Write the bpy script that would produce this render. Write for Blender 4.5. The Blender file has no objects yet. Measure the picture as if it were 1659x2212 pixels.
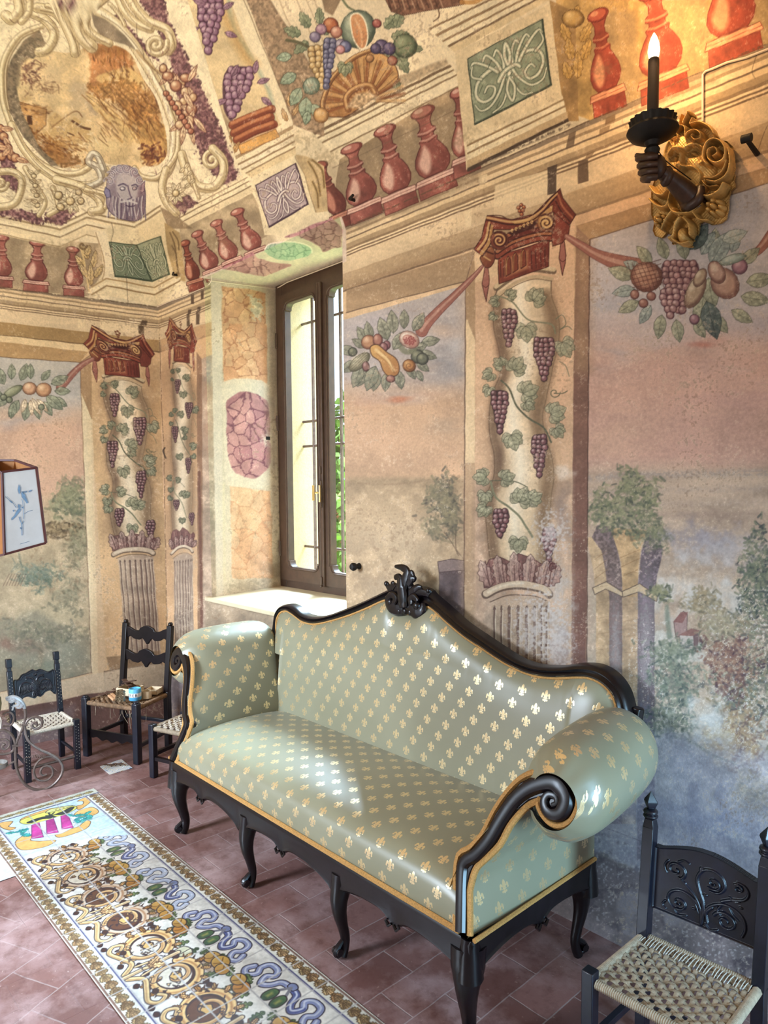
import bpy, bmesh, math, random
import numpy as np
from mathutils import Vector, Matrix
random.seed(7)
W_,H_=1659,2212
# ------------------------------------------------------------------ camera
FPX,CX,CY=1520.0,829.0,1156.0
YAW,PIT,ROL=math.radians(47.19),math.radians(3.763),math.radians(-.443)
HC=1.6
_fw=np.array([-math.sin(YAW)*math.cos(PIT),math.cos(YAW)*math.cos(PIT),-math.sin(PIT)])
_rt=np.array([math.cos(YAW),math.sin(YAW),0.0]);_up=np.cross(_rt,_fw)
RX=_rt*math.cos(ROL)+_up*math.sin(ROL);UX=_up*math.cos(ROL)-_rt*math.sin(ROL)
CO=np.array([0,0,HC])
sc=bpy.context.scene
cam=bpy.data.cameras.new('camera');camo=bpy.data.objects.new('camera',cam);sc.collection.objects.link(camo)
cam.sensor_fit='HORIZONTAL';cam.sensor_width=36;cam.lens=FPX/W_*36;cam.shift_x=(W_/2-CX)/W_;cam.shift_y=(CY-H_/2)/W_;cam.clip_start=.02;cam.clip_end=200
M=Matrix.Identity(4)
for i in range(3): M[i][0]=RX[i];M[i][1]=UX[i];M[i][2]=-_fw[i];M[i][3]=CO[i]
camo.matrix_world=M;sc.camera=camo
sc.view_settings.view_transform='Standard';sc.view_settings.look='None';sc.view_settings.gamma=1
sc.view_settings.use_curve_mapping=False
sc.view_settings.exposure=0.08
sc.cycles.use_denoising=True;sc.cycles.max_bounces=6;sc.cycles.diffuse_bounces=4;sc.cycles.caustics_reflective=False;sc.cycles.caustics_refractive=False
# ------------------------------------------------------------------ world and lights
world=bpy.data.worlds.new('world');sc.world=world;world.use_nodes=True
wt=world.node_tree;bg=wt.nodes['Background'];bg.inputs[1].default_value=1.0
# bright hazy sky over the garden (+y), dim warm interior light from the rest of the room (-y)
_g=wt.nodes.new('ShaderNodeTexCoord');_s=wt.nodes.new('ShaderNodeSeparateXYZ');_r=wt.nodes.new('ShaderNodeValToRGB');_m=wt.nodes.new('ShaderNodeMapRange')
wt.links.new(_g.outputs['Generated'],_s.inputs[0]);wt.links.new(_s.outputs['Y'],_m.inputs[0]);_m.inputs[1].default_value=-1;_m.inputs[2].default_value=1;wt.links.new(_m.outputs[0],_r.inputs[0])
_e=_r.color_ramp.elements;_e[0].position=.50;_e[0].color=(.50,.42,.345,1);_e[1].position=.56;_e[1].color=(1.5,1.85,2.2,1);wt.links.new(_r.outputs[0],bg.inputs[0])
def lamp(name,kind,loc,energy,color,target=None,size=None,size_y=None,angle=None,spread=None):
    l=bpy.data.lights.new(name,kind);l.energy=energy;l.color=color
    if kind=='AREA': l.shape='RECTANGLE';l.size=size;l.size_y=size_y or size
    elif kind=='SUN': l.angle=angle
    else: l.shadow_soft_size=size or .02
    if spread: l.spread=spread
    o=bpy.data.objects.new(name,l);sc.collection.objects.link(o);o.location=loc
    if target is not None: o.rotation_euler=(Vector(target)-Vector(loc)).to_track_quat('-Z','Y').to_euler()
    return o
# daylight of the open sky coming down through the window
lamp('open_sky','AREA',(-4.9,4.9,4.75),3900,(.58,.80,1.0),target=(-3.3,2.6,2.2),size=2.6,size_y=1.6)
lamp('open_sky','AREA',(-1.2,4.9,4.6),330,(.60,.80,1.0),target=(-3.3,2.6,2.0),size=2.0,size_y=1.6)
# large room windows beside and behind the camera, then an added vault fill
lamp('far_window_light','AREA',(1.35,1.35,.95),22,(.40,.72,1.0),target=(-1.0,1.9,.5),size=.6,size_y=1.2,spread=math.radians(80))
lamp('side_window_light','AREA',(-3.4,-2.8,2.1),110,(.70,.84,1.0),target=(-3.3,.8,.0),size=1.1,size_y=1.8,spread=math.radians(75))
lamp('vault_fill_light','AREA',(-1.2,-3.0,1.3),40,(1.0,.93,.82),target=(-3.6,1.6,3.9),size=1.2,size_y=2.0,spread=math.radians(70))  # added fill light aimed upward to brighten the vault
# ------------------------------------------------------------------ photo measure -> room measure
def rays(P):
    P=np.asarray(P,float).reshape(-1,2)
    return _fw[None]+RX[None]*((P[:,0:1]-CX)/FPX)-UX[None]*((P[:,1:2]-CY)/FPX)
def on_y(P,y): d=rays(P);return CO+d*((y)/d[:,1:2])
def on_z(P,z): d=rays(P);return CO+d*((z-HC)/d[:,2:3])
def on_pl(P,p0,n):
    d=rays(P);n=np.asarray(n,float);return CO+d*(((np.asarray(p0,float)-CO)@n)/(d@n))[:,None]
def proj(X):
    q=np.asarray(X,float).reshape(-1,3)-CO;w=q@_fw
    return np.c_[CX+FPX*(q@RX)/w,CY-FPX*(q@UX)/w]
YW=2.2;ZC=2.845;XC=-4.62;TH=math.radians(7.5)   # window wall, spring of the vault, corner, skew of the end wall
BD=np.array([-math.sin(TH),-math.cos(TH),0]);BN=np.array([math.cos(TH),-math.sin(TH),0])  # along / into the room from the end wall

# ------------------------------------------------------------------ painter
# The frescoes are drawn as outlines, washes and brush strokes into a colour field (numpy),
# which is then laid as vertex colours on the finely meshed plaster of walls and vault.
def hexc(s):
    return np.array([int(s[i:i+2],16)/255.0 for i in (0,2,4)],dtype=np.float32)
def C3(c): return hexc(c) if isinstance(c,str) else np.asarray(c,dtype=np.float32)
def spl(pts,closed=False,n=8):
    p=np.asarray(pts,float); N=len(p); out=[]
    if N<3: return p
    rng=range(N) if closed else range(N-1)
    for i in rng:
        if closed: p0,p1,p2,p3=p[(i-1)%N],p[i],p[(i+1)%N],p[(i+2)%N]
        else: p0,p1,p2,p3=p[max(i-1,0)],p[i],p[i+1],p[min(i+2,N-1)]
        for k in range(n):
            t=k/n
            out.append(.5*((2*p1)+(p2-p0)*t+(2*p0-5*p1+4*p2-p3)*t*t+(3*p1-p0-3*p2+p3)*t**3))
    if not closed: out.append(p[-1])
    return np.array(out)
def resize(g,h,w):
    gh,gw=g.shape; y=np.linspace(0,gh-1.001,h);x=np.linspace(0,gw-1.001,w)
    y0=y.astype(int);x0=x.astype(int);fy=(y-y0).astype(np.float32)[:,None];fx=(x-x0).astype(np.float32)[None]
    fy=fy*fy*(3-2*fy);fx=fx*fx*(3-2*fx)
    a=g[y0][:,x0];b=g[y0][:,x0+1];c=g[y0+1][:,x0];d=g[y0+1][:,x0+1]
    return (a*(1-fx)+b*fx)*(1-fy)+(c*(1-fx)+d*fx)*fy
def fbm(rs,h,w,s,oct=4,ax=1.0,gain=.55):
    o=np.zeros((h,w),np.float32);a=1;t=0
    for i in range(oct):
        o+=a*resize(rs.rand(int(h/s)+3,int(w/(s*ax))+3).astype(np.float32),h,w);t+=a;a*=gain;s=max(s/2,1.0)
    o/=t; return np.clip((o-.5)*1.9+.5,0,1)
class Cv:
    def __init__(s,w,h,ox=0,oy=0,bg='d9ae7e',seed=1):
        s.w,s.h,s.ox,s.oy=w,h,ox,oy; s.a=np.empty((h,w,3),np.float32); s.a[:]=C3(bg); s.rs=np.random.RandomState(seed)
        s.nf=fbm(s.rs,h,w,5,3); s.nm=fbm(s.rs,h,w,26,5); s.nc=fbm(s.rs,h,w,110,6); s.nh=fbm(s.rs,h,w,30,5,ax=4.0)
        s.nw=s.rs.rand(h,w).astype(np.float32); s.clip=None
    def box(s,P,m):
        x0=int(max(0,np.floor(P[:,0].min()-m)));x1=int(min(s.w,np.ceil(P[:,0].max()+m)+1))
        y0=int(max(0,np.floor(P[:,1].min()-m)));y1=int(min(s.h,np.ceil(P[:,1].max()+m)+1))
        return x0,x1,y0,y1
    def pt(s,pts,T=None):
        p=np.asarray(pts,float)
        if T is not None: p=T(p)
        return p+np.array([s.ox,s.oy])
    def put(s,b,cov,col):
        x0,x1,y0,y1=b
        if s.clip is not None: cov=cov*s.clip[y0:y1,x0:x1]
        col=C3(col) if not isinstance(col,np.ndarray) or col.ndim==1 else col
        r=s.a[y0:y1,x0:x1]; r+= (col-r)*cov[...,None]
    def sdf(s,P,b):
        x0,x1,y0,y1=b
        X,Y=np.meshgrid(np.arange(x0,x1,dtype=np.float32),np.arange(y0,y1,dtype=np.float32))
        d=np.full(X.shape,1e12,np.float32);ins=np.zeros(X.shape,bool);n=len(P)
        for i in range(n):
            ax,ay=P[i];bx,by=P[(i+1)%n];ex,ey=bx-ax,by-ay;L=ex*ex+ey*ey
            if L<1e-9: continue
            t=np.clip(((X-ax)*ex+(Y-ay)*ey)/L,0,1); np.minimum(d,(X-ax-t*ex)**2+(Y-ay-t*ey)**2,out=d)
            c=((Y>=ay)!=(Y>=by))
            if ey!=0: ins^= c&(X<ax+(Y-ay)*ex/ey)
        d=np.sqrt(d); return np.where(ins,-d,d),X,Y
    def fill(s,pts,col,a=1.,soft=1.,T=None,sm=False,rough=0,tex=.0,n='m',line=None,lw=1.4,la=1.,thr=None,shade=None):
        if sm: pts=spl(pts,True,6)
        P=s.pt(pts,T); b=s.box(P,soft+rough+3)
        if b[0]>=b[1] or b[2]>=b[3]: return
        d,X,Y=s.sdf(P,b); N={'f':s.nf,'m':s.nm,'c':s.nc,'h':s.nh}[n][b[2]:b[3],b[0]:b[1]]
        if rough: d=d+(N-.5)*2*rough
        cov=np.clip(.5-d/max(soft,.5),0,1)*a
        if thr is not None: cov=cov*np.clip((N-thr[0])/max(thr[1]-thr[0],1e-3),0,1)
        c=C3(col)
        if shade is not None:   # painted relief: (other colour, dx, dy)
            oc,dx,dy=shade; cx,cy=P.mean(0); R=max((P.max(0)-P.min(0)))*.5+1e-3
            t=np.clip(.5+.5*((X-cx)*dx+(Y-cy)*dy)/R,0,1)[...,None]; c=c*(1-t)+C3(oc)*t
        if tex: c=c*(1+tex*(N-.5)[...,None]) if c.ndim==3 else c[None,None]*(1+tex*(N-.5))[...,None]
        s.put(b,cov,c)
        if line is not None: s.put(b,np.clip((lw*.5+.5-np.abs(d)),0,1)*la,C3(line))
    def line(s,pts,w,col,a=1.,soft=1.,T=None,sm=True,w2=None,br=0,n=6):
        if sm and len(pts)>2: pts=spl(pts,False,n)
        P=s.pt(pts,T); W=max(w,w2 or 0); b=s.box(P,W+soft+2)
        if b[0]>=b[1] or b[2]>=b[3]: return
        X,Y=np.meshgrid(np.arange(b[0],b[1],dtype=np.float32),np.arange(b[2],b[3],dtype=np.float32))
        best=np.full(X.shape,1e9,np.float32); K=len(P)-1
        for i in range(K):
            ax,ay=P[i];bx,by=P[i+1];ex,ey=bx-ax,by-ay;L=ex*ex+ey*ey+1e-9
            t=np.clip(((X-ax)*ex+(Y-ay)*ey)/L,0,1); q=np.sqrt((X-ax-t*ex)**2+(Y-ay-t*ey)**2)
            ww=w if w2 is None else w+(w2-w)*((i+t)/K)
            np.minimum(best,q-ww*.5,out=best)
        cov=np.clip(.5-best/max(soft,.5),0,1)*a
        if br: cov=cov*np.clip(.5+(s.nf[b[2]:b[3],b[0]:b[1]]-br)*5,0,1)
        s.put(b,cov,col)
    def mask(s,pts,soft=1.,T=None):
        P=s.pt(pts,T);b=s.box(P,3);m=np.zeros((s.h,s.w),np.float32)
        if b[0]<b[1] and b[2]<b[3]:
            d,_,_=s.sdf(P,b); m[b[2]:b[3],b[0]:b[1]]=np.clip(.5-d/soft,0,1)
        return m
    # soft airy wash, elliptical, broken up by noise
    def wash(s,cx,cy,rx,ry,col,a=.6,k=.8,n='m',T=None,pw=1.5):
        P=s.pt([(cx-rx*1.5,cy-ry*1.5),(cx+rx*1.5,cy+ry*1.5)],T);b=s.box(P,2)
        if b[0]>=b[1] or b[2]>=b[3]: return
        c=s.pt([(cx,cy)],T)[0]
        X,Y=np.meshgrid(np.arange(b[0],b[1],dtype=np.float32),np.arange(b[2],b[3],dtype=np.float32))
        r=np.sqrt(((X-c[0])/rx)**2+((Y-c[1])/ry)**2); N={'f':s.nf,'m':s.nm,'c':s.nc,'h':s.nh}[n][b[2]:b[3],b[0]:b[1]]
        r=r+(N-.5)*2*k*.6
        s.put(b,np.clip(1.15-r,0,1)**pw*a,col)
    def dabs(s,cx,cy,rx,ry,n,L,W,cols,a=.7,ang=None,sp=1.2,T=None):
        for i in range(n):
            t=s.rs.rand()*6.283;q=math.sqrt(s.rs.rand())*(1.0+.28*math.sin(3*t+cx)+.18*math.sin(5*t+cy)+.12*math.sin(11*t+rx))*(1.25 if s.rs.rand()<.08 else 1.0);x=cx+rx*q*math.cos(t);y=cy+ry*q*math.sin(t)
            an=(ang if ang is not None else t)+s.rs.randn()*sp; l=L*(.5+s.rs.rand());dx,dy=math.cos(an)*l*.5,math.sin(an)*l*.5
            s.line([(x-dx,y-dy),(x+dx,y+dy)],W*(.6+.8*s.rs.rand()),cols[s.rs.randint(len(cols))],a*(.4+.6*s.rs.rand()),1.5,sm=False,T=T)
def Q(ox,oy,k): return lambda pts:[(ox+x/k,oy+y/k) for x,y in pts]
def homog(src,dst):
    A=[]
    for (x,y),(u,v) in zip(src,dst):
        A.append([x,y,1,0,0,0,-u*x,-u*y,-u]);A.append([0,0,0,x,y,1,-v*x,-v*y,-v])
    H=np.linalg.svd(np.array(A,float))[2][-1].reshape(3,3)
    def f(p):
        p=np.asarray(p,float);q=np.c_[p,np.ones(len(p))]@H.T; return q[:,:2]/q[:,2:3]
    return f
def quad(a,b,c,d): return homog([(0,0),(1,0),(1,1),(0,1)],[a,b,c,d])  # tl,tr,br,bl
# ---- motifs
def ball(v,x,y,rx,ry,col,dk,hl,rot=0,ol=True,T=None,a=1.,lx=-.35,ly=-.4):
    t=np.linspace(0,2*math.pi,15)[:-1];c,s_=math.cos(rot),math.sin(rot)
    el=lambda k,dx=0,dy=0:[(x+dx+(rx*k*math.cos(u))*c-(ry*k*math.sin(u))*s_,y+dy+(rx*k*math.cos(u))*s_+(ry*k*math.sin(u))*c) for u in t]
    v.fill(el(1),dk,a,1,T=T); v.fill(el(.8,lx*rx*.22,ly*ry*.22),col,a,max(1.2,rx*.35),T=T)
    v.fill(el(.36,lx*rx*.9,ly*ry*.9),hl,a*.85,max(1.2,rx*.4),T=T)
    if ol: v.line(el(1)+[el(1)[0]],1.1,np.asarray(C3(dk))*.62,.8*a,T=T,sm=False)
def leaf(v,x,y,L,W,ang,col,dk,hl=None,T=None,a=1.,lob=0):
    c,s_=math.cos(ang),math.sin(ang);pr=[(0,0),(.15,.3),(.35,.48),(.6,.46),(.82,.26),(1,0)]
    if lob: pr=[(0,0),(.12,.34),(.24,.3),(.36,.52),(.48,.38),(.62,.46),(.72,.26),(.86,.24),(1,0)]
    up=[(u*L,w*W) for u,w in pr];pts=up+[(u,-w) for u,w in up[-2:0:-1]]
    f=lambda P:[(x+p*c-q*s_,y+p*s_+q*c) for p,q in P]
    v.fill(f(pts),col,a,1,T=T,tex=.25,n='f',line=dk,lw=1.2,la=.85*a,shade=(C3(hl) if hl is not None else C3(col)*1.12,-.6,-.6))
    v.line(f([(0,0),(L*.9,0)]),1.1,dk,.7*a,T=T,sm=False)
    for k in (.3,.55,.75):
        v.line(f([(L*k,0),(L*(k+.14),W*.3)]),.8,dk,.45*a,T=T,sm=False);v.line(f([(L*k,0),(L*(k+.14),-W*.3)]),.8,dk,.45*a,T=T,sm=False)
def vleaf(v,x,y,r,ang,col='8f9068',dk='4b4f36',hl='b9b48a',T=None,a=.95):
    for k,m in ((-1.25,.78),(1.25,.78),(-.62,.95),(.62,.95),(0,1.12)):
        leaf(v,x,y,r*m,r*.78,ang+k,col,dk,hl,T=T,a=a)
def grapes(v,x,y,w,h,r,cols=('8a5157','5d2f36','c9a09a'),T=None,tilt=0,seed=0,ol=True):
    rr=np.random.RandomState(seed+int(x));yy=0;k=0
    v.fill([(x-w*.42,y),(x+w*.42,y),(x+w*.2+tilt,y+h*.7),(x+tilt,y+h),(x-w*.25+tilt,y+h*.65)],C3(cols[1])*.8,.85,2,T=T,sm=True)
    while yy<h:
        u=yy/h;ww=w*(.75+.45*u if u<.3 else 1.1-.95*u);n=max(1,int(round(ww/(1.55*r))))
        for i in range(n):
            px=x+tilt*u+(i-(n-1)/2)*(ww/max(n,1))+rr.randn()*r*.15
            ball(v,px,y+yy+rr.randn()*r*.15,r,r,cols[0] if rr.rand()<.65 else np.clip(C3(cols[0])*(.8+.35*rr.rand()),0,1),cols[1],cols[2],T=T,ol=ol)
        yy+=r*1.45;k+=1
def scroll(v,pts,w,lt,md,dk,T=None,w2=None,hat=True):
    w2=w if w2 is None else w2
    v.line(pts,w+2.2,dk,.9,T=T,w2=w2+2.0);v.line(pts,w,md,1,T=T,w2=w2)
    v.line([(x+k_*.12,y+k_*.16) for (x,y) in pts] if (k_:=(w if T is None else 0)) else pts,w*.8,np.asarray(C3(dk))*.5+np.asarray(C3(md))*.5,.55 if T is None else .25,soft=max(1.5,w*.3),T=T,w2=w2*.8)
    v.line([(x-k_*.16,y-k_*.2) for (x,y) in pts] if k_ else pts,w*.42,lt,.95,soft=max(1.5,w*.22),T=T,w2=w2*.42)
    v.line([(x+k_*.34,y+k_*.3) for (x,y) in pts] if k_ else pts,max(1.0,w*.1),dk,.6 if T is None else .0,T=T)
def spir(x,y,r,turn,a0,dirn=1,k=.12,n=22):
    return [(x+r*(k+(1-k)*(1-i/n))*math.cos(a0+dirn*turn*2*math.pi*i/n),y+r*(k+(1-k)*(1-i/n))*math.sin(a0+dirn*turn*2*math.pi*i/n)) for i in range(n+1)]
def acanthus(v,T,w,gd,lt,md,dk,p=1.0):
    v.fill([(0,0),(1,0),(1,1),(0,1)],gd,1,1,T=T,tex=.2,line=dk,lw=2)
    v.line([(0.99,.01),(.99,.99),(0,.99)],4,dk,.8,T=T,sm=False)
    sc=lambda P,ww,w2=None:scroll(v,P,ww*w,lt,md,dk,T=T,w2=(w2 if w2 is not None else ww)*w)
    for m in (-1,1):
        X=lambda P:[(.5+m*(a-.5),b) for a,b in P]
        sc(X([(.5,.52),(.6,.38),(.75,.34),(.9,.42),(.94,.6),(.86,.74),(.74,.74),(.7,.62),(.78,.55),(.83,.62)]),6,3)
        sc(X([(.55,.5),(.62,.66),(.75,.84),(.9,.85),(.97,.72)]),5,2)
        for (a,b,c2,d2) in ((.56,.42,.62,.1),(.6,.42,.76,.1),(.64,.42,.92,.12)):
            sc(X([(a,b),((a+c2)/2-.03,(b+d2)/2),(c2,d2),(c2+.05,d2+.06)]),5,3)
        sc(X([(.53,.6),(.56,.76),(.64,.92),(.76,.96)]),4,2)
        sc(X([(.86,.4),(.97,.3),(.95,.16)]),4,2)
        for q in ((.7,.2),(.85,.5),(.66,.84)): v.line(X([q,(q[0]+.05,q[1]+.09)]),1.6*w/2,dk,.8,T=T)
    sc([(.5,.42),(.47,.25),(.5,.07),(.54,.25),(.5,.42)],5);sc([(.5,.58),(.45,.75),(.5,.93),(.55,.75),(.5,.6)],4)
    sc([(.36,.56),(.45,.46),(.58,.44),(.64,.5)],6,5); ball(v,.5,.53,.025,.035,lt,md,lt,T=T,ol=True)
RB=('b56a5a','7a3a31','e3b49c','54211f')
def baluster(v,bx,by,tx,ty,w,sl,cols=RB,a=1.,fl=.6):
    md,dk,hl,ol=cols
    b=np.array([bx,by],float);t=np.array([tx,ty],float)
    def T(p): p=np.asarray(p,float);return t+(b-t)*p[:,1:2]+np.c_[p[:,0]*w,p[:,0]*w*sl]
    E=lambda P:P+[(-x,y) for x,y in P[::-1]]
    v.fill(E([(0.05,.0),(.5,.1),(.5,1),(.05,1)]),'8f795c',.5*a,14,T=lambda p:T(p)+np.array([w*.3,4]))
    prof=[(.0,.02),(.14,.03),(.2,.07),(.13,.13),(.1,.17),(.11,.24),(.17,.27),(.17,.3),(.12,.32),(.12,.35),(.18,.38),(.16,.42),(.22,.47),(.3,.56),(.33,.65),(.29,.73),(.2,.79)]
    v.fill(E([(-x,y) for x,y in prof[::-1]])[::1],md,a,1.2,T=T,tex=.35,line=ol,lw=1.8,shade=(C3(dk),fl,.25))
    ball(v,0,.055,.24,.065,md,dk,hl,T=T,a=a)
    for y,ww in ((.28,.17),(.36,.15)): v.line([(-ww,y),(0,y+.02),(ww,y)],max(2,w*.035),hl,.55*a,T=T);v.line([(-ww,y+.025),(0,y+.045),(ww,y+.025)],1.4,ol,.7*a,T=T)
    v.fill([(-.2,.54),(-.1,.44),(-.02,.55),(-.05,.7),(-.16,.75),(-.26,.64)],hl,.9*a,w*.07,T=T,sm=True)
    v.fill([(.12,.5),(.28,.6),(.28,.72),(.1,.78),(.18,.66)],dk,.7*a,w*.1,T=T,sm=True)
    v.fill([(-.36,.8),(.36,.8),(.4,.87),(-.4,.87)],hl,a,1,T=T,line=ol,lw=1.3,tex=.2)
    v.fill([(-.35,.87),(.35,.87),(.36,1.02),(-.36,1.02)],md,a,1,T=T,line=ol,lw=1.2,tex=.4,shade=(C3(dk),.6,.1))
    v.line([(-.38,.835),(.38,.835)],1.3,dk,.7*a,T=T)
def capital(v,T,k):
    q=Q(980,380,5.53); F=lambda P,c,**e:v.fill(q(P),c,T=T,**e); L=lambda P,w,c,**e:v.line(q(P),w*k,c,T=T,**e)
    red,dr,dk,gd,gh='8f3f2a','662319','3f1510','b8854a','d9ad6a'
    # tassels
    for X,Y in ((385,1090),(1300,780)):
        F([(X-15,Y),(X+25,Y),(X+40,Y+170),(X+30,Y+260),(X+2,Y+410),(X-30,Y+260),(X-45,Y+200)],'8a4438',line=dk,lw=1.3*k,shade=('b87a66',-.7,-.2));L([(X-40,Y+215),(X,Y+245),(X+36,Y+215)],1.2,dk)
    # necking with flutes
    F([(530,960),(1140,760),(1135,1080),(540,1290)],red,line=dk,lw=1.3,tex=.3,shade=(dr,.7,0))
    F([(600,1000),(890,880),(890,1110),(610,1210)],'b9784c',soft=6,a=.8)
    for x,y in ((655,1010),(738,965),(835,920)):
        F([(x-28,y+190),(x-32,y),(x-5,y-50),(x+24,y-10),(x+34,y+150)],'7c3420',sm=False,line=dk,lw=1.5*k);L([(x-24,y+170),(x-24,y+10),(x-4,y-34)],1.5,gd)
    for x in (560,600,930,980,1040,1090): L([(x,1010-(x-560)*.3),(x+4,1210-(x-560)*.27)],2.2,dk,a=.75)
    # echinus rings
    for o,c,w in ((0,red,26),(-55,'a5603a',20),(-110,dr,26),(-160,'a05a38',20)):
        L([(520,960+o),(700,850+o),(900,775+o*1.0),(1060,745+o),(1190,750+o)],w*.55,dk);L([(520,955+o),(700,845+o),(900,770+o),(1060,740+o),(1190,745+o)],w*.38,c)
    # side scroll left and right
    F([(330,960),(420,840),(480,880),(490,1000),(440,1090),(370,1090),(320,1000)],'a0683a',sm=True,line=dk,lw=1.5*k,shade=(dr,.6,.6));L([(360,960),(440,1010)],3,gh,a=.8);L([(390,900),(470,930)],3,dk)
    F([(1190,420),(1390,560),(1370,700),(1300,800),(1180,840),(1170,720),(1200,600)],dr,sm=False,soft=1.5,line=dk,lw=1.5*k,tex=.3,shade=('8e4432',-.5,.2))
    # abacus
    F([(400,475),(700,520),(950,460),(1270,150),(1300,260),(1460,460),(1380,590),(1190,430),(960,560),(700,640),(480,640),(350,960),(240,880),(330,740)],red,line=dk,lw=1.8*k,tex=.2,shade=(dr,.5,.3))
    F([(690,545),(950,500),(1190,340),(1180,420),(960,540),(740,590)],gd,line=dk,lw=1.1)
    L([(400,500),(700,545),(960,480),(1230,210)],5,gh,a=.8);L([(405,530),(700,580),(960,520),(1230,250)],3,dk);L([(400,478),(560,475),(700,522),(960,458),(1270,150)],2,dk)
    L([(425,560),(385,740),(290,880)],5,gh,a=.85);L([(455,600),(420,780),(330,930)],7,gd);L([(440,580),(400,760),(310,900)],2.2,dk);L([(480,640),(440,800),(350,960)],2.2,dk)
    L([(1250,230),(1300,360),(1420,500)],4,'a55a3c');L([(1220,300),(1290,430),(1390,550)],2.5,dk)
    # flower
    for dx,dy in ((0,0),(-35,30),(30,25),(-20,70),(15,65),(0,110)): ball(v,*q([(810+dx,350+dy)])[0],4*k,4*k,'a5502f',dr,gh,T=T)
    # egg band
    F([(640,680),(960,540),(1000,560),(970,610),(700,720)],dk)
    for i in range(6): L(spir(700+i*48,650-i*20,22,1,1.5),2,gh)
    # volutes
    for X,Y,r,c in ((545,770,110,'7d3b28'),(1105,560,110,gd)):
        ball(v,*q([(X,Y)])[0],r/5.53,r/5.53*1.05,c,'6a2d1e','c69858' if c==gd else '9a5a3e',T=T); L(spir(X,Y,r*.95,1.9,-2.2),2.6,dk); L(spir(X,Y,r*.72,1.6,-2.2),2.6,gh,a=.9)
def shaft(v,T,k):
    # upper ring, twisting shaft, vine and grapes, acanthus cup, drum
    F=lambda P,c,**e:v.fill(P,c,T=T,**e); L=lambda P,w,c,**e:v.line(P,w*k,c,T=T,**e)
    left=[(1078,612),(1068,650),(1066,700),(1078,760),(1082,800),(1068,840),(1058,880),(1058,940),(1068,985),(1066,1030),(1052,1070),(1050,1110),(1052,1150),(1058,1200),(1062,1230)]
    right=[(1190,600),(1192,640),(1205,680),(1208,730),(1195,790),(1180,860),(1172,900),(1180,950),(1192,985),(1196,1030),(1190,1080),(1186,1130),(1190,1170),(1188,1215)]
    F(spl(left,False,4).tolist()+spl(right,False,4)[::-1].tolist(),'dcbf95',soft=2,tex=.25,n='h')
    L(left,2.4,'4f3c2c',a=.9);L(right,2.2,'4f3c2c',a=.75)
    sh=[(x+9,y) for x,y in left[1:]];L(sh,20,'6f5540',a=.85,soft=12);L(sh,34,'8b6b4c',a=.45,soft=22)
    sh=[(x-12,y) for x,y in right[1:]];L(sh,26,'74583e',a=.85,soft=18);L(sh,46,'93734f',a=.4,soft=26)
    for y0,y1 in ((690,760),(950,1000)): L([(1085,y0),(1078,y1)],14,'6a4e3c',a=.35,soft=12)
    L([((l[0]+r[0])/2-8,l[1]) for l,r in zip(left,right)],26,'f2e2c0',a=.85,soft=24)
    L([(1072,622),(1110,596),(1150,582),(1196,586)],13,'5f4a36',a=.8);L([(1071,619),(1110,592),(1150,578),(1197,582)],9,'cbb084');L([(1078,636),(1115,610),(1155,598),(1192,602)],7,'c4a67c');L([(1078,641),(1115,616),(1155,603),(1192,607)],1.6,'6d553c')
    st=('7e7c5c','5a5a42')
    L([(1080,640),(1110,655),(1140,690),(1190,700),(1200,720)],3.2,st[0]);L([(1083,822),(1100,840),(1118,880),(1145,905),(1175,925),(1190,955)],4,st[1]);L([(1060,1040),(1072,1075),(1100,1095),(1125,1120),(1150,1160)],4.5,st[0]);L([(1060,1038),(1110,1040),(1140,1052)],2,st[1])
    g1=('888765','3f4230','b5ae8a')
    for x,y,r,a in ((1075,650,15,3.0),(1068,680,12,2.4),(1098,640,16,-.6),(1152,650,26,-.9),(1136,705,27,1.5),(1215,740,27,1.1),(1085,790,18,-2.4),(1062,806,18,2.6),(1058,838,16,2.0),(1110,800,26,-1.0),(1130,850,28,-.4),(1135,870,18,.6),(1105,940,26,1.3),(1190,895,27,-.4),(1200,925,20,.9),(1050,1030,22,3.1),(1085,1035,22,-.3),(1048,1065,20,1.6),(1122,1085,28,-1.1),(1145,1080,22,-.5),(1050,1095,20,2.2),(1120,1165,24,1.6)):
        vleaf(v,x,y,r*k*1.22,a,*g1,T=T if k==1 else (lambda p,T=T,x=x,y=y:T(np.array([[x,y]]))+(np.asarray(p)-np.array([[x,y]]))),a=.8)
    for x,y,w,h in ((1100,675,32,72),(1175,735,42,90),(1080,850,34,90),(1165,945,32,90),(1082,1105,32,60),(1186,1145,28,70)):
        TT=T if k==1 else (lambda p,T=T,x=x,y=y:T(np.array([[x,y]]))+(np.asarray(p)-np.array([[x,y]])))
        grapes(v,x,y,w*k*1.25,h*k,7.0*k,T=TT,seed=int(y),cols=('7d4f50','472a2c','c4a49c'))
    L([(1200,690),(1215,680),(1222,700),(1210,712),(1225,705),(1235,712)],1.8,'6a684c');L([(1208,780),(1222,790),(1230,812)],1.6,'6a684c');L(spir(1198,848,12,1.2,0)+[(1215,850),(1225,845)],2,'5c5a40')
    # acanthus cup
    F([(1046,1270),(1044,1235),(1056,1210),(1080,1203),(1100,1212),(1120,1196),(1150,1206),(1175,1222),(1192,1212),(1204,1225),(1194,1240),(1190,1268),(1120,1262)],'8c5f56',tex=.4,line='4e2a28',lw=1.6*k)
    for x,y,l_,a_ in ((1060,1268,62,-112),(1085,1264,66,-100),(1112,1262,70,-92),(1140,1262,66,-84),(1165,1264,58,-72),(1185,1266,50,-62)):
        leaf(v,*(T([(x,y)])[0] if T is not None else (x,y)),l_*k,34*k,math.radians(a_),'93695e','3f2422','cdb09c',a=.9,lob=1)
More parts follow.
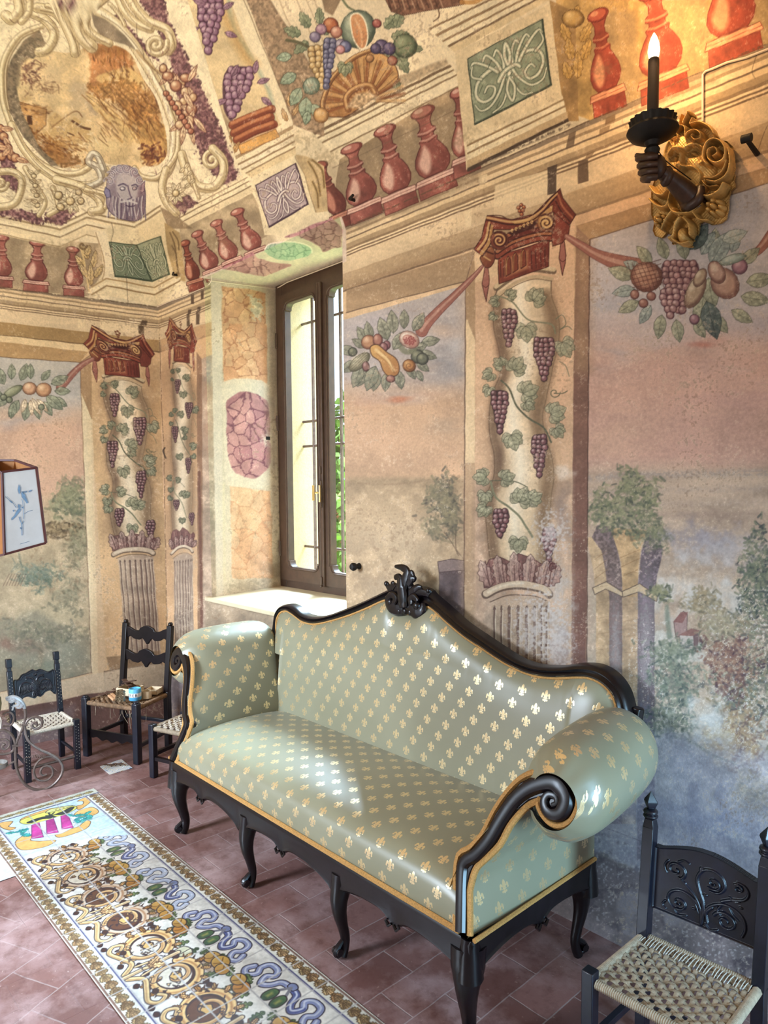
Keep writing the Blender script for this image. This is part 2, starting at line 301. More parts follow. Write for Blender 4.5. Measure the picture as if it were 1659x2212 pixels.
    for i in range(9):
        x=1058+i*16;L([(x,1264-6*math.sin(i/8*3.1)),(x-6+i*1.2,1235),(x-10+i*2.6,1212)],2,'caa58c' if i%2 else '4e2a28',a=.8)
        L([(x+6,1262),(x+2+i*1.2,1238),(x-2+i*2.4,1216)],1.4,'4e2a28',a=.8)
    L(spir(1196,1224,11,1.2,2),3,'5c302d')
    # drum with rings and flutes
    L([(1049,1284),(1085,1268),(1130,1264),(1170,1272),(1186,1284)],19,'5f4a3c',a=.9);L([(1050,1282),(1085,1266),(1130,1262),(1170,1270),(1185,1281)],14,'ccb292');L([(1054,1279),(1090,1264),(1130,1260)],5,'e9d8b8',a=.8,soft=4)
    F([(1062,1300),(1100,1288),(1150,1288),(1186,1300),(1186,1760),(1058,1760)],'cdb291',soft=2,tex=.3,n='h',shade=('8b7260',1,0))
    L([(1058,1300),(1100,1286),(1150,1287),(1180,1298)],2,'5f4a3c')
    for i,x in enumerate((1068,1083,1100,1119,1138,1155,1170,1181)):
        w=6.5 if 1<i<6 else 4.5
        L([(x,1312),(x-1,1760)],w,'6a4f44',a=.85);L([(x+w*.6,1312),(x+w*.6-1,1760)],2,'e8d6b6',a=.8);L([(x-w*.5,1316),(x,1308),(x+w*.5,1316)],1.4,'4f3a32')
def curl(v,P,w,T=None,w2=None,p=('efdcae','c9ab75','6d5032')): scroll(v,P,w,*p,T=T,w2=w2)
# ------------------------------------------------------------------ the frescoes
MX,MT,MB=220,200,150
F=Cv(W_+2*MX,H_+MT+MB,MX,MT,'ddb486',3)
Z1=Q(0,0,2.37);Z2=Q(550,0,2.37);Z3=Q(1000,0,2.517);Z4=Q(0,600,2.37);Z5=Q(550,500,2.37);Z6=Q(1000,900,2.517)
def wA(x,z): return [tuple(proj([[x,YW,z]])[0])]
def zA(py,px=748): return float(on_y([(px,py)],YW)[0,2])
def mapA(P): P=np.asarray(P,float);return proj(np.c_[P[:,0],np.full(len(P),YW),P[:,1]])
def mapB(P): P=np.asarray(P,float);X=np.array([XC,YW,0])[None]+BD[None]*P[:,0:1];X=X.copy();X[:,2]=P[:,1];return proj(X)
XA0,XA1=XC,-.42
def bandA(y0,y1,c,c2=None,x0=XA0,x1=XA1,soft=1.2,a=1.,tex=.12):
    z0,z1=zA(y0),zA(y1)
    F.fill([(x0,z0),(x1,z0),(x1,z1),(x0,z1)],c,a,soft,T=mapA,tex=tex,n='h',shade=None if c2 is None else (C3(c2),0,1))
def bandB(y0,y1,c,u1=2.2,u0=0,soft=1.2,a=1.,tex=.12):
    z0,z1=zA(y0),zA(y1);F.fill([(u0,z0),(u1,z0),(u1,z1),(u0,z1)],c,a,soft,T=mapB,tex=tex,n='h')
# ---------------- window wall, ground
F.fill([(XA0,-.3),(XA1,-.3),(XA1,ZC),(XA0,ZC)],'dcb083',T=mapA,tex=.16,n='c')
F.fill([(0,-.3),(2.6,-.3),(2.6,ZC),(0,ZC)],'d9b07c',T=mapB,tex=.16,n='c')
# sky and landscape panels are washed inside masks
def tree(cx,cy,rx,ry,n,cols=('5f6650','7c7f5c','4d5346','8f8f68','a29c72'),L=9,W=4.5,a=.75):
    v=F; v.wash(cx,cy,rx*.8,ry*.8,cols[0],.55,.9,'f')
    v.dabs(cx,cy,rx,ry,n,L,W,cols,a,sp=1.5)
    v.dabs(cx-rx*.2,cy-ry*.25,rx*.75,ry*.65,n//3,L*.8,W*.8,[cols[-1],cols[-2]],a,sp=1.5)
# right panel
m=F.mask([(1274,517),(1264,1800),(1262,2300),(1980,2300),(1980,295),(1655,397)]);F.clip=m
F.fill([(1200,300),(1980,200),(1980,760),(1200,760)],'bbb0ac',soft=60,tex=.12,n='h')
F.fill([(1200,720),(1980,720),(1980,1060),(1200,1060)],'d3a48d',soft=120,tex=.1,n='c')
F.fill([(1200,1010),(1980,1000),(1980,1500),(1200,1500)],'c3a78c',soft=40,tex=.15,n='h')
F.fill([(1200,1500),(1980,1500),(1980,2300),(1200,2300)],'bdb2a4',soft=120,tex=.15,n='h')
for a in ((1400,620,170,120,'c6bcb8',.7),(1330,760,120,60,'c9b3a6',.6),(1560,780,160,60,'c8a79c',.5),(1420,850,170,50,'dba98e',.55),(1600,880,150,60,'cf9f8f',.55),(1340,950,120,60,'e0b391',.5),(1520,960,180,60,'d2a08c',.5),(1500,720,110,35,'dcbfae',.5),(1340,660,60,30,'a9a4a8',.45),(1590,690,90,50,'aba3a6',.5),(1330,760,50,20,'8e8f98',.35),(1550,735,60,22,'cf8f78',.5),(1520,745,40,10,'c4624a',.45)): F.wash(*a,k=.9,n='h')
for y,c,a in ((1024,'9b8d84',.6),(1030,'a39488',.5),(1060,'a6958a',.4),(1090,'b8a294',.35),(1115,'9b7f70',.45)): F.line([(1270,y+6),(1400,y),(1700,y-6),(1950,y-10)],10,c,a,soft=12,br=.35)
for a in ((1560,1120,110,35,'a08572',.6),(1500,1160,90,45,'948f9c',.7),(1560,1200,130,60,'bcb3b4',.6),(1480,1270,110,80,'ddd3c6',.8),(1560,1310,120,70,'cfc8bc',.7),(1400,1330,60,80,'c2b9a8',.5),(1330,1700,120,70,'b9b4b8',.6),(1500,1830,260,90,'c5c3ce',.8),(1560,1930,220,60,'bfb6b4',.6),(1470,1420,80,60,'cfc5b6',.6),(1300,1350,40,120,'b3a88e',.5)): F.wash(*a,k=.9,n='m')
# mountains, village
F.fill([(1400,1380),(1420,1365),(1450,1370),(1475,1390),(1520,1400),(1520,1430),(1400,1430)],'d8d2c2',.7,6,rough=6)
F.fill([(1456,1345),(1476,1320),(1484,1326),(1484,1372),(1460,1376)],'b08d84',line='6f5450');F.fill([(1454,1344),(1470,1322),(1486,1322),(1474,1346)],'96625a',.9)
F.fill([(1468,1372),(1498,1358),(1510,1362),(1508,1400),(1470,1400)],'cbbcae',line='7f6a62');F.fill([(1466,1372),(1494,1357),(1512,1362),(1500,1374)],'9b6c62');F.fill([(1497,1374),(1508,1366),(1508,1402),(1498,1402)],'7f6462')
F.line([(1440,1310),(1446,1375)],8,'7b8874',.7,soft=5,w2=12)
# arches (ruin)
F.fill([(1267,1160),(1300,1160),(1334,1200),(1345,1272),(1346,1780),(1285,1780),(1288,1300),(1283,1240)],'ccab80',soft=2,tex=.35,shade=('b8946c',0,1))
F.fill([(1290,1135),(1316,1136),(1335,1190),(1344,1240),(1344,1780),(1317,1780),(1316,1285),(1300,1190),(1278,1160)],'6e5c5e',.8,2,tex=.5,n='f')
F.fill([(1318,1140),(1398,1145),(1385,1180),(1378,1240),(1378,1290),(1345,1290),(1342,1215)],'c8a170',soft=2,tex=.35)
F.fill([(1345,1290),(1378,1290),(1376,1660),(1374,1780),(1345,1780)],'c4a27c',soft=2,tex=.3)
F.fill([(1398,1150),(1424,1160),(1433,1190),(1420,1240),(1414,1300),(1414,1860),(1376,1860),(1378,1260),(1386,1190)],'6c5d66',.85,2,tex=.6,n='f')
for P in ([(1280,1270),(1310,1256),(1345,1280),(1346,1290),(1308,1272),(1284,1284)],[(1344,1278),(1382,1260),(1420,1288),(1418,1300),(1380,1278),(1346,1290)]): F.fill(P,'d2b48a',line='5d4a40',lw=1.5)
for y in range(1200,1560,34):
    F.line([(1290,y),(1314,y-4)],1,'8b6a48',.5);F.line([(1348,y+6),(1376,y+2)],1,'8b6a48',.5)
for y in (1180,1200,1222): F.line([(1340,y+25),(1384,y+6)],1.2,'8b6138',.6);F.line([(1284,y+30),(1310,y+10)],1.2,'8b6138',.5)
F.wash(1395,1400,22,160,'cfc6c2',.55,1.0,'f');F.wash(1330,1400,15,120,'cfc6c2',.5,1.0,'f');F.wash(1395,1600,24,120,'8d86a0',.5,1,'f')
# foliage
tree(1350,1110,62,55,240);tree(1365,1050,34,40,130);tree(1405,1075,22,38,80);tree(1300,1100,30,44,90);tree(1400,1140,40,45,120,a=.5);tree(1420,1160,34,34,60,a=.35);tree(1425,1280,26,18,70)
tree(1640,1260,50,100,420,('454c48','5d6557','363d40','6f765c','8a8b6a'));tree(1700,1400,110,200,700,('4b5550','646c5a','3b4446','7b7c62','8a8b6a'));tree(1600,1500,60,90,330,('6b6b5c','8b7b5c','575b58','a08d68','7f8a78'))
tree(1520,1300,40,30,120,('8a7c5e','a08a66','6f6a56','b19b74','9a8c6c'));tree(1560,1350,60,40,180,('8d8468','a38c6a','75705c','a99a78','c0b08a'),a=.6)
tree(1580,1440,60,66,330,('6d4f50','825b52','563f48','9a6f5c','b0866a'));tree(1600,1600,60,70,300,('8a6a56','a5836a','6d5654','b99a74','c7ab82'));tree(1560,1610,40,40,160,('b59a78','c9b08a','9a8268','d8c49c','c0a27a'))
tree(1455,1410,50,34,170,('5d6c5c','74806a','4d5a54','8a9276','9aa086'),a=.65);tree(1460,1480,60,60,260,('55645c','6d7868','485452','7f8a74','98a088'),a=.7);tree(1450,1560,60,50,220,('5d6a60','77806c','4f5a58','8b9078','a4a68c'),a=.7)
F.wash(1520,1560,60,60,'d8dcd8',.7,1.0,'m');F.wash(1500,1640,70,50,'b9bcc0',.6,1.0,'m');tree(1620,1720,60,50,200,('8a7a54','a48c5c','6d6a52','b79c66','cbb584'));tree(1600,1790,90,50,170,('6a6f84','7d8296','565d78','9a9cac','8a8ea0'),a=.45)
F.fill([(1445,1600),(1530,1640),(1590,1680),(1620,1760),(1660,1790),(1660,1900),(1445,1900)],'a9a6b6',.45,20,rough=14)
F.line([(1450,1590),(1500,1615),(1540,1640),(1580,1660)],6,'66705e',.6,soft=4,rough=0) if False else None
F.line([(1450,1592),(1490,1600),(1540,1632),(1590,1650)],7,'66705e',.6,soft=4,br=.3)
F.fill([(1300,1700),(1440,1740),(1560,1760),(1560,1800),(1430,1790),(1290,1750)],'7d7f98',.5,20,rough=12)
for x in (1488,1550): F.fill([(x,1690),(x+22,1690),(x+26,1800),(x,1810)],'6e7192',.4,8,rough=8)
# peeled plaster flecks
for a in ((1600,1450,90,120),(1540,1600,90,90),(1400,1500,40,160),(1640,1330,40,60),(1620,1700,60,60)): 
    x,y,rx,ry=a; P=[(x-rx,y-ry),(x+rx,y-ry),(x+rx,y+ry),(x-rx,y+ry)]
    b=F.box(F.pt(P),2);N=F.nw[b[2]:b[3],b[0]:b[1]]*.5+F.nf[b[2]:b[3],b[0]:b[1]]*.7;F.put(b,np.clip((N-.86)*9,0,1)*.75,'ddd6cc')
F.clip=None
# panel edges: right
F.fill([(1245,488),(1274,517),(1266,1416),(1264,1900),(1232,1900),(1236,900)],'8f6650',soft=1.5,tex=.2,n='h',shade=('70483e',.0,1))
F.fill([(1245,488),(1274,517),(1272,800),(1240,800)],'a8855f',.8,40,tex=.2)
F.line([(1274,517),(1270,966),(1265,1900)],2.2,'4a302a',.85,sm=False)
F.fill([(1245,488),(1655,362),(1980,262),(1980,295),(1655,397),(1274,517)],'b28a5e',soft=1.3,tex=.15,n='h');F.line([(1274,517),(1655,397),(1980,295)],2.4,'6b5040',.8,sm=False)
F.line([(1245,488),(1655,362),(1980,262)],1.6,'8d6a48',.6,sm=False)
# panel beside the window
m=F.mask([(600,712),(748,675),(1006,608),(1002,1340),(1002,1700),(600,1700)]);F.clip=m
F.fill([(560,560),(1020,560),(1020,860),(560,860)],'b3a79f',soft=80,tex=.15,n='h');F.fill([(560,840),(1020,840),(1020,1040),(560,1040)],'cba27c',soft=70,tex=.14,n='c');F.fill([(560,1035),(1020,1030),(1020,1800),(560,1800)],'b59873',soft=12,tex=.25,n='m')
for a in ((960,790,60,60,'93908f',.65),(985,745,24,40,'c6c1bd',.7),(900,800,70,26,'c9a98f',.5),(800,700,90,36,'b7aeb0',.6),(860,860,120,30,'a99a92',.45),(800,880,110,30,'cf9f7c',.5),(940,850,60,20,'d0a586',.6),(950,920,70,30,'a59078',.4),(830,960,110,50,'d3a680',.5),(920,990,90,30,'c9a07c',.5),(860,864,26,9,'bf6b45',.6),(790,770,60,60,'b3a49c',.4),(955,720,60,22,'c9a88c',.6)): F.wash(*a,k=.9,n='h')
for a in ((800,1110,100,40,'c2a47c',.5),(860,1160,110,50,'c4a985',.5),(800,1250,90,50,'a68b6a',.5),(860,1290,100,50,'bfa685',.5),(960,1280,60,60,'a28a6b',.4)): F.wash(*a,k=1.0,n='m')
F.line([(750,1043),(850,1046),(940,1036),(1003,1040)],4,'8a6f54',.5,soft=4,br=.35)
tree(955,1075,36,42,200,('5a5548','6b6450','4c483e','7c7258','8c805f'));tree(975,1120,26,45,130,('6a6250','7c7054','585244','8d8060','988a64'));tree(940,1140,26,30,80,('716850','7c7054','5e5846','8d8060','988a64'),a=.6)
F.line([(990,1200),(975,1170),(960,1150)],2,'5b4636',.6);F.line([(1000,1205),(985,1185),(985,1150)],2.2,'5b4636',.6)
F.fill([(948,1215),(1004,1212),(1004,1420),(952,1420)],'7d6762',soft=1.5,tex=.4,line='5c4842',shade=('5d4a4a',1,0));F.fill([(946,1213),(975,1208),(1004,1211),(1004,1232),(948,1236)],'8a736a',line='513d3a',lw=1.4)
for x in (950,962,975,988,1000): F.line([(x,1236),(x+5,1242),(x+11,1234)],1.4,'513d3a',.7)
F.clip=None
F.fill([(600,664),(748,627),(1025,542),(1006,608),(748,675),(600,712)],'a98a65',soft=1.4,tex=.15,n='h');F.line([(600,712),(748,675),(1006,608)],2.2,'5f4838',.8,sm=False);F.line([(748,627),(1025,542)],1.2,'8a6a4a',.6)
F.fill([(1025,542),(1028,690),(1026,1400),(1003,1400),(1006,608)],'b08e67',soft=1.3,tex=.2,n='h');F.fill([(1006,680),(1026,735),(1026,1000),(1004,1000)],'e6c695',soft=1.5);F.fill([(1003,1000),(1026,1000),(1024,1400),(1002,1400)],'c4a07a',.8,30)
F.line([(1006,608),(1004,900),(1002,1400)],2.2,'5a4034',.85,sm=False);F.line([(1025,545),(1006,608)],1.6,'5a4034',.7,sm=False)
# column strip, weathered lower part
F.fill([(1027,545),(1040,545),(1242,470),(1238,900),(1233,1500),(1233,1800),(1024,1800)],'d9ae84',soft=1.5,tex=.14,n='c')
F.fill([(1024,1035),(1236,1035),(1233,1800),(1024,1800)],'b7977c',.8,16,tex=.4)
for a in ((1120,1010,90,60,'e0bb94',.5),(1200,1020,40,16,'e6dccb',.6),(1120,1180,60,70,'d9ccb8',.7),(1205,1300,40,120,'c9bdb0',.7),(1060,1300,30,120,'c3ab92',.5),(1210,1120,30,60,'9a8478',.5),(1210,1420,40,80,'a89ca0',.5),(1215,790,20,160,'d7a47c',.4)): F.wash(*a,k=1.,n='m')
# ---------------- column motifs
ID=None
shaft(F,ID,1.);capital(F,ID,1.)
src=[(1025,540),(1240,460),(1187,1280),(1050,1284)]
TB=homog(src,[(181,744),(331,762),(331,1194),(246,1198)])
TC3=homog(src,[(357,722),(424,735),(416,1190),(371,1196)])
for a in ((1190,1150,40,50),(1150,1350,50,80),(1200,1380,40,120)): F.wash(*a,'ddd3ca',.75,1.2,'f')
# ---------------- window wall: cornice bands
B=[(486,497,'8e7a62'),(497,503,'e2c393'),(503,508,'a58a66'),(508,516,'e9cc9c'),(516,519,'77604a'),(519,527,'e3c694'),(527,536,'b0946c'),(536,541,'8f7454'),(541,544.5,'e9cf9f'),(544.5,547.5,'7a6048'),(547.5,550.5,'e9cf9f'),(550.5,553.5,'7a6048'),(553.5,590,'dcc094'),(590,627,'b2946c'),(627,630,'7d6248'),(630,662,'deb98c')]
for y0,y1,c in B:
    if y0>=627: continue
    bandA(y0,y1,c)
bandA(590,600,'c4a67c',soft=14,a=.6);bandA(616,627,'927150',soft=10,a=.5);bandA(625,629,'705640',a=.8)
for y0,y1,c in B[:13]: bandB(y0,y1,c)
bandB(590,628,'a7834f');bandB(625,629,'6b4f34',a=.8)
# plain field under the frieze, left of the column and in the panel surround
F.fill([(XA0,zA(629)),(-1.72,zA(629)),(-1.72,zA(629)-.13),(XA0,zA(629)-.13)],'dcb88a',T=mapA,soft=1.2,tex=.1)
F.fill([(748,627),(1025,542),(1006,608),(748,675)],'a98a65',soft=1.4,tex=.15,n='h');F.line([(748,675),(1006,608)],2.2,'5f4838',.8,sm=False)
F.fill([(1025,545),(1006,608),(1006,690),(1027,690)],'ac8a63',soft=1.2)
F.line([(1025,545),(1006,608)],1.6,'5a4034',.7,sm=False)
F.fill(Z3([(560,1270),(690,1220),(1659,900),(1659,1000),(690,1300)]),'b58d61',.0)
for P,c,a in ((Z3([(460,910),(512,893),(505,1050),(460,1062)]),'4a3a30',.9),(Z3([(626,878),(682,865),(682,985),(625,1002)]),'5a4434',.85),(Z3([(575,728),(614,712),(605,790),(560,812)]),'6a5440',.8),(Z3([(775,640),(828,618),(828,655),(773,680)]),'7a5a3a',.8),(Z3([(745,700),(800,680),(795,715),(740,735)]),'7a5a3a',.6),(Z3([(672,838),(720,820),(700,850),(665,865)]),'7a5a3a',.6)): F.fill(P,c,a,1.3)
for P in (Z2([(990,960),(1030,950),(1030,985),(1000,1010)]),Z2([(1075,1085),(1110,1070),(1110,1155),(1080,1165)]),Z2([(1145,905),(1190,890),(1190,930),(1150,950)]),Z2([(1230,950),(1499,870),(1499,990),(1225,1060)])): F.fill(P,'ecd3a4',.8,1.3)
F.fill(Z2([(1110,1090),(1225,1060),(1225,1120),(1110,1155)]),'c9ad84',.7,2)
# right of column: upper bands warm
F.fill(Z3([(610,1165),(1659,870),(1659,760),(1659,700),(560,1050)]),'c09a68',.35,3,tex=.1)
zz=Q(280,560,8.295)
for P in ([(1022,985),(1075,965),(1085,1195),(1028,1205)],[(1188,940),(1252,915),(1255,1170),(1195,1175)],[(1098,640),(1155,625),(1150,800),(1098,800)],[(1278,560),(1330,545),(1330,700),(1282,720)],[(1045,905),(1105,895),(1095,975),(1040,985)],[(1215,850),(1275,840),(1265,920),(1205,930)]): F.fill(zz(P),'4f3b2c',.88,1.2)
F.fill(zz([(220,1090),(320,1105),(300,1190),(190,1175)]),'4d3a28',.85,1.2);F.fill(zz([(150,1180),(255,1190),(262,1340),(155,1330)]),'55402c',.85,1.2);F.fill(Q(160,680,7.375)([(1025,160),(1115,175),(1115,300),(1030,300)]),'5a452f',.8,1.2)
for P in (zz([(0,1055),(220,1085),(210,1105),(0,1080)]),zz([(0,1105),(185,1125),(185,1150),(0,1135)])): F.fill(P,'f0dcb4',.8,1)
for P in (Q(160,680,7.375)([(60,60),(165,75),(170,215),(65,210)]),Q(160,680,7.375)([(415,90),(1025,150),(1030,300),(700,270),(415,230)])): F.fill(P,'ead0a0',.75,1.5)
capital(F,ID,1.)
# ---------------- end wall: landscape panel
F.fill([(-220,750),(0,760),(190,795),(232,1450),(236,1475),(-220,1560)],'d9b588',soft=1.5)
m=F.mask([(-220,748),(0,771),(173,783),(198,1453),(131,1469),(-220,1537)]);F.clip=m
F.fill([(-220,700),(260,700),(260,900),(-220,900)],'b9b1a5',soft=50,tex=.15,n='h');F.fill([(-220,890),(260,890),(260,1090),(-220,1090)],'d3a889',soft=70,tex=.1,n='c');F.fill([(-220,1080),(260,1080),(260,1560),(-220,1560)],'bfa882',soft=50,tex=.2,n='m')
for a in ((60,790,120,20,'cfc4b0',.6),(120,860,60,40,'c5bcb4',.6),(60,910,120,22,'a9a4a6',.5),(100,1000,110,40,'d8ab86',.5),(60,1060,90,30,'d4a182',.4),(110,1160,90,40,'c9ac84',.6),(60,1240,90,50,'b3a684',.5),(120,1330,90,30,'c6b48c',.5),(60,1420,120,60,'a99a80',.5),(150,1420,50,40,'b0ad92',.5),(40,1400,60,20,'9c6e58',.5)): F.wash(*a,k=.9,n='h')
tree(145,1085,34,32,180,('6c7056','80805e','5a604c','929068','a39e78'));tree(160,1070,26,40,110,('6c7056','80805e','5a604c','929068','a39e78'),a=.6);tree(140,1145,50,16,150,('54452f','6c573a','433828','8a7250','b29a70'));tree(170,1180,30,50,140,('6e6a50','857c5a','5d5c48','97906c','a89e78'),a=.55)
tree(85,1245,52,26,150,('5f6f5c','748068','52604f','88907a','6b7a6c'),a=.6);tree(150,1290,40,36,110,('77745c','8c8468','66664f','a09674','b0a684'),a=.5)
F.fill([(-200,1400),(20,1340),(70,1320),(110,1340),(200,1370),(200,1480),(-200,1560)],'82806c',.55,14,rough=10);tree(90,1370,100,30,200,('6d6c58','807c62','5c5e50','94906e','a08f74'),a=.45,L=12)
for a in ((20,1390,60,18,'8c5a4a',.5),(100,1440,90,30,'74806c',.5),(160,1410,40,30,'8c9078',.4)): F.wash(*a,k=.9,n='m')
for x in range(8,46,6): F.line([(x,1265),(x+12,1240)],1.6,'6b4a3e',.6)
F.line([(40,1190),(48,1240)],5,'6e7a68',.5,soft=4)
F.clip=None
F.line([(173,783),(186,1119),(198,1453)],2.,'5a3a2e',.85,sm=False);F.line([(-220,1537),(131,1469),(198,1453)],1.6,'6b5244',.7,sm=False)
F.fill([(173,783),(197,765),(200,1000),(180,1000)],'a9845a',.9,1.2,tex=.2);F.fill([(176,850),(197,905),(203,1453),(198,1453)],'ecd6a8',.9,1.2);F.fill([(188,905),(200,905),(212,1460),(200,1460)],'e6cb9c',.8,2)
F.fill([(-220,722),(0,738),(190,760),(173,783),(0,771),(-220,748)],'b8905c',soft=1.2,tex=.15,n='h');F.line([(-220,748),(0,771),(173,783)],1.8,'6d5038',.8,sm=False)
F.fill([(-220,705),(0,724),(185,745),(190,760),(0,738),(-220,722)],'e3c490',soft=1.2,tex=.1)
F.line([(197,765),(173,783)],1.4,'6d5038',.7,sm=False)
# warm shade beside the columns
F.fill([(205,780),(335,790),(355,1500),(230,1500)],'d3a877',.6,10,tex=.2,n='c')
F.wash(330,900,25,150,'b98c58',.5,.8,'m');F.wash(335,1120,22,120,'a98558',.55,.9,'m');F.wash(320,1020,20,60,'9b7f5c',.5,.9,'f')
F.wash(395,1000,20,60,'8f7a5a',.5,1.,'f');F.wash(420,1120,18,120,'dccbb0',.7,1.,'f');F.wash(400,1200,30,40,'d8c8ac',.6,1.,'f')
shaft(F,TB,.62);capital(F,TB,.62)
# window wall, short stretch left of the window: column seen obliquely
F.fill([(348,735),(470,690),(470,1560),(368,1560)],'cf9f6c',.6,3,tex=.2,n='c')
F.fill([(425,760),(436,775),(442,1400),(428,1560)],'8f6a4e',soft=1.3,tex=.2);F.fill([(436,775),(470,760),(480,1560),(440,1560)],'b49a80',.9,2,tex=.35,n='m')
F.wash(452,900,18,90,'c79a78',.6,.9,'m');F.wash(455,1100,16,80,'8f8068',.5,.9,'f');F.wash(452,1350,16,100,'8b7560',.5,.9,'f');F.wash(452,800,12,30,'9b9088',.6,.8,'f')
F.line([(430,1020),(440,1560)],6,'6c4436',.8,sm=False)
shaft(F,TC3,.36);capital(F,TC3,.36)
F.line([(344,705),(350,900),(354,960),(356,1106),(362,1400)],1.6,'5a3c22',.8,br=.3);F.line([(356,968),(352,975),(358,990)],3,'2c2018',.8)
# plinths of the far columns and white band, wainscot
F.fill([(230,1420),(345,1405),(350,1450),(345,1500),(228,1500),(238,1450)],'8a6a48',.75,3,tex=.4);F.fill([(225,1450),(350,1432),(352,1500),(228,1520)],'7d5c40',.6,2,tex=.3,line='5a4030')
F.fill([(132,1472),(200,1456),(262,1445),(345,1432),(360,1440),(360,1495),(230,1500),(140,1516),(-220,1580),(-220,1540)],'d9c09c',.8,4,tex=.15,n='c')
F.fill([(-220,1575),(134,1512),(185,1500),(362,1480),(364,1580),(128,1620),(-220,1680)],'6f4a40',.95,2,tex=.3,n='c');F.fill([(-220,1600),(90,1540),(160,1525),(150,1620),(-220,1680)],'86787a',.6,20,tex=.2)
F.fill([(362,1440),(470,1440),(640,1440),(640,1700),(362,1600)],'8c6f58',.7,12,tex=.3)
# ---------------- garlands
def ribbon(P,w,w2,c='9b5f50',d='653430',h='c79a84',T=None):
    F.line(P,w+2,d,.95,w2=w2+2,T=T);F.line(P,w,c,1,w2=w2,T=T);F.line([(x-1,y-w*.15) for x,y in P],w*.3,h,.7,w2=w2*.3,soft=2,T=T)
GL=('7e8268','4a4f3e','b7b592');GB=('75837c','46524e','b4bcae')
def lv(x,y,L,a,p=GL,w=.5,al=.92,lob=0): leaf(F,x,y,L*1.15,L*w*1.2,math.radians(a),*p,a=al,lob=lob)
# right
g=Z3
ribbon(g([(565,1285),(700,1370),(820,1420),(960,1455)]),10,40)
ribbon([(1700,478),(1672,500),(1640,540),(1610,555)],26,12)
for x,y,L,a in ((1370,600,52,200),(1372,625,44,170),(1380,650,44,150),(1405,660,40,120),(1430,680,46,100),(1460,690,44,80),(1500,690,40,60),(1540,680,44,50),(1580,670,46,30),(1600,640,56,10),(1612,610,54,-10),(1600,570,46,-40),(1580,545,40,-70),(1545,545,46,-90),(1515,550,50,-60),(1480,560,48,-100),(1440,560,44,-110),(1408,570,44,-130),(1385,580,36,-160),(1530,600,60,80),(1520,640,60,100),(1535,570,70,-60),(1500,540,50,-70)): lv(x,y,L,a,GB if (x+y)%2 else GL)
lv(1526,650,75,75,('3e4b48','28322f','6f7c74'));lv(1490,540,60,-55,('44534f','2a3532','7f8e86'));lv(1560,520,50,-20,('9aa093','5c6558','cfd0bc'))
ball(F,1397,598,35,33,'a9765e','6e4136','c9a083');
for i in range(-3,4): F.line([(1397+i*10-12,568),(1397+i*10+10,628)],1.5,'5c332c',.8);F.line([(1366,598+i*9+6),(1428,598+i*9-10)],1.5,'5c332c',.8)
for x,y in ((1371,636),(1407,640),(1390,655)): ball(F,x,y,10,10,'9c6a5c','6a3c38','c99e8a')
grapes(F,1470,570,92,110,8.6,('a0716c','6a3a44','d3aaa0'),seed=4);grapes(F,1448,630,50,60,8.6,('a57a76','6a3a44','d8b4aa'),seed=9)
ball(F,1502,630,19,40,'b5997a','7a5a4a','dcc8a8',rot=.45);ball(F,1512,600,12,22,'b5997a','7a5a4a','dcc8a8',rot=.5)
ball(F,1566,612,30,36,'b98f78','7c5348','e2c6aa',rot=-.5);ball(F,1548,588,18,26,'bd9580','7c5348','e2c6aa',rot=-.4);ball(F,1598,576,17,17,'a8757c','6b4450','d4a8a4');ball(F,1500,690,11,11,'9a6c74','5f3c48','c9a0a0')
ball(F,1583,560,30,10,'a7b0a0','66705f','d2d4c0',rot=-.3)
# left of the column
g=Z5
ribbon(g([(1165,180),(1100,250),(1000,350),(900,450),(855,510)]),5,25)
for x,y,L,a in ((795,745,40,-120),(800,735,36,-100),(838,735,46,-110),(850,720,44,-95),(873,710,36,-90),(893,715,40,-60),(910,740,36,-10),(905,760,36,20),(900,780,30,40),(880,790,30,60),(860,800,36,80),(835,805,36,95),(815,800,40,100),(795,795,40,120),(775,780,40,150),(770,760,36,190),(790,750,30,210),(850,755,40,-60),(880,760,40,-20),(812,790,50,110),(780,790,44,110),(900,800,24,60)): lv(x,y,L,a,('6f705c','43443a','a3a286'))
for x,y,r in ((903,770,15),(913,775,13),(762,760,10)): ball(F,x,y,r,r,'6b6c58','42433a','9a9878')
ball(F,796,739,16,16,'b98560','7a4c3a','dcb490');ball(F,816,735,11,14,'a66f5c','6a3c38','cfa088');ball(F,836,745,8,9,'8a5a5c','5a3238','bf9590');ball(F,829,750,9,10,'93605e','5a3238','c49c92')
ball(F,777,782,28,13,'a09678','5d5844','cac2a0',rot=-.7)
for i in range(-2,3): F.line([(760+i*3,797+i*3),(795+i*3,765+i*3)],1.2,'5d5844',.6)
F.fill([(800,750),(815,745),(835,760),(855,775),(863,795),(858,810),(840,812),(828,800),(820,780),(804,768)],'d3a05a',sm=True,line='5a3a28',lw=2,shade=('a8703e',.8,.5));F.line([(812,756),(835,775),(850,800)],6,'ecc98a',.8,soft=4)
for o in (0,7): F.line([(820-o,756+o),(842-o*.5,778+o),(852,806)],1.2,'8a5a34',.6)
ball(F,884,734,23,18,'dfc6ae','8f6558','f0e2cc',rot=.6);ball(F,885,736,17,12,'c98f7c','b07868','d8a898',rot=.6,ol=False)
for i in range(26):
    t=i*2.4;r=math.sqrt(i/26.)*13;F.fill([(885+r*math.cos(t)+a*math.cos(b),736+r*.75*math.sin(t)+a*math.sin(b)) for a,b in ((2.4,0),(2.4,1.6),(2.4,3.1),(2.4,4.7))],'8f3f3c',.9,1)
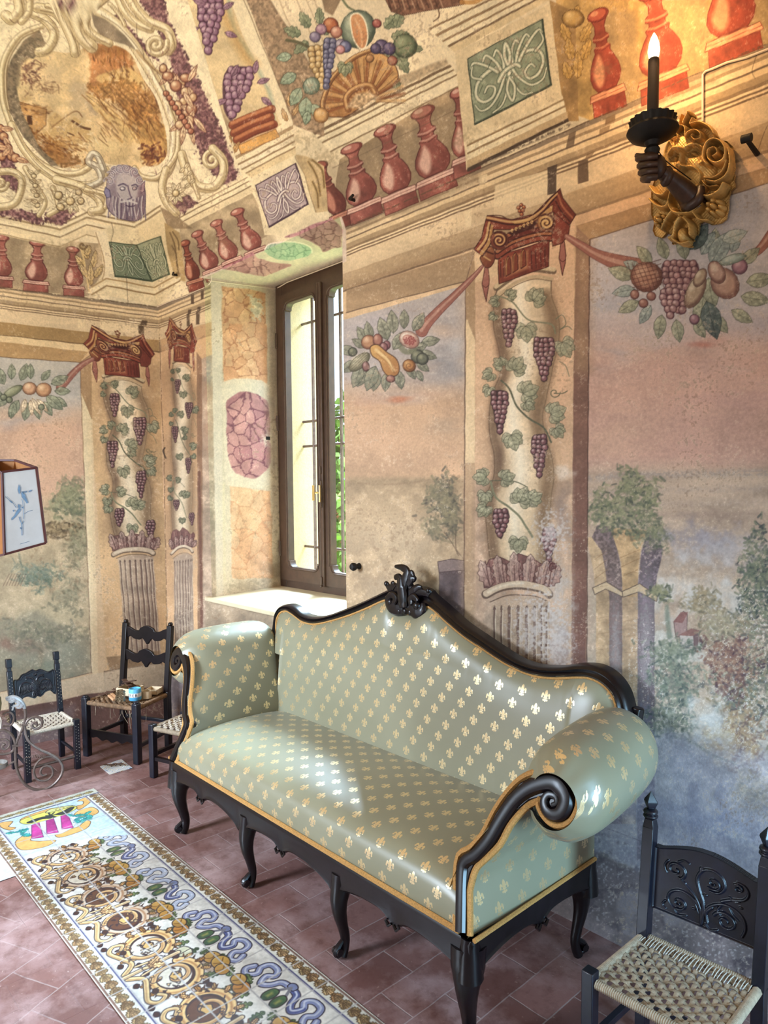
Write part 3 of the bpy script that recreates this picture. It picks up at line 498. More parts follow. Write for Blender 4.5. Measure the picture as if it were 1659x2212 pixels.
ball(F,884,790,14,14,'b57a44','6b4026','dba868');F.line(spir(884,790,9,1.3,0),1.4,'6b4026',.7);ball(F,844,818,10,8,'9c6a5a','5f3a36','c79c88');ball(F,790,792,8,11,'8c645c','5a3a38','b9928a')
F.fill([(868,745),(880,755),(900,755),(890,765),(872,765),(860,752)],'7c7c60',.8,2,sm=True)
# end wall
g=Z4
ribbon([(200,775),(175,790),(150,815),(130,838)],7,17)
for x,y,L,a in ((10,830,40,-120),(25,820,30,-90),(45,822,34,-70),(66,818,28,-90),(90,822,26,-50),(110,830,36,-25),(118,845,30,0),(115,860,30,30),(95,868,30,60),(78,868,34,80),(60,870,34,100),(40,865,36,120),(20,860,36,160),(5,850,30,180),(-20,850,30,-160),(-30,865,30,150),(100,855,40,40),(30,870,30,100)): lv(x,y,L,a,('77806a','454b3c','a9ac8c'))
ball(F,28,846,24,9,'9a9c78','5c6048','cccba4',rot=-.5);ball(F,64,839,15,14,'d3a078','8a5c40','efcfa4');ball(F,94,842,17,15,'cf9a6c','8a5c40','eac89c')
for a in ((55,862,30,105),(66,864,34,85),(80,862,36,50),(70,860,40,65)): leaf(F,a[0],a[1],a[2],12,math.radians(a[3]),'dcc4a0','8a6c50','f2e2c2')
for x,y in ((20,864),(8,858),(-12,858),(90,880)): ball(F,x,y,7,7,'7f8468','4b5040','acae8c')
exec_vault=True
# ================= the vault
F.fill([(-220,-200),(1900,-200),(1900,-60),(1659,90),(1280,257),(740,493),(456,619),(337,662),(0,621),(-220,594)],'edd7aa',soft=1.2,tex=.16,n='c')
CR,TA,BR='f0ddb0','c9a878','8b6f50'
# right-hand field between the painted piers, marble shells of colour
pol=F.fill
# balustrade ground, window wall
pol(Z1([(920,1110),(1260,930),(1400,1190),(1100,1360),(1020,1480),(930,1440)]),'b89f78',soft=1.3,tex=.35)
pol([(733,345),(1000,175),(1020,380),(740,493),(715,470)],'a88c66',soft=1.3,tex=.4)
pol(Z3([(500,-60),(1900,-600),(1900,100),(1659,235),(1000,515),(690,655),(560,600)]),'c49a55',soft=1.3,tex=.35)
pol([(-220,490),(0,505),(150,520),(260,530),(190,640),(0,622),(-220,594)],'b79d76',soft=1.3,tex=.35)
SL=-.44
baluster(F,745,488,690,350,62,-.4,('9c4c3c','5c2620','c98368','4a1d18'),a=.95)
for b in ((793,470,757,312,98,-.42),(868,448,829,272,100,-.42),(948,414,911,232,112,-.42),(1010,372,989,190,80,-.42)): baluster(F,*b)
for b in ((425,625,398,520,46,-.3,('a3503a','66281e','d68f6c','4a1d18')),(466,600,424,500,56,-.42),(508,580,465,476,58,-.42),(560,560,510,452,62,-.42)): baluster(F,*b)
for b in ((2,618,3,508,70,.08),(77,628,81,520,74,.1),(160,638,157,534,62,.1)): baluster(F,*b,fl=.5)
RC=('c65a3c','8f3322','ec9c6a','7c2a1c')
for b in ((1318,238,1290,20,98,-.4,RC),(1437,205,1410,-30,142,-.4,RC),(1590,120,1560,-130,160,-.4,RC)): baluster(F,*b)
# rail mouldings of the balustrade, window wall
def mould(a,b,c,d,cols):   # quad a-b top edge, d-c lower edge, bands across
    T=quad(a,b,c,d);t=0;tot=sum(w for w,_ in cols)
    for w,c_ in cols: F.fill([(0,t/tot),(1,t/tot),(1,(t+w)/tot),(0,(t+w)/tot)],c_,T=T,tex=.1,soft=1.1);t+=w
    return T
ML=[(2,'a88a62'),(3,CR),(1.2,'a3855f'),(3,'ecd6a8'),(1,'94754f'),(9,'efdcb0')]
mould(*Z1([(905,1095),(1265,905),(1300,985),(945,1165)]),[(1,'a3855f'),(3,CR),(1.2,'8f7350'),(4,CR),(1.2,'8f7350'),(6,'ecd4a4')])
mould(*Z2([(300,680),(1000,330),(1075,430),(390,780)]),[(2,'7a6044'),(2,CR),(1.3,'8f7350'),(3,CR),(1.3,'8f7350'),(7,'f0dcb0'),(1,'8f7350')])
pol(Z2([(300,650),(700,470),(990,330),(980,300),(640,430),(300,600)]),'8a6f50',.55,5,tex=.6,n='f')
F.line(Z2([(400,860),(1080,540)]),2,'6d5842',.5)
# rail, end wall and corner
R0=[(-220,395),(0,455),(130,483),(187,457),(290,478),(346,443)]
def off(P,d): return [(x,y+d) for x,y in P]
pol(R0+off(R0,52)[::-1],'e9d1a2',soft=1.2,tex=.12,n='h')
for d,w,c in ((2,4,'8f7550'),(8,5,CR),(13,4,'9a7f58'),(24,7,CR),(29,3,'8f7350'),(50,2,'a08258')): F.line(off(R0,d),w,c,.9,sm=False,soft=1.5)
# corner pier
pol(Z1([(485,1185),(600,1150),(705,1170),(830,1090),(850,1150),(900,1390),(890,1490),(800,1570),(640,1530),(440,1500),(500,1440),(530,1390),(520,1290)]),'e6cf9f',soft=1.3,tex=.14)
pol(Z1([(485,1185),(520,1290),(530,1390),(520,1430),(600,1430),(560,1240),(540,1180)]),'eedab0',.8,3);pol(Z1([(705,1170),(830,1090),(850,1150),(890,1400),(780,1440),(760,1250)]),'e9cf9a',.7,2)
F.line(Z1([(490,1190),(525,1300),(535,1385),(525,1430)]),2.2,'9a7648',.7)
pol(Z1([(820,1060),(900,1100),(985,1170),(860,1170)]),'8a7050',.85,2,tex=.4);pol(Z1([(840,1140),(920,1190),(950,1440),(900,1430),(860,1300)]),'b08f58',.9,1.5,tex=.3)
for P in ([(870,1190),(890,1240),(905,1330),(915,1410)],[(885,1185),(910,1230),(915,1280)],[(880,1260),(900,1300),(908,1360)]): F.line(Z1(P),3,'6d5230',.8)
for y,w,c in ((1455,3,'a58252'),(1478,4,CR),(1492,3,'8f6d42'),(1515,4,'efd9a8')): F.line(Z1([(470,y+15),(545,y-30),(790,y+18),(920,y-55)]),w,c,.9,sm=False)
acanthus(F,quad(*Z1([(560,1240),(700,1255),(780,1440),(590,1415)])),.5,'7c8868','d3d4b0','98a283','36422e');acanthus(F,quad(*Z1([(700,1255),(822,1210),(868,1405),(780,1440)])),.5,'a3a47e','e3ddb4','b5b68e','414c34')
# acanthus leaf at the pier
for x,y,a,L in ((190,560,-110,34),(182,575,-130,30),(200,580,-80,40),(190,600,-120,34),(205,600,-60,34),(196,618,-90,50),(186,552,-70,24)): leaf(F,x,y,L,15,math.radians(a),'c29c5c','5a4026','e6cd92',lob=1)
F.line(Z1([(455,1490),(440,1400),(430,1330),(410,1260)]),4,'d9b878',.9);F.line(spir(178,530,10,1,0),4,'6d5230',.8)
# middle pier with the violet acanthus
pol(Z1([(1290,905),(1510,790),(1560,900),(1615,1085),(1430,1200),(1355,1205)]),'e9d4a6',soft=1.3,tex=.12)
pol(Z1([(1510,790),(1570,800),(1659,850),(1680,1080),(1615,1090),(1560,900)]),'c9ab78',soft=1.3,tex=.25);F.line(Z1([(1510,800),(1560,900),(1615,1085)]),1.6,'7d6040',.7,sm=False)
for P in ([(1580,830),(1620,900),(1640,1000)],[(1600,820),(1650,870),(1659,960)],[(1600,930),(1625,990),(1630,1060)]): F.line(Z1(P),6,'a8874e',.9);F.line(Z1(P),2,'5c4328',.8)
acanthus(F,quad(*Z1([(1308,950),(1515,835),(1578,1045),(1378,1165)])),.85,'b09a98','f2e8d4','cdb8b2','3c2434')
mould(*Z1([(1175,815),(1500,640),(1515,790),(1285,910)]),[(2,'a88a62'),(3,CR),(1.3,'9a7b55'),(3,'f2e0b8'),(1.3,'9a7b55'),(3,CR),(1.3,'9a7b55'),(6,'e3c894')])
# big pier with the green acanthus
pol(Z2([(1025,270),(1510,20),(1570,480),(1610,620),(1130,850),(1085,870)]),'e6cd9c',soft=1.3,tex=.12)
pol(Z2([(1510,0),(1640,60),(1659,620),(1600,620),(1570,480)]),'a9814a',soft=1.5,tex=.3)
acanthus(F,quad(*Z2([(1090,300),(1475,97),(1520,437),(1128,640)])),1.55,'8d9676','ece6c2','b5ba96','333c2e')
mould(*Z2([(890,145),(1510,-150),(1510,0),(1025,270)]),[(1,'8a6c4a'),(3,CR),(1.5,'9a7b55'),(3,'f0dcae'),(1.3,'9a7b55'),(3,CR),(1.5,'7a5f42'),(5,'e3c894')])
mould(*Z2([(1085,720),(1575,490),(1610,620),(1090,880)]),[(3,'e9d2a2'),(1.5,'8f7048'),(4,CR),(1.5,'8f7048'),(4,'efdaaa'),(5,'c7a878'),(2.5,'4d3a2a')])
for a,b in (((1100,865),(1610,640)),): F.line(Z2([a,b]),7,'46352a',.7,soft=5,br=.35)
# the leaf consoles right of it
for x,y,a,L in ((1240,60,-80,50),(1228,90,-110,44),(1255,90,-60,46),(1235,130,-100,50),(1258,130,-70,50),(1248,170,-90,60),(1232,170,-110,40)): leaf(F,x,y,L,24,math.radians(a),'b98a3e','6d4a22','dcae5c',lob=1)
ball(F,1238,40,24,20,'c79a50','7a5628','e6c07a')
# broken lower edge of the vault, dark line
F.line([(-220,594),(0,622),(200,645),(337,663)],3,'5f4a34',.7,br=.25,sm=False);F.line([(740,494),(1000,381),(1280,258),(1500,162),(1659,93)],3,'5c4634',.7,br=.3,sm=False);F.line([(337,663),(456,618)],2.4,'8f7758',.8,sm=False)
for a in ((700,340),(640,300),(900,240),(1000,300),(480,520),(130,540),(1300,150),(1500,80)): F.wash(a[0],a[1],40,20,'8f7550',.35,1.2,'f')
# ---------------- vertical fields between the ribs (fruit field, shell basket)
pol(Z2([(40,-60),(900,-60),(1000,-40),(890,150),(700,330),(380,560),(300,650),(190,420)]),'e6d0a6',soft=2,tex=.1,n='c')
pol(Z1([(1230,-40),(1360,-40),(1659,440),(1659,700),(1500,640)]),'97795a',.9,2,tex=.4,n='f');pol(Z1([(1040,-60),(1240,-60),(1500,630),(1490,650),(1340,380),(1150,20)]),'ecd8ac',.9,1.5)
F.line(Z1([(1240,-20),(1500,610)]),2,'6a5038',.6,sm=False)
for i,x in enumerate((60,110,200,250,290)): F.line(Z2([(x,-40),(x+150,330)]),3,'a88a66',.5)
pol(Z2([(330,-60),(470,-60),(400,80),(360,60)]),'7d6246',.8,3,tex=.4)
# rib with violet grapes on a twisted shaft
pol(Z1([(860,-60),(1160,-60),(1250,200),(1340,400),(1440,640),(1200,760),(1080,440),(980,220)]),'e3c690',soft=2,tex=.2,n='h')
F.line(Z1([(850,-20),(930,120),(1040,340),(1100,520),(1170,640)]),12,'8d7558',.6,soft=9);F.line(Z1([(1170,-20),(1190,130),(1290,300),(1380,480),(1400,640)]),9,'8fa48a',.6,soft=8);F.line(Z1([(1130,40),(1240,260),(1300,330)]),22,'c9964e',.6,soft=18)
pol(Z1([(800,-60),(860,-60),(1240,900),(1215,880)]),'f2e2ba',soft=1.5);F.line(Z1([(840,-60),(1020,330),(1200,740)]),1.8,'6b5842',.7,sm=False);F.line(Z1([(800,-60),(1000,420),(1215,900)]),1.8,'7a644a',.6,sm=False)
VG=('9b7086','5d3248','c9a8ac')
grapes(F,*Z1([(1080,0)])[0],64,112,9.5,VG,tilt=-4,seed=3);grapes(F,*Z1([(1230,360)])[0],70,110,9.5,VG,tilt=-20,seed=5);grapes(F,*Z1([(1060,60)])[0],46,66,9,VG,seed=8)
for x,y,a in ((445,10,200),(480,20,-30),(430,60,160),(485,70,20),(500,165,-60),(555,180,-20),(520,180,100),(565,210,40),(490,215,160),(550,160,-80)): leaf(F,x,y,30,13,math.radians(a),'8a5f72','4c2638','bd97a4')
for i,(a,b) in enumerate((((1190,640),(1390,560)),((1200,680),(1385,600)),((1215,715),(1400,635)))): scroll(F,Z1([a,((a[0]+b[0])/2,(a[1]+b[1])/2-4),b]),17,'c97a4a','96482c','5c2418')
pol(Z1([(1215,745),(1410,660),(1430,700),(1235,790)]),'dca050',soft=1.2,tex=.2,line='8a5428')
for x,y,a in ((492,325,-80),(500,335,-60),(485,300,-100)): leaf(F,x,y,34,12,math.radians(a),'c48a48','7a4c26','e0b878',lob=1)
for x,y,a in ((625,230,-90),(632,250,-60),(620,262,-110)): leaf(F,x,y,30,12,math.radians(a),'c49458','7a5030','e6c48c',lob=1)
# shell basket with fruit
S=lambda P:Z2(P)
for x,y,L,a,p in ((630,120,34,170,0),(640,160,40,150,0),(650,190,44,120,0),(662,210,50,95,0),(650,75,40,-160,1),(668,60,40,-120,1),(690,52,36,-90,1),(700,75,34,-60,1),(665,90,40,140,1),(830,60,44,-40,1),(845,80,40,-10,1),(870,100,44,10,1),(860,120,44,60,1),(835,140,40,90,1),(830,110,40,30,1),(855,60,40,-70,1),(665,240,30,100,0),(675,225,40,60,0),(850,165,34,70,1)): leaf(F,x,y,L,L*.62,math.radians(a),('7f9478','6f7a5c')[p],'3c4634',('b3bd9a','a9ac80')[p],lob=p)
ball(F,*S([(770,235)])[0],26,27,'76805c','434c36','a0a67c');F.line(S([(735,250),(770,235),(810,225)]),1.5,'434c36',.8)
F.line(S([(165,205),(220,215),(290,250)]),7,'5f5a3c',.95);F.line(S([(450,0),(480,35),(520,60)]),5,'6c7250',.95)
pol(S([(350,520),(370,430),(430,370),(520,290),(600,265),(680,290),(720,340),(735,400),(690,450),(600,510),(480,590),(430,600),(370,590)]),'a9713c',sm=True,line='5c3420',lw=2,tex=.3,shade=('cf9a58',.6,-.7))
for i in range(22):
    t=math.radians(165+i*9.2);cx,cy=S([(560,520)])[0];r0,r1=28,88
    F.line([(cx+r0*math.cos(t)*1.0,cy+r0*math.sin(t)*.9),(cx+(r0+r1)*.55*math.cos(t),cy+(r0+r1)*.55*math.sin(t)),(cx+r1*math.cos(t)*1.0,cy+r1*math.sin(t)*1.08)],6,'d3a060' if i%2 else '8a4c28',.75,soft=3)
    F.line([(cx+r0*math.cos(t+.07),cy+r0*math.sin(t+.07)*.9),(cx+r1*math.cos(t+.07),cy+r1*math.sin(t+.07)*1.08)],1.4,'5c3018',.7)
scroll(F,S([(480,560),(470,500),(520,450),(590,440),(620,480)]),12,'dca868','a86c38','5c3420')
pol(S([(470,550),(520,480),(590,470),(640,500),(560,560)]),'cbb088',.7,6,tex=.6,n='f')
scroll(F,S([(365,600),(350,520),(400,400),(500,300),(600,255)]),9,'d8a868','a46c3a','54301c')
ball(F,*S([(530,150)])[0],38,42,'8f9a80','4a5544','c9ccaa',rot=.2)
pol(S([(490,90),(530,70),(565,110),(580,180),(565,240),(535,245),(505,190)]),'c97844',sm=True,line='f2e2bc',lw=3,shade=('dda26a',.3,-.5))
F.line(S([(515,100),(545,160),(548,235)]),4,'e9b884',.7,soft=3)
for x,y,r,c in ((390,130,17,('b8663e','743420','dc9a68')),(418,165,13,('c98a70','844c3c','eec8a8')),(440,235,15,('8f7c8c','574a60','c9bcc0')),(465,240,13,('6d6c8c','40405c','aaaac0')),(625,120,10,('a8564a','6c2c2c','d08c78')),(340,150,12,('a87c8c','6a4858','cfaab0')),(310,190,12,('8c7c94','584a60','bcb0bc')),(650,240,16,('5c4c6a','382c44','8c7c98')),(690,250,14,('5c4c6a','382c44','8c7c98')),(620,250,12,('544866','382c44','8c7c98')),(340,590,17,('d3a060','8a5c30','eec890')),(440,255,10,('cf9090','84504c','e8c0b8')),(590,300,9,('b8804c','6c4424','d8a870')),(705,310,11,('a8644c','6c3428','d0987c'))): ball(F,*S([(x,y)])[0],r,r,*c)
grapes(F,*S([(320,250)])[0],50,90,8,('d3ac6c','8f6a3c','f0d8a4'),seed=2,tilt=10);grapes(F,*S([(385,210)])[0],30,100,7.5,('74708c','444260','a8a6b8'),seed=6,tilt=-6)
ball(F,*S([(290,440)])[0],18,20,'93a088','566450','c9cfae',rot=.5)
for i in range(-2,3): F.line([(672+i*7-6,172),(672+i*7+6,200)],1.2,'566450',.7)
vleaf(F,*S([(465,330)])[0],24,1.6,'7d8260','3f4632','aaac80')
# bird at the top
pol(S([(660,-20),(700,60),(760,80),(850,60),(920,50),(1080,20),(1050,-30),(900,-40)]),'7a4f3a',.95,2,tex=.5,n='f',sm=False,line='4a2c20')
for i in range(12): F.line(S([(680+i*24,-10),(700+i*24,50-(i%3)*6)]),3,'c79c78' if i%2 else '4a2c20',.7)
F.line(S([(940,40),(945,85),(915,110)]),3,'6a4a34',.9);F.line(S([(1060,10),(1130,10),(1180,-20)]),10,'c88a3c',.8)
# ---------------- violet ground around the great cartouche
V='6a3c44'
pol([(-220,-200),(345,-200),(520,378),(392,460),(346,443),(290,478),(187,457),(130,483),(0,455),(-220,395)],'f0ddb2',soft=1.5,tex=.14,n='m')
for P in (Z1([(700,-20),(830,-20),(870,110),(1010,400),(1130,650),(1220,900),(1160,950),(1040,830),(960,650),(900,470),(860,260),(780,100)]),Z1([(600,60),(660,130),(800,300),(840,330),(700,260),(590,110)]),Z1([(0,640),(40,700),(75,850),(110,1000),(0,920)]),Z1([(230,1090),(330,1060),(390,1090),(310,1160),(230,1130)]),Z1([(0,1060),(150,1080),(230,1120),(210,1150),(0,1100)]),Z1([(860,1000),(960,1000),(1010,1040),(920,1100)]),Z1([(280,0),(420,0),(400,60),(300,40)])):
    F.fill(P,'74454c',.92,3,rough=5,tex=.7,n='f')
    F.fill(P,'a98478',.45,3,thr=(.55,.75),n='f')
# mottled ground by the right scroll
for i in range(150):
    t=F.rs.rand();x=Z1([(960+200*t+F.rs.randn()*45,520+380*t+F.rs.randn()*25)])[0];F.fill([(x[0]-3,x[1]),(x[0],x[1]-2),(x[0]+3,x[1]+1),(x[0],x[1]+3)],'5a3038',.6,1.2)
# landscape inside
inn=Z1([(78,430),(90,330),(130,285),(200,265),(262,262),(330,270),(380,262),(420,250),(440,215),(520,225),(600,235),(680,290),(730,400),(790,490),(830,600),(855,720),(850,800),(800,850),(740,850),(700,870),(640,850),(560,840),(470,820),(440,860),(370,860),(290,850),(200,760),(130,640),(90,540)])
m=F.mask(spl(inn,True,5));F.clip=m
F.fill([(0,0),(400,0),(400,400),(0,400)],'dcbd86',tex=.25,n='m')
for a in ((110,160,70,60,'d9bf92',.6),(180,210,50,60,'c9b08a',.6),(200,235,22,26,'a8927a',.8),(70,150,40,40,'e6c890',.6),(250,120,60,40,'d9a45c',.8),(280,160,60,50,'cf9450',.7),(300,240,60,60,'b87c3c',.7),(280,290,70,40,'dcb06c',.7),(110,310,60,36,'b8803c',.8),(160,290,50,30,'d3ac6c',.7),(60,250,40,40,'b88c54',.7),(230,310,50,30,'ecd296',.8),(320,200,40,60,'a8703c',.6)): F.wash(*a,k=1.,n='m')
br=('8a5424','a8702f','6a3c1c','c48c48','54301c')
pol(Z1([(440,215),(620,235),(700,330),(560,400),(450,480)]),'b0642f',.7,8,rough=8,tex=.5);pol(Z1([(480,400),(640,330),(730,400),(760,470),(560,440)]),'e3bd74',.8,4,rough=4)
pol(Z1([(440,440),(520,420),(620,400),(700,420),(790,500),(850,700),(850,850),(740,850),(700,640),(600,520),(480,500)]),'b9803f',.85,4,rough=6,tex=.6,n='f')
pol(Z1([(440,480),(520,500),(700,680),(720,700),(690,740),(600,640),(480,560)]),'e6c27c',.85,4,rough=5,tex=.3);pol(Z1([(700,680),(760,620),(850,640),(850,800),(760,860),(720,800)]),'d3a055',.8,4,rough=5,tex=.4)
pol(Z1([(90,520),(240,560),(235,640),(180,690),(110,640)]),'b9884c',.9,2,tex=.4,line='6a3c1c');pol(Z1([(135,590),(165,590),(165,640),(140,640)]),'4a2814',.9,1.5);pol(Z1([(240,620),(290,580),(360,640),(380,600),(450,660),(460,700),(260,700)]),'c9a468',.8,3,rough=5)
pol(Z1([(110,650),(200,680),(330,770),(440,830),(380,860),(290,850),(200,770)]),'8a5424',.75,4,rough=8,tex=.6,n='f')
F.dabs(255,130,40,40,110,10,3,br,.6,ang=1.4,sp=.4);F.dabs(260,230,60,60,150,26,2,br,.6,ang=.85,sp=.15);F.dabs(320,240,40,70,130,20,2.4,br,.65,ang=1.0,sp=.3);F.dabs(60,155,34,26,90,9,3,('54302c','6a3c30','8a5c44'),.7);F.dabs(95,185,40,18,70,9,3,('8a6444','c9a878','6a4430'),.6);F.dabs(110,320,70,34,170,13,2.6,br,.7,ang=.5,sp=.4);F.dabs(330,335,26,26,80,7,4,('54241c','6a3420','8a4c2c'),.8);F.dabs(70,235,34,20,60,8,2,br,.6,ang=.2,sp=.3)
F.line(Z1([(265,265+385)]+[(380,570),(420,600)]),3,'6a3c1c',.5);F.line(Z1([(370,620),(420,650),(460,660)]),5,'54301c',.8)
F.dabs(150,290,60,30,40,8,2,('f6e6bc','efd9a4'),.8)
F.clip=None
F.line(Z1([(78,430),(90,330),(130,285)]),16,'7a6a52',.8,soft=6)
pol(Z1([(10,420),(60,300),(120,210),(200,150),(240,240),(170,300),(100,290),(80,420),(110,570),(200,750),(300,850),(260,850),(120,700),(40,560)]),'7d6b52',.95,2,tex=.4,n='f')
# frame: broad rolled band
ck=('f4e4b8','dcc48e','6d5234')
scroll(F,Z1([(215,135),(130,165),(60,230),(18,320),(8,430),(22,540),(60,650),(120,750),(200,830),(290,880),(380,890),(440,870),(470,840)]),12,*ck)
scroll(F,Z1([(200,150),(120,190),(65,260),(35,340),(28,440),(45,560)]),4,'efdcae','b39a6c','6d5234')
scroll(F,Z1([(60,640),(120,760),(210,860),(330,930),(440,950),(520,920),(540,870)]),16,*ck)
scroll(F,Z1([(500,60),(600,130),(700,250),(790,400),(850,520),(890,650),(890,760),(870,850),(820,910),(770,900)]),24,'f8ecc6','e6cf9a','6d5234',w2=14)
pol(Z1([(470,70),(540,100),(640,180),(700,260),(640,230),(520,190),(480,130)]),'8f7c62',.95,2,tex=.3)
scroll(F,Z1([(690,860),(720,900),(790,915),(850,870),(905,780),(915,650)]),10,*ck);scroll(F,Z1([(850,870),(830,960),(850,1030),(900,1090)]),16,*ck)
# top volutes
for P,w in (([(170,70),(230,100),(270,150),(275,200),(240,255),(200,265)],20),([(190,40),(280,60),(330,120),(370,200),(385,270)],20),([(240,30),(330,60),(390,150),(430,230)],10),([(500,-20),(420,40),(390,120),(420,190),(470,240)],26),([(540,-10),(460,60),(440,130),(480,180),(560,220)],16),([(90,-20),(100,50),(60,100),(30,80)],22),([(150,-20),(150,60),(110,110)],14),([(600,-20),(640,60),(700,120),(770,150)],16),([(560,20),(600,60),(640,130)],7)): scroll(F,Z1(P),w,*ck)
scroll(F,Z1([(660,-20),(700,50),(760,110),(850,150),(880,220),(860,260)]),20,*ck)
scroll(F,Z1(spir(800,230,58,1.6,-.3,1)),11,*ck);F.line(Z1([(700,260),(760,330),(830,380)]),6,'b08c58',.8)
# lower ornaments: scrolls, flowers, mask
scroll(F,Z1([(530,870),(500,800),(470,790),(455,830),(500,860),(520,920),(470,950),(400,960)]),13,'eee6cc','bfb194','5f4c3c')
scroll(F,Z1([(-20,880),(60,880),(110,920),(100,1000),(60,1050),(-20,1060)]),15,*ck);scroll(F,Z1(spir(0,940,40,1.4,0)),8,*ck)
scroll(F,Z1([(130,860),(190,960),(230,1040),(200,1100)]),10,*ck);scroll(F,Z1([(270,960),(300,1060),(250,1100)]),10,*ck);scroll(F,Z1([(290,920),(420,960),(500,1010),(520,1070),(470,1085)]),18,*ck);scroll(F,Z1([(440,970),(540,1000),(540,1060)]),9,*ck)
for k in range(4):
    x,y=Z1([(175+k*6,890+k*50)])[0]; leaf(F,x,y,16,9,math.radians(-30),'d9c290','6d5234','f2e4bc');leaf(F,x,y,16,9,math.radians(210),'d9c290','6d5234','f2e4bc');ball(F,x,y+5,6,5,'d9c290','6d5234','f6eac4')
for fx,fy,r in ((360,1030,30),(900,990,26)):
    x,y=Z1([(fx,fy)])[0]
    for i in range(9): leaf(F,x,y,r*.95,r*.42,i*.7+.2,'e3cf9c','6d5234','f8ecca')
    ball(F,x,y,r*.32,r*.3,'e0c68e','7a5c38','f6e8c0')
for fx,fy,r in ((310,1060,11),(405,985,9),(415,1030,10),(300,1000,12)): ball(F,*Z1([(fx,fy)])[0],r*.8,r*.8,'d9c08c','6d5234','f6e8c0')
hc=('6d5032','8b6f50','a58a62')
for a_ in ((110,425,110,40,260,10,1.3,hc,.5,.5),(270,300,60,60,120,9,1.2,hc,.4,1.2),(360,220,50,150,220,9,1.4,('5a3038','8b5a50','6d4a3c'),.45,1.3),(150,90,130,70,160,11,1.2,hc,.4,1.0),(440,330,60,90,160,9,1.2,hc,.35,1.2),(400,430,40,30,60,8,1.2,hc,.45,-.6),(20,400,60,40,90,10,1.2,hc,.45,.4)): F.dabs(a_[0],a_[1],a_[2],a_[3],a_[4],a_[5],a_[6],a_[7],a_[8],ang=a_[9],sp=.5)
# head of an old man in violet grey
x0=Z1
pol(x0([(545,960),(560,890),(600,850),(660,850),(700,880),(730,930),(745,1000),(740,1080),(700,1130),(620,1120),(570,1090),(545,1040)]),'a89ba4',sm=True,soft=2,tex=.2,line='4f3e56',lw=1.6,shade=('7a5c66',.9,.3))
pol(x0([(600,900),(650,890),(700,920),(705,990),(680,1040),(620,1030),(595,970)]),'c4b8b4',.9,6,sm=True)
for a in ((590,870),(615,860),(570,900),(645,862),(560,930),(690,880),(715,920)): L_=spir(*x0([a])[0],11,1.1,random.random()*6);F.line(L_,4.5,'d8d0cc',.9);F.line(L_,1.6,'4f3e5c',.85)
for i in range(30):
    a=560+i*6.3;F.line(x0([(a,1000+abs(i-15)*-2+30),(a+random.uniform(-8,8),1060),(a+random.uniform(-14,14),1100+random.uniform(0,30))]),2.2,('ddd4cc','5a4860','8a7884')[i%3],.85)
F.line(x0([(605,950),(630,940),(650,950)]),3,'4f3e5c',.9);F.line(x0([(675,950),(695,945),(705,955)]),3,'4f3e5c',.9);ball(F,*x0([(628,965)])[0],6,4,'cfc6c4','4a3a58','efe8e2');ball(F,*x0([(690,965)])[0],5,3.6,'b79a98','4a3a58','e2d0c8')
F.line(x0([(655,950),(668,1000),(675,1010),(655,1020)]),2.6,'5a4660',.9);F.line(x0([(620,1035),(660,1028),(700,1040)]),4,'d8d0ca',.9);F.line(x0([(645,1052),(665,1058),(690,1052)]),2.4,'4a3450',.9);F.line(x0([(600,985),(615,1010)]),1.6,'6a5870',.8)
pol(x0([(540,960),(560,975),(565,1010),(545,1015),(532,985)]),'8a84a8',.95,1.5,line='3f3358');pol(x0([(740,930),(722,950),(722,990),(738,980)]),'a8848c',.9,1.5,line='5a3c4c')
# fruit swag to the right of the frame
for i,(x,y) in enumerate(((835,350),(880,400),(860,390),(930,420),(950,470),(900,440),(940,520),(910,545),(960,580),(930,610),(920,640),(980,560),(990,500),(970,620),(950,400))):
    xx,yy=Z1([(x,y)])[0]; leaf(F,xx,yy,26,12,math.radians(40+i*47),'c99a72','6d3428','ecd2a4')
    ball(F,xx,yy,9+(i%3)*2,10+(i%2)*3,('c9a070','d9b484','b9805c')[i%3],'6d3428','f2dcb0')
for x,y,a in ((940,470,60),(960,600,70),(975,640,80),(945,640,100),(990,600,50),(960,420,-60)): leaf(F,*Z1([(x,y)])[0],44,12,math.radians(a),'d3ac80','6d3428','efd6ac')
for i in range(9): ball(F,*Z1([(850+i*16,480+i*24)])[0],7,7,'b0684c','5c281c','dca27c')
for i,(x,y) in enumerate(((0,660),(20,700),(0,750),(40,760),(60,800),(10,800),(80,810))): ball(F,*Z1([(x,y)])[0],10,10,'c98e60','6d3428','ecc898');leaf(F,*Z1([(x,y)])[0],30,12,i*1.1,'c99468','6d3428','ecc898')
# right lower scroll
scroll(F,Z1(spir(1085,820,56,1.5,.2,-1)+[]),10,*ck);scroll(F,Z1([(930,790),(960,880),(1010,950),(1090,960),(1140,900),(1140,820),(1090,760)]),18,*ck);scroll(F,Z1([(960,840),(990,930),(1020,1010)]),7,*ck)
for k in range(3): x,y=Z1([(945+k*14,860+k*40)])[0];leaf(F,x,y,15,9,-.8,'d9c290','6d5234','f2e4bc');leaf(F,x,y,15,9,2.4,'d9c290','6d5234','f2e4bc')
# hairline cracks over the vault
for P in (Z1([(700,120),(705,190),(730,260),(735,300)]),Z1([(735,300),(770,340),(830,400),(860,520)]),Z1([(570,1140),(580,1190),(570,1240),(575,1330)]),Z1([(640,1400),(650,1450),(655,1560)]),[(1635,330),(1650,290),(1659,270)],[(1640,100),(1625,150),(1632,170)]): F.line(P,1.2,'4a3628',.7)
F.dabs(170,255,40,80,30,6,2,('f6e8c8',),.5)
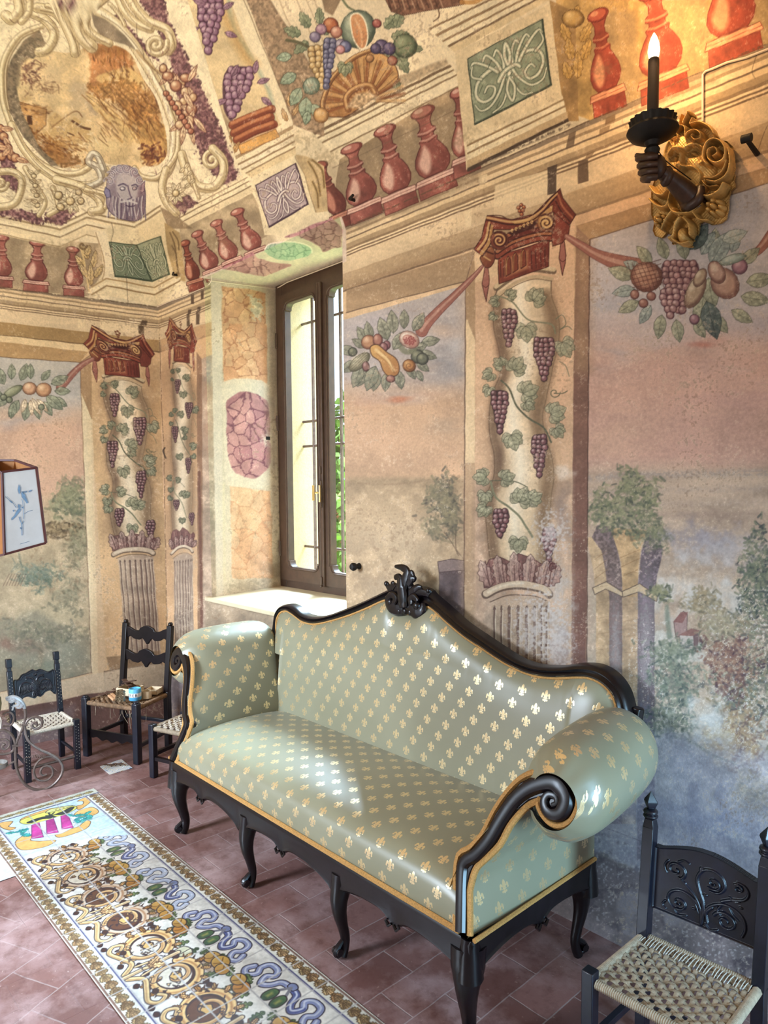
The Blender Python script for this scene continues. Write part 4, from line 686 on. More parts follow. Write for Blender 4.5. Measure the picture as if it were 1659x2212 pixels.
# ---------------- window reveal: jamb and soffit colours
jj=Q(400,440,4.366)
pol([(455,588),(470,590),(600,625),(608,1275),(468,1290)],'d6bfa2',soft=1.2,tex=.12,n='c')
pol([(468,1040),(485,1045),(487,1250),(475,1285),(468,1290)],'dcc79a',.6,6)
def crazy(P,bg,lc,n,s,lw=1.3,a=.75,seed=0):
    F.fill(P,bg,.92,2,rough=2.5,tex=.2);m=F.mask(P,3);old=F.clip;F.clip=m if old is None else m*old
    rs=np.random.RandomState(seed);P_=np.array(P);x0,y0=P_.min(0);x1,y1=P_.max(0)
    pts=np.c_[rs.uniform(x0-8,x1+8,n),rs.uniform(y0-8,y1+8,n)]
    for _ in range(2):   # a little relaxation
        for i in range(n):
            d=pts-pts[i];r=np.hypot(d[:,0],d[:,1]);r[i]=1e9;j=r.argmin()
            if r[j]<s*.75: pts[i]-=d[j]/r[j]*(s*.75-r[j])*.6
    b=F.box(F.pt(P),2);X,Y=np.meshgrid(np.arange(b[0],b[1])-F.ox,np.arange(b[2],b[3])-F.oy);X=X+(F.nf[b[2]:b[3],b[0]:b[1]]-.5)*5;Y=Y+(F.nm[b[2]:b[3],b[0]:b[1]]-.5)*5
    d1=np.full(X.shape,1e9);d2=d1.copy();id1=np.zeros(X.shape,int)
    for i,(px,py) in enumerate(pts):
        d=np.hypot(X-px,(Y-py)*.9);c=d<d1;d2=np.where(c,d1,np.minimum(d2,d));id1=np.where(c,i,id1);d1=np.where(c,d,d1)
    tone=rs.rand(n)[id1]; F.put(b,np.clip((tone-.45)*2,0,1).astype(np.float32)*.35,C3(lc)*1.25);F.put(b,np.clip(lw-(d2-d1)*.55,0,1).astype(np.float32)*a,lc);F.clip=old
crazy(jj([(345,780),(600,800),(755,850),(768,1700),(360,1700)]),'dba174','9c5a3c',60,17,seed=1)
pol([(485,830),(500,823),(530,822),(560,828),(577,838),(577,800),(484,800)],'d6bfa2',0)
crazy([(481,700),(576,700),(578,836),(552,823),(530,822),(505,824),(484,834)],'dba174','a8643f',22,17,seed=2)
pol(jj([(600,870),(640,880),(720,920),(740,1000),(700,1100),(650,1080),(620,980)]),'e6d6bc',.8,4,rough=6,tex=.3,n='f')
pol([(478,826),(505,818),(535,817),(565,822),(582,834),(584,1048),(560,1056),(487,1048)],'dcc5aa',.95,3)
crazy(spl([(490,880),(497,860),(520,848),(545,848),(568,858),(580,880),(583,940),(583,1000),(570,1022),(545,1033),(515,1025),(498,1005),(490,960)],True,4),'c4817e','6d3444',30,19,lw=1.6,seed=3)
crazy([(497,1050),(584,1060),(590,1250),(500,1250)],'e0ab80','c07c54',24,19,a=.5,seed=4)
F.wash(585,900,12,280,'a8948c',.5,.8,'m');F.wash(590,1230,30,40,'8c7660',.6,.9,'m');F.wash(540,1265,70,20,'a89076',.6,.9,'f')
F.wash(577,949,14,14,'e6d8bc',.8,1.,'f')
# soffit
pol([(430,600),(460,588),(738,468),(748,500),(748,565),(600,628)],'e3cbb2',soft=1.2,tex=.1,n='c')
crazy(jj([(330,612),(630,460),(700,520),(800,560),(995,578),(770,685)]),'cf8f90','7c4048',24,11,seed=5,lw=1.3);crazy(jj([(940,315),(1385,125),(1480,250),(1480,405),(1300,450),(1270,400),(1180,345),(1060,318)]),'c38487','6d3640',36,12,seed=6,lw=1.3)
crazy(spl(jj([(755,430),(800,385),(930,368),(1080,375),(1170,410),(1192,460),(1120,510),(1000,530),(880,515),(780,470)]),True,4),'b5c9a8','6f8f74',24,12,seed=7,lw=1.3)
F.line(spl(jj([(750,430),(795,380),(930,362),(1080,369),(1178,408),(1198,460)]),False,4),3,'f2e2cc',.9)
F.wash(700,590,60,20,'b89c90',.4,.8,'m')
# jamb strip left pale edge
pol([(455,600),(478,600),(482,1283),(468,1290)],'d9c4ae',.8,4)
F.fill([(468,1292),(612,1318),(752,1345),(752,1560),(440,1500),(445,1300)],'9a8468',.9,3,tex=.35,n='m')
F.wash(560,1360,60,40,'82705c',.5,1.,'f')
# weathering: lower wall behind the right chair
F.wash(1400,1900,120,40,'b9b2bc',.5,1.,'m')
pol(mapA([(XA0,-.1),(XA1,-.1),(XA1,.30),(-1.2,.30),(-1.55,.34),(XA0,.35)]).tolist(),'76676a',.8,8,rough=10,tex=.35,n='m')
pol(mapA([(-1.35,.30),(-.2,.30),(-.2,.52),(-1.35,.52)]).tolist(),'9a94a2',.6,10,rough=8,tex=.3)
pol(mapA([(-1.35,.52),(-.2,.52),(-.2,.80),(-1.35,.80)]).tolist(),'b9b6c8',.55,30,rough=14,tex=.3)
F.line(mapA([(-1.4,.40),(-.2,.42)]).tolist(),1.6,'5c5460',.5,sm=False,br=.3)
for P in ([(-1.3,.05),(-.6,.05),(-.6,.38),(-1.3,.38)],[(-.8,.0),(-.3,.0),(-.3,.3),(-.8,.3)]):
    P=mapA(P).tolist();F.fill(P,'c3bab8',.6,6,thr=(.74,.9),n='f');F.fill(P,'4a4048',.45,6,thr=(.55,.75),n='m');F.fill(P,'a9a0a4',.4,6,thr=(.6,.8),n='c')
# rubbed, flaking old paint: pale flecks and brown bruises, denser low down and along the vault's rib
lowm=np.clip((np.arange(F.h)[:,None]-F.oy-950)/500.,0,1)*.5+.25
fl_=np.clip((F.nf*.55+F.nw*.45-.70+ (F.nc-.5)*.25)*9,0,1)*np.clip((F.nm-.42)*3,0,1)*(lowm+.25)
F.a+=(C3('e2cdae')-F.a)*np.clip(fl_,0,.55)[...,None]
br_=np.clip((F.nf-.66)*5,0,1)*np.clip((F.nc-.5)*4,0,1)*.35
F.a+=(C3('6f543c')-F.a)*br_[...,None]
gy=(F.a@np.array([.3,.59,.11],np.float32))[...,None];F.a+=(gy-F.a)*.15
# ---------------- finish: hand wobble is in the sampling, grain and stains here
g=(F.nf-.5)*.07+(F.nc-.5)*.10+(F.nw-.5)*.05;F.a*=(1+g)[...,None];np.clip(F.a,0,1,out=F.a)
def s2l(a): return np.where(a<=.04045,a/12.92,((a+.055)/1.055)**2.4)
def sample(cv,P):   # bilinear look-up
    x=np.clip(P[:,0]+cv.ox,0,cv.w-1.01);y=np.clip(P[:,1]+cv.oy,0,cv.h-1.01);x0=x.astype(int);y0=y.astype(int);fx=(x-x0)[:,None];fy=(y-y0)[:,None];a=cv.a
    return (a[y0,x0]*(1-fx)+a[y0,x0+1]*fx)*(1-fy)+(a[y0+1,x0]*(1-fx)+a[y0+1,x0+1]*fx)*fy
# ------------------------------------------------------------------ painted floor tiles (majolica), drawn in tile units
TS=.1405;TX0=-3.705;TY0=1.283;KP=64.   # tile pitch, origin, canvas px per tile
TU0,TU1,TV0,TV1=-.55,23.2,-.6,9.
G=Cv(int((TU1-TU0)*KP),int((4.2-TV0)*KP),-TU0*KP/KP,0,'e4e0d6',11)
G.ox=0;G.oy=0
TT_=lambda p:(np.asarray(p,float)-np.array([TU0,TV0]))*KP
def gf(P,c,**k): G.fill(P,c,T=TT_,**k)
def gl(P,w,c,**k): G.line(P,w,c,T=TT_,**k)
gf([(-.6,-.6),(24,-.6),(24,4.3),(-.6,4.3)],'dcd8ce',tex=.1)
OUT='2b2430'
def gblob(P,c,lw=1.6,ln=OUT,**k): gf(P,c,sm=True,line=ln,lw=lw,**k)
def gscroll(P,w,c='e3c084',d='6a3c24',w2=None):
    gl(P,w+3,OUT,w2=None if w2 is None else w2+3);gl(P,w,c,w2=w2);gl([(x+.02,y+.02) for x,y in P],w*.3,d,a=.55,w2=None if w2 is None else w2*.3,soft=3)
def oakleaf(u,v,s,ang,c,ln='4a3a2c'):
    pr=[(0,0),(.12,.16),(.25,.1),(.34,.28),(.48,.16),(.58,.3),(.72,.16),(.84,.2),(1,0)]
    pr=pr+[(x,-y) for x,y in pr[-2:0:-1]];ca,sa=math.cos(ang),math.sin(ang)
    gf([(u+s*(x*ca-y*sa),v+s*(x*sa+y*ca)) for x,y in pr],c,sm=True,line=ln,lw=1.4,tex=.4,n='f');gl([(u,v),(u+s*.9*ca,v+s*.9*sa)],1.2,ln)
# borders
for v0,v1 in ((-.52,-.02),(3.02,3.5)):
    gf([(-.55,v0),(24,v0),(24,v1),(-.55,v1)],'dcdacb');m_=(v0+v1)/2
    gl([(-.55,v1 if v0<0 else v0),(24,v1 if v0<0 else v0)],4,'4a4a78',sm=False);gl([(-.55,v0+.05 if v0<0 else v1-.05),(24,v0+.05 if v0<0 else v1-.05)],3,'7a5a50',sm=False)
    u=-.3
    while u<23:
        for a in (.45,-.45): oakleaf(u,m_,.27,a,('b59a70','a5825c','c2ab7c')[int(u*7)%3],'5a4430')
        oakleaf(u+.1,m_,.26,0,'b8976a','6a5440');u+=.3
# scrolls, fruit and ribbons, repeating
YL=('d9b25c','8a6a2c');GN=('5c7448','2c4030')
for k in range(7):
    u0=4.75+k*2.95
    # ribbons
    for m in (-1,1):
        cb='8790b4' if k>1 else 'a8b4c8'
        P=[(u0+m*a,b) for a,b in ((.08,.3),(.3,.36),(.42,.6),(.6,.72),(.72,.5),(.58,.34),(.72,.18),(.98,.2),(1.06,.42),(.95,.6),(1.1,.8),(1.28,.7),(1.22,.5))]
        gl(P,13,OUT);gl(P,10,cb);gl(P[:5],9,'525c8c' if m>0 else cb);gl([(x-.02,y-.02) for x,y in P],3,'c4cad8',soft=2)
    gblob([(u0-.12,.2),(u0,.14),(u0+.13,.2),(u0+.1,.34),(u0-.1,.33)],'7c86a8')
    for m in (-1,1):
        gl([(u0,.3),(u0+m*.14,.55)],5,'7c7c84');gblob([(u0+m*.1,.55),(u0+m*.26,.6),(u0+m*.3,.85),(u0+m*.18,1.0),(u0+m*.04,.9),(u0+m*.02,.7)],'2f4c48',shade=('5d7c50',-.5,-.5));gf([(u0+m*.12,.7),(u0+m*.2,.68),(u0+m*.2,.86),(u0+m*.12,.86)],'a8a45c',soft=4,a=.7)
    for a,b,s,t in ((.5,1.0,.4,.8),(.8,.85,.38,.2),(.9,1.25,.42,1.6),(1.3,.9,.4,.6),(-.5,1.1,.42,2.2),(-.75,.9,.38,3.4),(.2,1.15,.4,1.5),(-.2,1.2,.4,1.9),(1.4,1.25,.4,2.2),(-1.0,1.2,.4,1.4),(.35,.95,.3,1.2)): oakleaf(u0+a,b,s,t,('5f7448','4a6040','6e8050')[int(a*9)%3],'26382c')
    gf([(u0+.5,1.1),(u0+1.3,1.1),(u0+1.2,1.45),(u0+.6,1.4)],'70503a',soft=8,a=.6,tex=.4)
    for a,b,r,q in ((.75,1.08,.2,'d6b066'),(1.05,1.02,.22,'dcb45c'),(1.3,1.12,.18,'cfa050'),(-.8,1.12,.2,'c8843c'),(-1.08,1.02,.18,'d8b468')):
        gblob([(u0+a+r*math.cos(t)*1.15,b+r*math.sin(t)) for t in np.linspace(0,6.283,9)[:-1]],q,shade=('9a6a30',.5,.5));gl([(u0+a-r*.5,b-r*.6),(u0+a+r*.1,b),(u0+a-r*.3,b+r*.7)],1.6,'6a4420')
    if k%2==0:
        for m in (-1,1): gblob([(u0+.1,1.3),(u0+.1+m*.22,1.4),(u0+.1+m*.2,1.68),(u0+.1+m*.02,1.75),(u0+.1,1.5)],'a3a07c',shade=('dcd8bc',-.5,-.5))
    # great acanthus scroll
    for m in (-1,1):
        c=u0+m*.74
        # dark ground flecks
        for a in range(16):
            t=a*.393+.2;gf([(c+m*(.66*math.cos(t)+.08*math.cos(t+1.4)),2.02+.62*math.sin(t)+.08*math.sin(t+1.4)),(c+m*.82*math.cos(t+.12),2.02+.78*math.sin(t+.12)),(c+m*.66*math.cos(t+.22),2.02+.62*math.sin(t+.22))],'3c2422' if a%3 else '5c3424',sm=True,lw=1)
        gf([(c+.5*math.cos(t),2.0+.5*math.sin(t)) for t in np.linspace(0,6.28,20)],'3e2526',sm=False)
        gf([(c+.44*math.cos(t)-.03*m,2.05+.40*math.sin(t)) for t in np.linspace(0,6.28,20)],'5c3a2c' if k%2 else 'd6ccb8',sm=False)
        gscroll([(c+m*(.57)*math.cos(t),2.02+.53*math.sin(t)) for t in np.linspace(-2.6,2.0,14)],13,'e2bd80' if k>1 else 'c9b49c','8a4c24',w2=9)
        gscroll([(c+m*r*math.cos(t),2.02+r*math.sin(t)) for t,r in zip(np.linspace(1.9,7.8,16),np.linspace(.5,.1,16))],7,'dcb47c','6a3a20',w2=5)
        gblob([(c+.14*math.cos(t)*(1+.2*(i%2)),2.02+.12*math.sin(t)*(1+.2*(i%2))) for i,t in enumerate(np.linspace(0,6.28,11)[:-1])],'c9a060')
        for i in range(9):
            t=-2.3+i*.5;oakleaf(c+m*.6*math.cos(t),2.02+.58*math.sin(t),.24,math.atan2(math.sin(t),m*math.cos(t))+.4*m,('e0b878','b8823c','d8ac6c')[i%3],'3c2018')
        gscroll([(u0+m*.1,2.9),(u0+m*.35,2.62),(u0+m*.7,2.72),(u0+m*1.1,2.86),(u0+m*1.3,2.7),(u0+m*1.2,2.5),(u0+m*1.05,2.6)],8,'e2c48c','6a3c24',w2=5)
        for a in range(22): tt_=G.rs.rand()*6.28;rr_=.12+.6*G.rs.rand();gblob([(c+rr_*math.cos(tt_)+.07*math.cos(tt_+q*1.6+q*q),2.1+rr_*.95*math.sin(tt_)+.05*math.sin(tt_+q*1.6)) for q in range(4)],('3c2422','8a5a30','c99a5c','d9b880')[a%4],lw=1.2)
        for a,b in ((.45,2.85),(.9,2.6),(1.35,2.9),(.2,2.5),(1.4,1.6),(.1,1.7)): gblob([(u0+m*a-.09,b),(u0+m*a,b-.07),(u0+m*a+.1,b),(u0+m*a+.02,b+.08)],'3c2422')
    gscroll([(u0,2.95),(u0,2.5),(u0,1.6)],7,'dcc498','7a4c2c')
    for m in (-1,1): gscroll([(u0,2.45),(u0+m*.12,2.2),(u0+m*.2,2.6)],6,'e6cc98','7a4c2c',w2=3);oakleaf(u0,2.35,.4,-1.57+m*.5,'d8b07c','3c2018')
# coat of arms over the first tiles
gf([(-.02,-.02),(4.02,-.02),(3.35,.9),(3.1,2.2),(3.1,3.02),(-.02,3.02)],'c3dae6',sm=False,tex=.08)
for P in ([(.25,2.55),(.1,2.9),(.5,2.95),(.9,2.8),(.85,2.6),(.6,2.75),(.45,2.65)],[(.2,.35),(.1,.0),(.55,-.0),(.8,.25),(.95,.55),(.6,.55),(.6,.3),(.35,.2)],[(1.0,.5),(1.1,.12),(1.6,.1),(1.75,.4),(1.5,.75),(1.2,.8)],[(1.6,2.5),(1.9,2.9),(2.6,2.9),(2.9,2.3),(2.7,1.9),(2.4,2.3),(2.1,2.5),(1.8,2.3)],[(2.1,1.7),(2.6,1.75),(2.6,.95),(2.2,.6),(2.0,.7),(2.25,1.1)],[(.15,1.9),(.3,2.3),(.5,2.2),(.6,1.5),(.3,1.1),(.12,1.3)]):
    gblob(P,'cf9a54',ln='6a4028',shade=('ecc27c',-.5,-.3));
gblob([(.35,2.25),(.7,2.35),(.95,2.05),(1.0,1.4),(.95,.9),(.75,.55),(.4,.65),(.3,1.2)],'dcd668',ln='5c5030')
gblob([(.7,2.2),(.85,2.1),(.8,1.75),(.95,1.5),(.75,1.45),(.62,1.8)],'343c3c');gblob([(.75,1.3),(.95,1.1),(.85,.8),(.6,.6),(.55,.75),(.68,1.0)],'343c3c')
for a in range(8): gl([(.72,1.45),(.72+.25*math.cos(a),1.4+.18*math.sin(a))],4,'343c3c')
gf([(1.0,2.3),(1.0,.85),(1.7,.8),(2.2,1.2),(2.35,1.6),(2.2,2.1),(1.7,2.4)],'d6e6ee',line='8a8a98')
for a in (2.15,1.68,1.2): gf([(1.02,a),(1.02,a-.26),(2.15,a-.2+.15),(2.15,a+.1+.12)] if False else [(1.02,a),(1.02,a-.24),(2.2,a-.02),(2.05,a+.3)],'b03c84',tex=.4,line='6a2450')
for a,b in ((1.2,2.7),(1.45,2.6),(1.5,.55),(1.75,.6),(1.3,.9),(1.6,.9)): oakleaf(a,b,.4,a*4,'3ca8a0','1e6c70');oakleaf(a,b,.3,a*7,'4cb8a4','1e6c70')
gblob([(.25,.95),(.45,.6),(.5,1.1),(.4,1.5),(.2,1.3)],'d3cf88');gl(spir(.42,1.0,.2,1.4,0),3,'a89a5c')
# left limb of the frieze beyond the field
gf([(-.5,3.5),(4.2,3.5),(4.2,4.3),(-.5,4.3)],'cfdcde')
# joints
for i in range(25): G.line([TT_([(i,-.55)])[0],TT_([(i,3.52)])[0]],2.6,'b9b6b2',.9,sm=False) if i<24 else None
for v in (0,1,2,3): gl([(-.5,v),(24,v)],2.6,'b5b2b0',sm=False)
gf([(-.52,-.52),(-.02,-.52),(-.02,4.3),(-.52,4.3)],'cfd0c0');
for i in range(14): oakleaf(-.27,-.4+i*.34,.34,1.57,'b8a46c','5a5040')
gl([(-.02,-.5),(-.02,4.3)],4,'4a4a78',sm=False)
for i in range(2): gl([(-.52,i*1.),( -.02,i*1.)],2,'b5b2b0',sm=False)
G.a*=.86*(1+(G.nc-.5)*.14+(G.nf-.5)*.10)[...,None];np.clip(G.a,0,1,out=G.a)
# ------------------------------------------------------------------ materials
def newmat(name):
    m=bpy.data.materials.new(name);m.use_nodes=True;nt=m.node_tree;nt.nodes.clear()
    o=nt.nodes.new('ShaderNodeOutputMaterial');b=nt.nodes.new('ShaderNodeBsdfPrincipled');nt.links.new(b.outputs[0],o.inputs[0]);return m,nt,b
def N(nt,t,**k):
    n=nt.nodes.new(t)
    for a,v in k.items(): setattr(n,a,v)
    return n
def lin(c): c=C3(c);return tuple(float(x) for x in s2l(c))+(1.0,)
def coords(nt,scale=1,rot=(0,0,0)):
    t=N(nt,'ShaderNodeTexCoord');mp=N(nt,'ShaderNodeMapping');nt.links.new(t.outputs['Object'],mp.inputs[0]);mp.inputs['Scale'].default_value=(scale,)*3 if not isinstance(scale,tuple) else scale;mp.inputs['Rotation'].default_value=rot;return mp.outputs[0]
def noise(nt,vec,scale,detail=4,rough=.6):
    n=N(nt,'ShaderNodeTexNoise');nt.links.new(vec,n.inputs['Vector']);n.inputs['Scale'].default_value=scale;n.inputs['Detail'].default_value=detail;n.inputs['Roughness'].default_value=rough;return n.outputs['Fac']
def ramp(nt,fac,stops):
    r=N(nt,'ShaderNodeValToRGB');nt.links.new(fac,r.inputs[0]);e=r.color_ramp.elements
    while len(e)<len(stops): e.new(.5)
    for i,(p,c) in enumerate(stops): e[i].position=p;e[i].color=c if len(c)==4 else tuple(c)+(1,)
    return r.outputs[0]
def mixc(nt,fac,a,b,mode='MIX'):
    m=N(nt,'ShaderNodeMix',data_type='RGBA',blend_type=mode)
    for s,i in ((fac,0),(a,6),(b,7)):
        if hasattr(s,'links') or hasattr(s,'is_linked'): nt.links.new(s,m.inputs[i])
        else: m.inputs[i].default_value=s
    return m.outputs[2]
def bump(nt,b,h,strength=.3,dist=.003):
    n=N(nt,'ShaderNodeBump');nt.links.new(h,n.inputs['Height']);n.inputs['Strength'].default_value=strength;n.inputs['Distance'].default_value=dist;nt.links.new(n.outputs[0],b.inputs['Normal'])
def simple(name,col,rough=.6,metal=0,var=.25,scale=30,bs=.2,bd=.001,spec=.5,coat=0):
    m,nt,b=newmat(name);v=coords(nt);n=noise(nt,v,scale)
    c=lin(col);d=tuple(x*(1-var) for x in c[:3])+(1,);e=tuple(min(1,x*(1+var)) for x in c[:3])+(1,)
    nt.links.new(ramp(nt,n,[(.3,d),(.7,e)]),b.inputs['Base Color']);b.inputs['Roughness'].default_value=rough;b.inputs['Metallic'].default_value=metal;b.inputs['Specular IOR Level'].default_value=spec;b.inputs['Coat Weight'].default_value=coat
    bump(nt,b,noise(nt,v,scale*3),bs,bd);return m
def paintmat(name,rough=.85,bs=.5,bd=.004,coat=0,mott=.18):
    m,nt,b=newmat(name);v=coords(nt);a=N(nt,'ShaderNodeAttribute',attribute_name='paint')
    n=noise(nt,v,90,6,.65);r=ramp(nt,n,[(.25,(1-mott,)*3),(.75,(1+mott*.6,)*3)])
    c=mixc(nt,1.0,a.outputs['Color'],r,'MULTIPLY');nt.links.new(c,b.inputs['Base Color']);b.inputs['Roughness'].default_value=rough;b.inputs['Coat Weight'].default_value=coat;b.inputs['Coat Roughness'].default_value=.15
    big=noise(nt,v,9,6,.6);fine=noise(nt,v,160,3,.7);ma=N(nt,'ShaderNodeMath',operation='MULTIPLY_ADD');nt.links.new(fine,ma.inputs[0]);ma.inputs[1].default_value=.35;nt.links.new(big,ma.inputs[2]);bump(nt,b,ma.outputs[0],bs,bd);return m
M_FRES=paintmat('painted_plaster');M_TILE=paintmat('glazed_tile',.35,.15,.001,.35,.06)
M_PLAIN=simple('lime_plaster','cbb79e',.9,var=.1,scale=8,bs=.4,bd=.003)
# ------------------------------------------------------------------ object helpers
col=sc.collection
def props(o,label=None,cat=None,group=None,kind=None):
    for k,v in (('label',label),('category',cat),('group',group),('kind',kind)):
        if v: o[k]=v
    return o
def link(name,me,mat,parent=None):
    o=bpy.data.objects.new(name,me);col.objects.link(o)
    if mat is not None:
        for m in (mat if isinstance(mat,(list,tuple)) else [mat]): me.materials.append(m)
    if parent is not None: o.parent=parent
    return o
def empty(name,loc,rz=0,label=None,cat=None,group=None,kind=None):
    o=bpy.data.objects.new(name,None);col.objects.link(o);o.location=loc;o.rotation_euler=(0,0,rz);o.empty_display_size=.05;return props(o,label,cat,group,kind)
def gridmesh(name,patches,mat,smooth=False,paint=None):
    """patches: list of (n,m,3) arrays in one mesh; paint: fn(points)->rgb sRGB or per patch array"""
    V=[];Fc=[];Cc=[];o=0
    for g in patches:
        fn=paint
        if isinstance(g,tuple): g,fn=g
        n,m_,_=g.shape;V.append(g.reshape(-1,3));idx=np.arange(n*m_).reshape(n,m_)+o
        Fc.append(np.stack([idx[:-1,:-1],idx[:-1,1:],idx[1:,1:],idx[1:,:-1]],-1).reshape(-1,4));o+=n*m_
        if fn is not None: Cc.append(fn(g.reshape(-1,3)))
    V=np.concatenate(V).astype(np.float32);Fc=np.concatenate(Fc).astype(np.int32)
    me=bpy.data.meshes.new(name);me.vertices.add(len(V));me.vertices.foreach_set('co',V.ravel());me.loops.add(Fc.size);me.loops.foreach_set('vertex_index',Fc.ravel())
    me.polygons.add(len(Fc));me.polygons.foreach_set('loop_start',np.arange(0,Fc.size,4,dtype=np.int32));me.update(calc_edges=True)
    if Cc:
        c=np.concatenate(Cc);c=np.c_[s2l(np.clip(c,0,1)),np.ones(len(c))].astype(np.float32)
        at=me.color_attributes.new('paint','FLOAT_COLOR','POINT');at.data.foreach_set('color',c.ravel())
    if smooth: me.polygons.foreach_set('use_smooth',np.ones(len(Fc),bool))
    return me
def pxgrid(P3,t0,t1,step):   # parameters spaced evenly as the eye sees them; P3: fn(t array)->points
    t=np.linspace(t0,t1,400);p=proj(P3(t));d=np.r_[0,np.cumsum(np.hypot(*np.diff(p,axis=0).T))];n=max(4,int(d[-1]/step));return np.interp(np.linspace(0,d[-1],n),d,t)
wn=np.random.RandomState(5).rand(64,64).astype(np.float32)
def fresco(X):
    q=X-CO;w=q@_fw;ok=w>.35;P=np.zeros((len(X),2));P[ok]=proj(X[ok]);
    # a brush is never quite straight
    P=P+np.c_[np.sin(P[:,1]*.09+np.sin(P[:,0]*.05)*2),np.sin(P[:,0]*.08+np.sin(P[:,1]*.05)*2)]*.45
    c=sample(F,P);inside=ok&(P[:,0]>-MX+4)&(P[:,0]<W_+MX-4)&(P[:,1]>-MT+4)&(P[:,1]<H_+MB-4)
    c[~inside]=C3('d9bb8c');return c
STEP=1.4
XL,XR,ZS,ZT=-3.93,-2.65,.932,2.89
def wallA(x0,x1,z0,z1,st=STEP,zst=None):
    xs=pxgrid(lambda t:np.c_[t,np.full(len(t),YW),np.full(len(t),1.5)],x0,min(x1,-.5),st)
    if x1>-.5: xs=np.r_[xs,np.linspace(-.45,x1,30)]
    zm=(zst or .0022);zs=np.linspace(z0,z1,max(4,int((z1-z0)/zm)))
    g=np.zeros((len(zs),len(xs),3));g[...,0]=xs[None];g[...,1]=YW;g[...,2]=zs[:,None];return g
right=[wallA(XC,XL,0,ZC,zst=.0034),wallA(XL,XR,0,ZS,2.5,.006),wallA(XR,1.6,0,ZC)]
# reveal: left jamb, soffit (painted), right jamb
t=np.linspace(-.05,1,110);ys=YW+(2.80-YW)*t;g=np.zeros((480,110,3));jx=XL+(-4.06-XL)*t
zt=ZT+.004+(2.975-ZT)*np.clip(t,0,1);k=np.linspace(0,1,480)[:,None];g[...,0]=jx;g[...,1]=ys;g[...,2]=ZS-.01+(zt[None]-ZS+.01)*k;right.append(g)
# ------------------------------------------------------------------ vault profile
def prof(n=500,L=3.4):
    s=np.linspace(0,L,n);ph=np.minimum(np.radians(20+23*s),math.pi/2);ds=s[1]-s[0]
    return s,np.r_[0,np.cumsum(np.sin(ph[:-1])*ds)],np.r_[0,np.cumsum(np.cos(ph[:-1])*ds)]
PS,PD,PH=prof()
def vd(s): return np.interp(s,PS,PD)
def vh(s): return np.interp(s,PS,PH)
s0=float(np.interp(ZT-ZC,PH,PS))
def soff(t,xs):   # soffit from vault edge back to the window head
    y=(YW-vd(s0))+(2.80-(YW-vd(s0)))*t;z=ZT+(2.975-ZT)*t
    return y,z
tt=np.linspace(0,1,130);g=np.zeros((130,300,3));yy,zz_=soff(tt,None)
for i in range(130): g[i,:,0]=np.linspace(XL+(-4.06-XL)*tt[i]-.0,XR-.15*tt[i],300);g[i,:,1]=yy[i];g[i,:,2]=zz_[i]
right.append(g)
plain=lambda X:np.tile(C3('cdb698'),(len(X),1))
g=np.zeros((20,20,3));t=np.linspace(0,1,20)
g[...,0]=XR+(-2.80-XR)*t[None];g[...,1]=YW+(2.80-YW)*t[None];g[...,2]=ZS+(2.9+.07*t[None]-ZS)*np.linspace(0,1,20)[:,None];right.append((g,plain))
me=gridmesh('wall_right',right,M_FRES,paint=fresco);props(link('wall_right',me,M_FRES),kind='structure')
# end wall
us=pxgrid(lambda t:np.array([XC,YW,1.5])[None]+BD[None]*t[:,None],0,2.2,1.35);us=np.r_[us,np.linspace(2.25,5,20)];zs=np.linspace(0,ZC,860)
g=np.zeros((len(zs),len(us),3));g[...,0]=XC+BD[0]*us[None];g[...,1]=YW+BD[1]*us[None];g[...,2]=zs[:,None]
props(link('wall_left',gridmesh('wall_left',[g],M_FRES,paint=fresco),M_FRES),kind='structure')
# vault over the window wall
def vaultA(x0,x1,sa,sb,st=STEP):
    ss=np.r_[np.linspace(sa,min(sb,1.35),max(3,int((min(sb,1.35)-sa)/.0028)))]
    if sb>1.35: ss=np.r_[ss,np.linspace(1.37,sb,50)]
    cr=x0 is None;xa=XC if cr else x0
    xs=pxgrid(lambda t:np.c_[t,np.full(len(t),YW),np.full(len(t),ZC)],xa,min(x1,-.5),st)
    if x1>-.5: xs=np.r_[xs,np.linspace(-.4,x1,30)]
    f=(xs-xa)/(x1-xa);d=vd(ss);u=d*(1-math.sin(TH))/math.cos(TH);xc=(XC-u*math.sin(TH)+d*math.cos(TH)) if cr else np.full(len(ss),xa)
    g=np.zeros((len(ss),len(xs),3));g[...,0]=xc[:,None]+(x1-xc)[:,None]*f[None];g[...,1]=YW-d[:,None];g[...,2]=ZC+vh(ss)[:,None];return g
SM=1.6  # fine part
vl=[]
dcr=lambda s:float(XC-(vd(s)*(1-math.sin(TH))/math.cos(TH))*math.sin(TH)+vd(s)*math.cos(TH))
# up to the spring of the window head the vault is broken by the recess
vl.append(vaultA(None,XL,0,s0));vl.append(vaultA(XR,1.6,0,s0));vl.append(vaultA(None,1.6,s0,3.2))
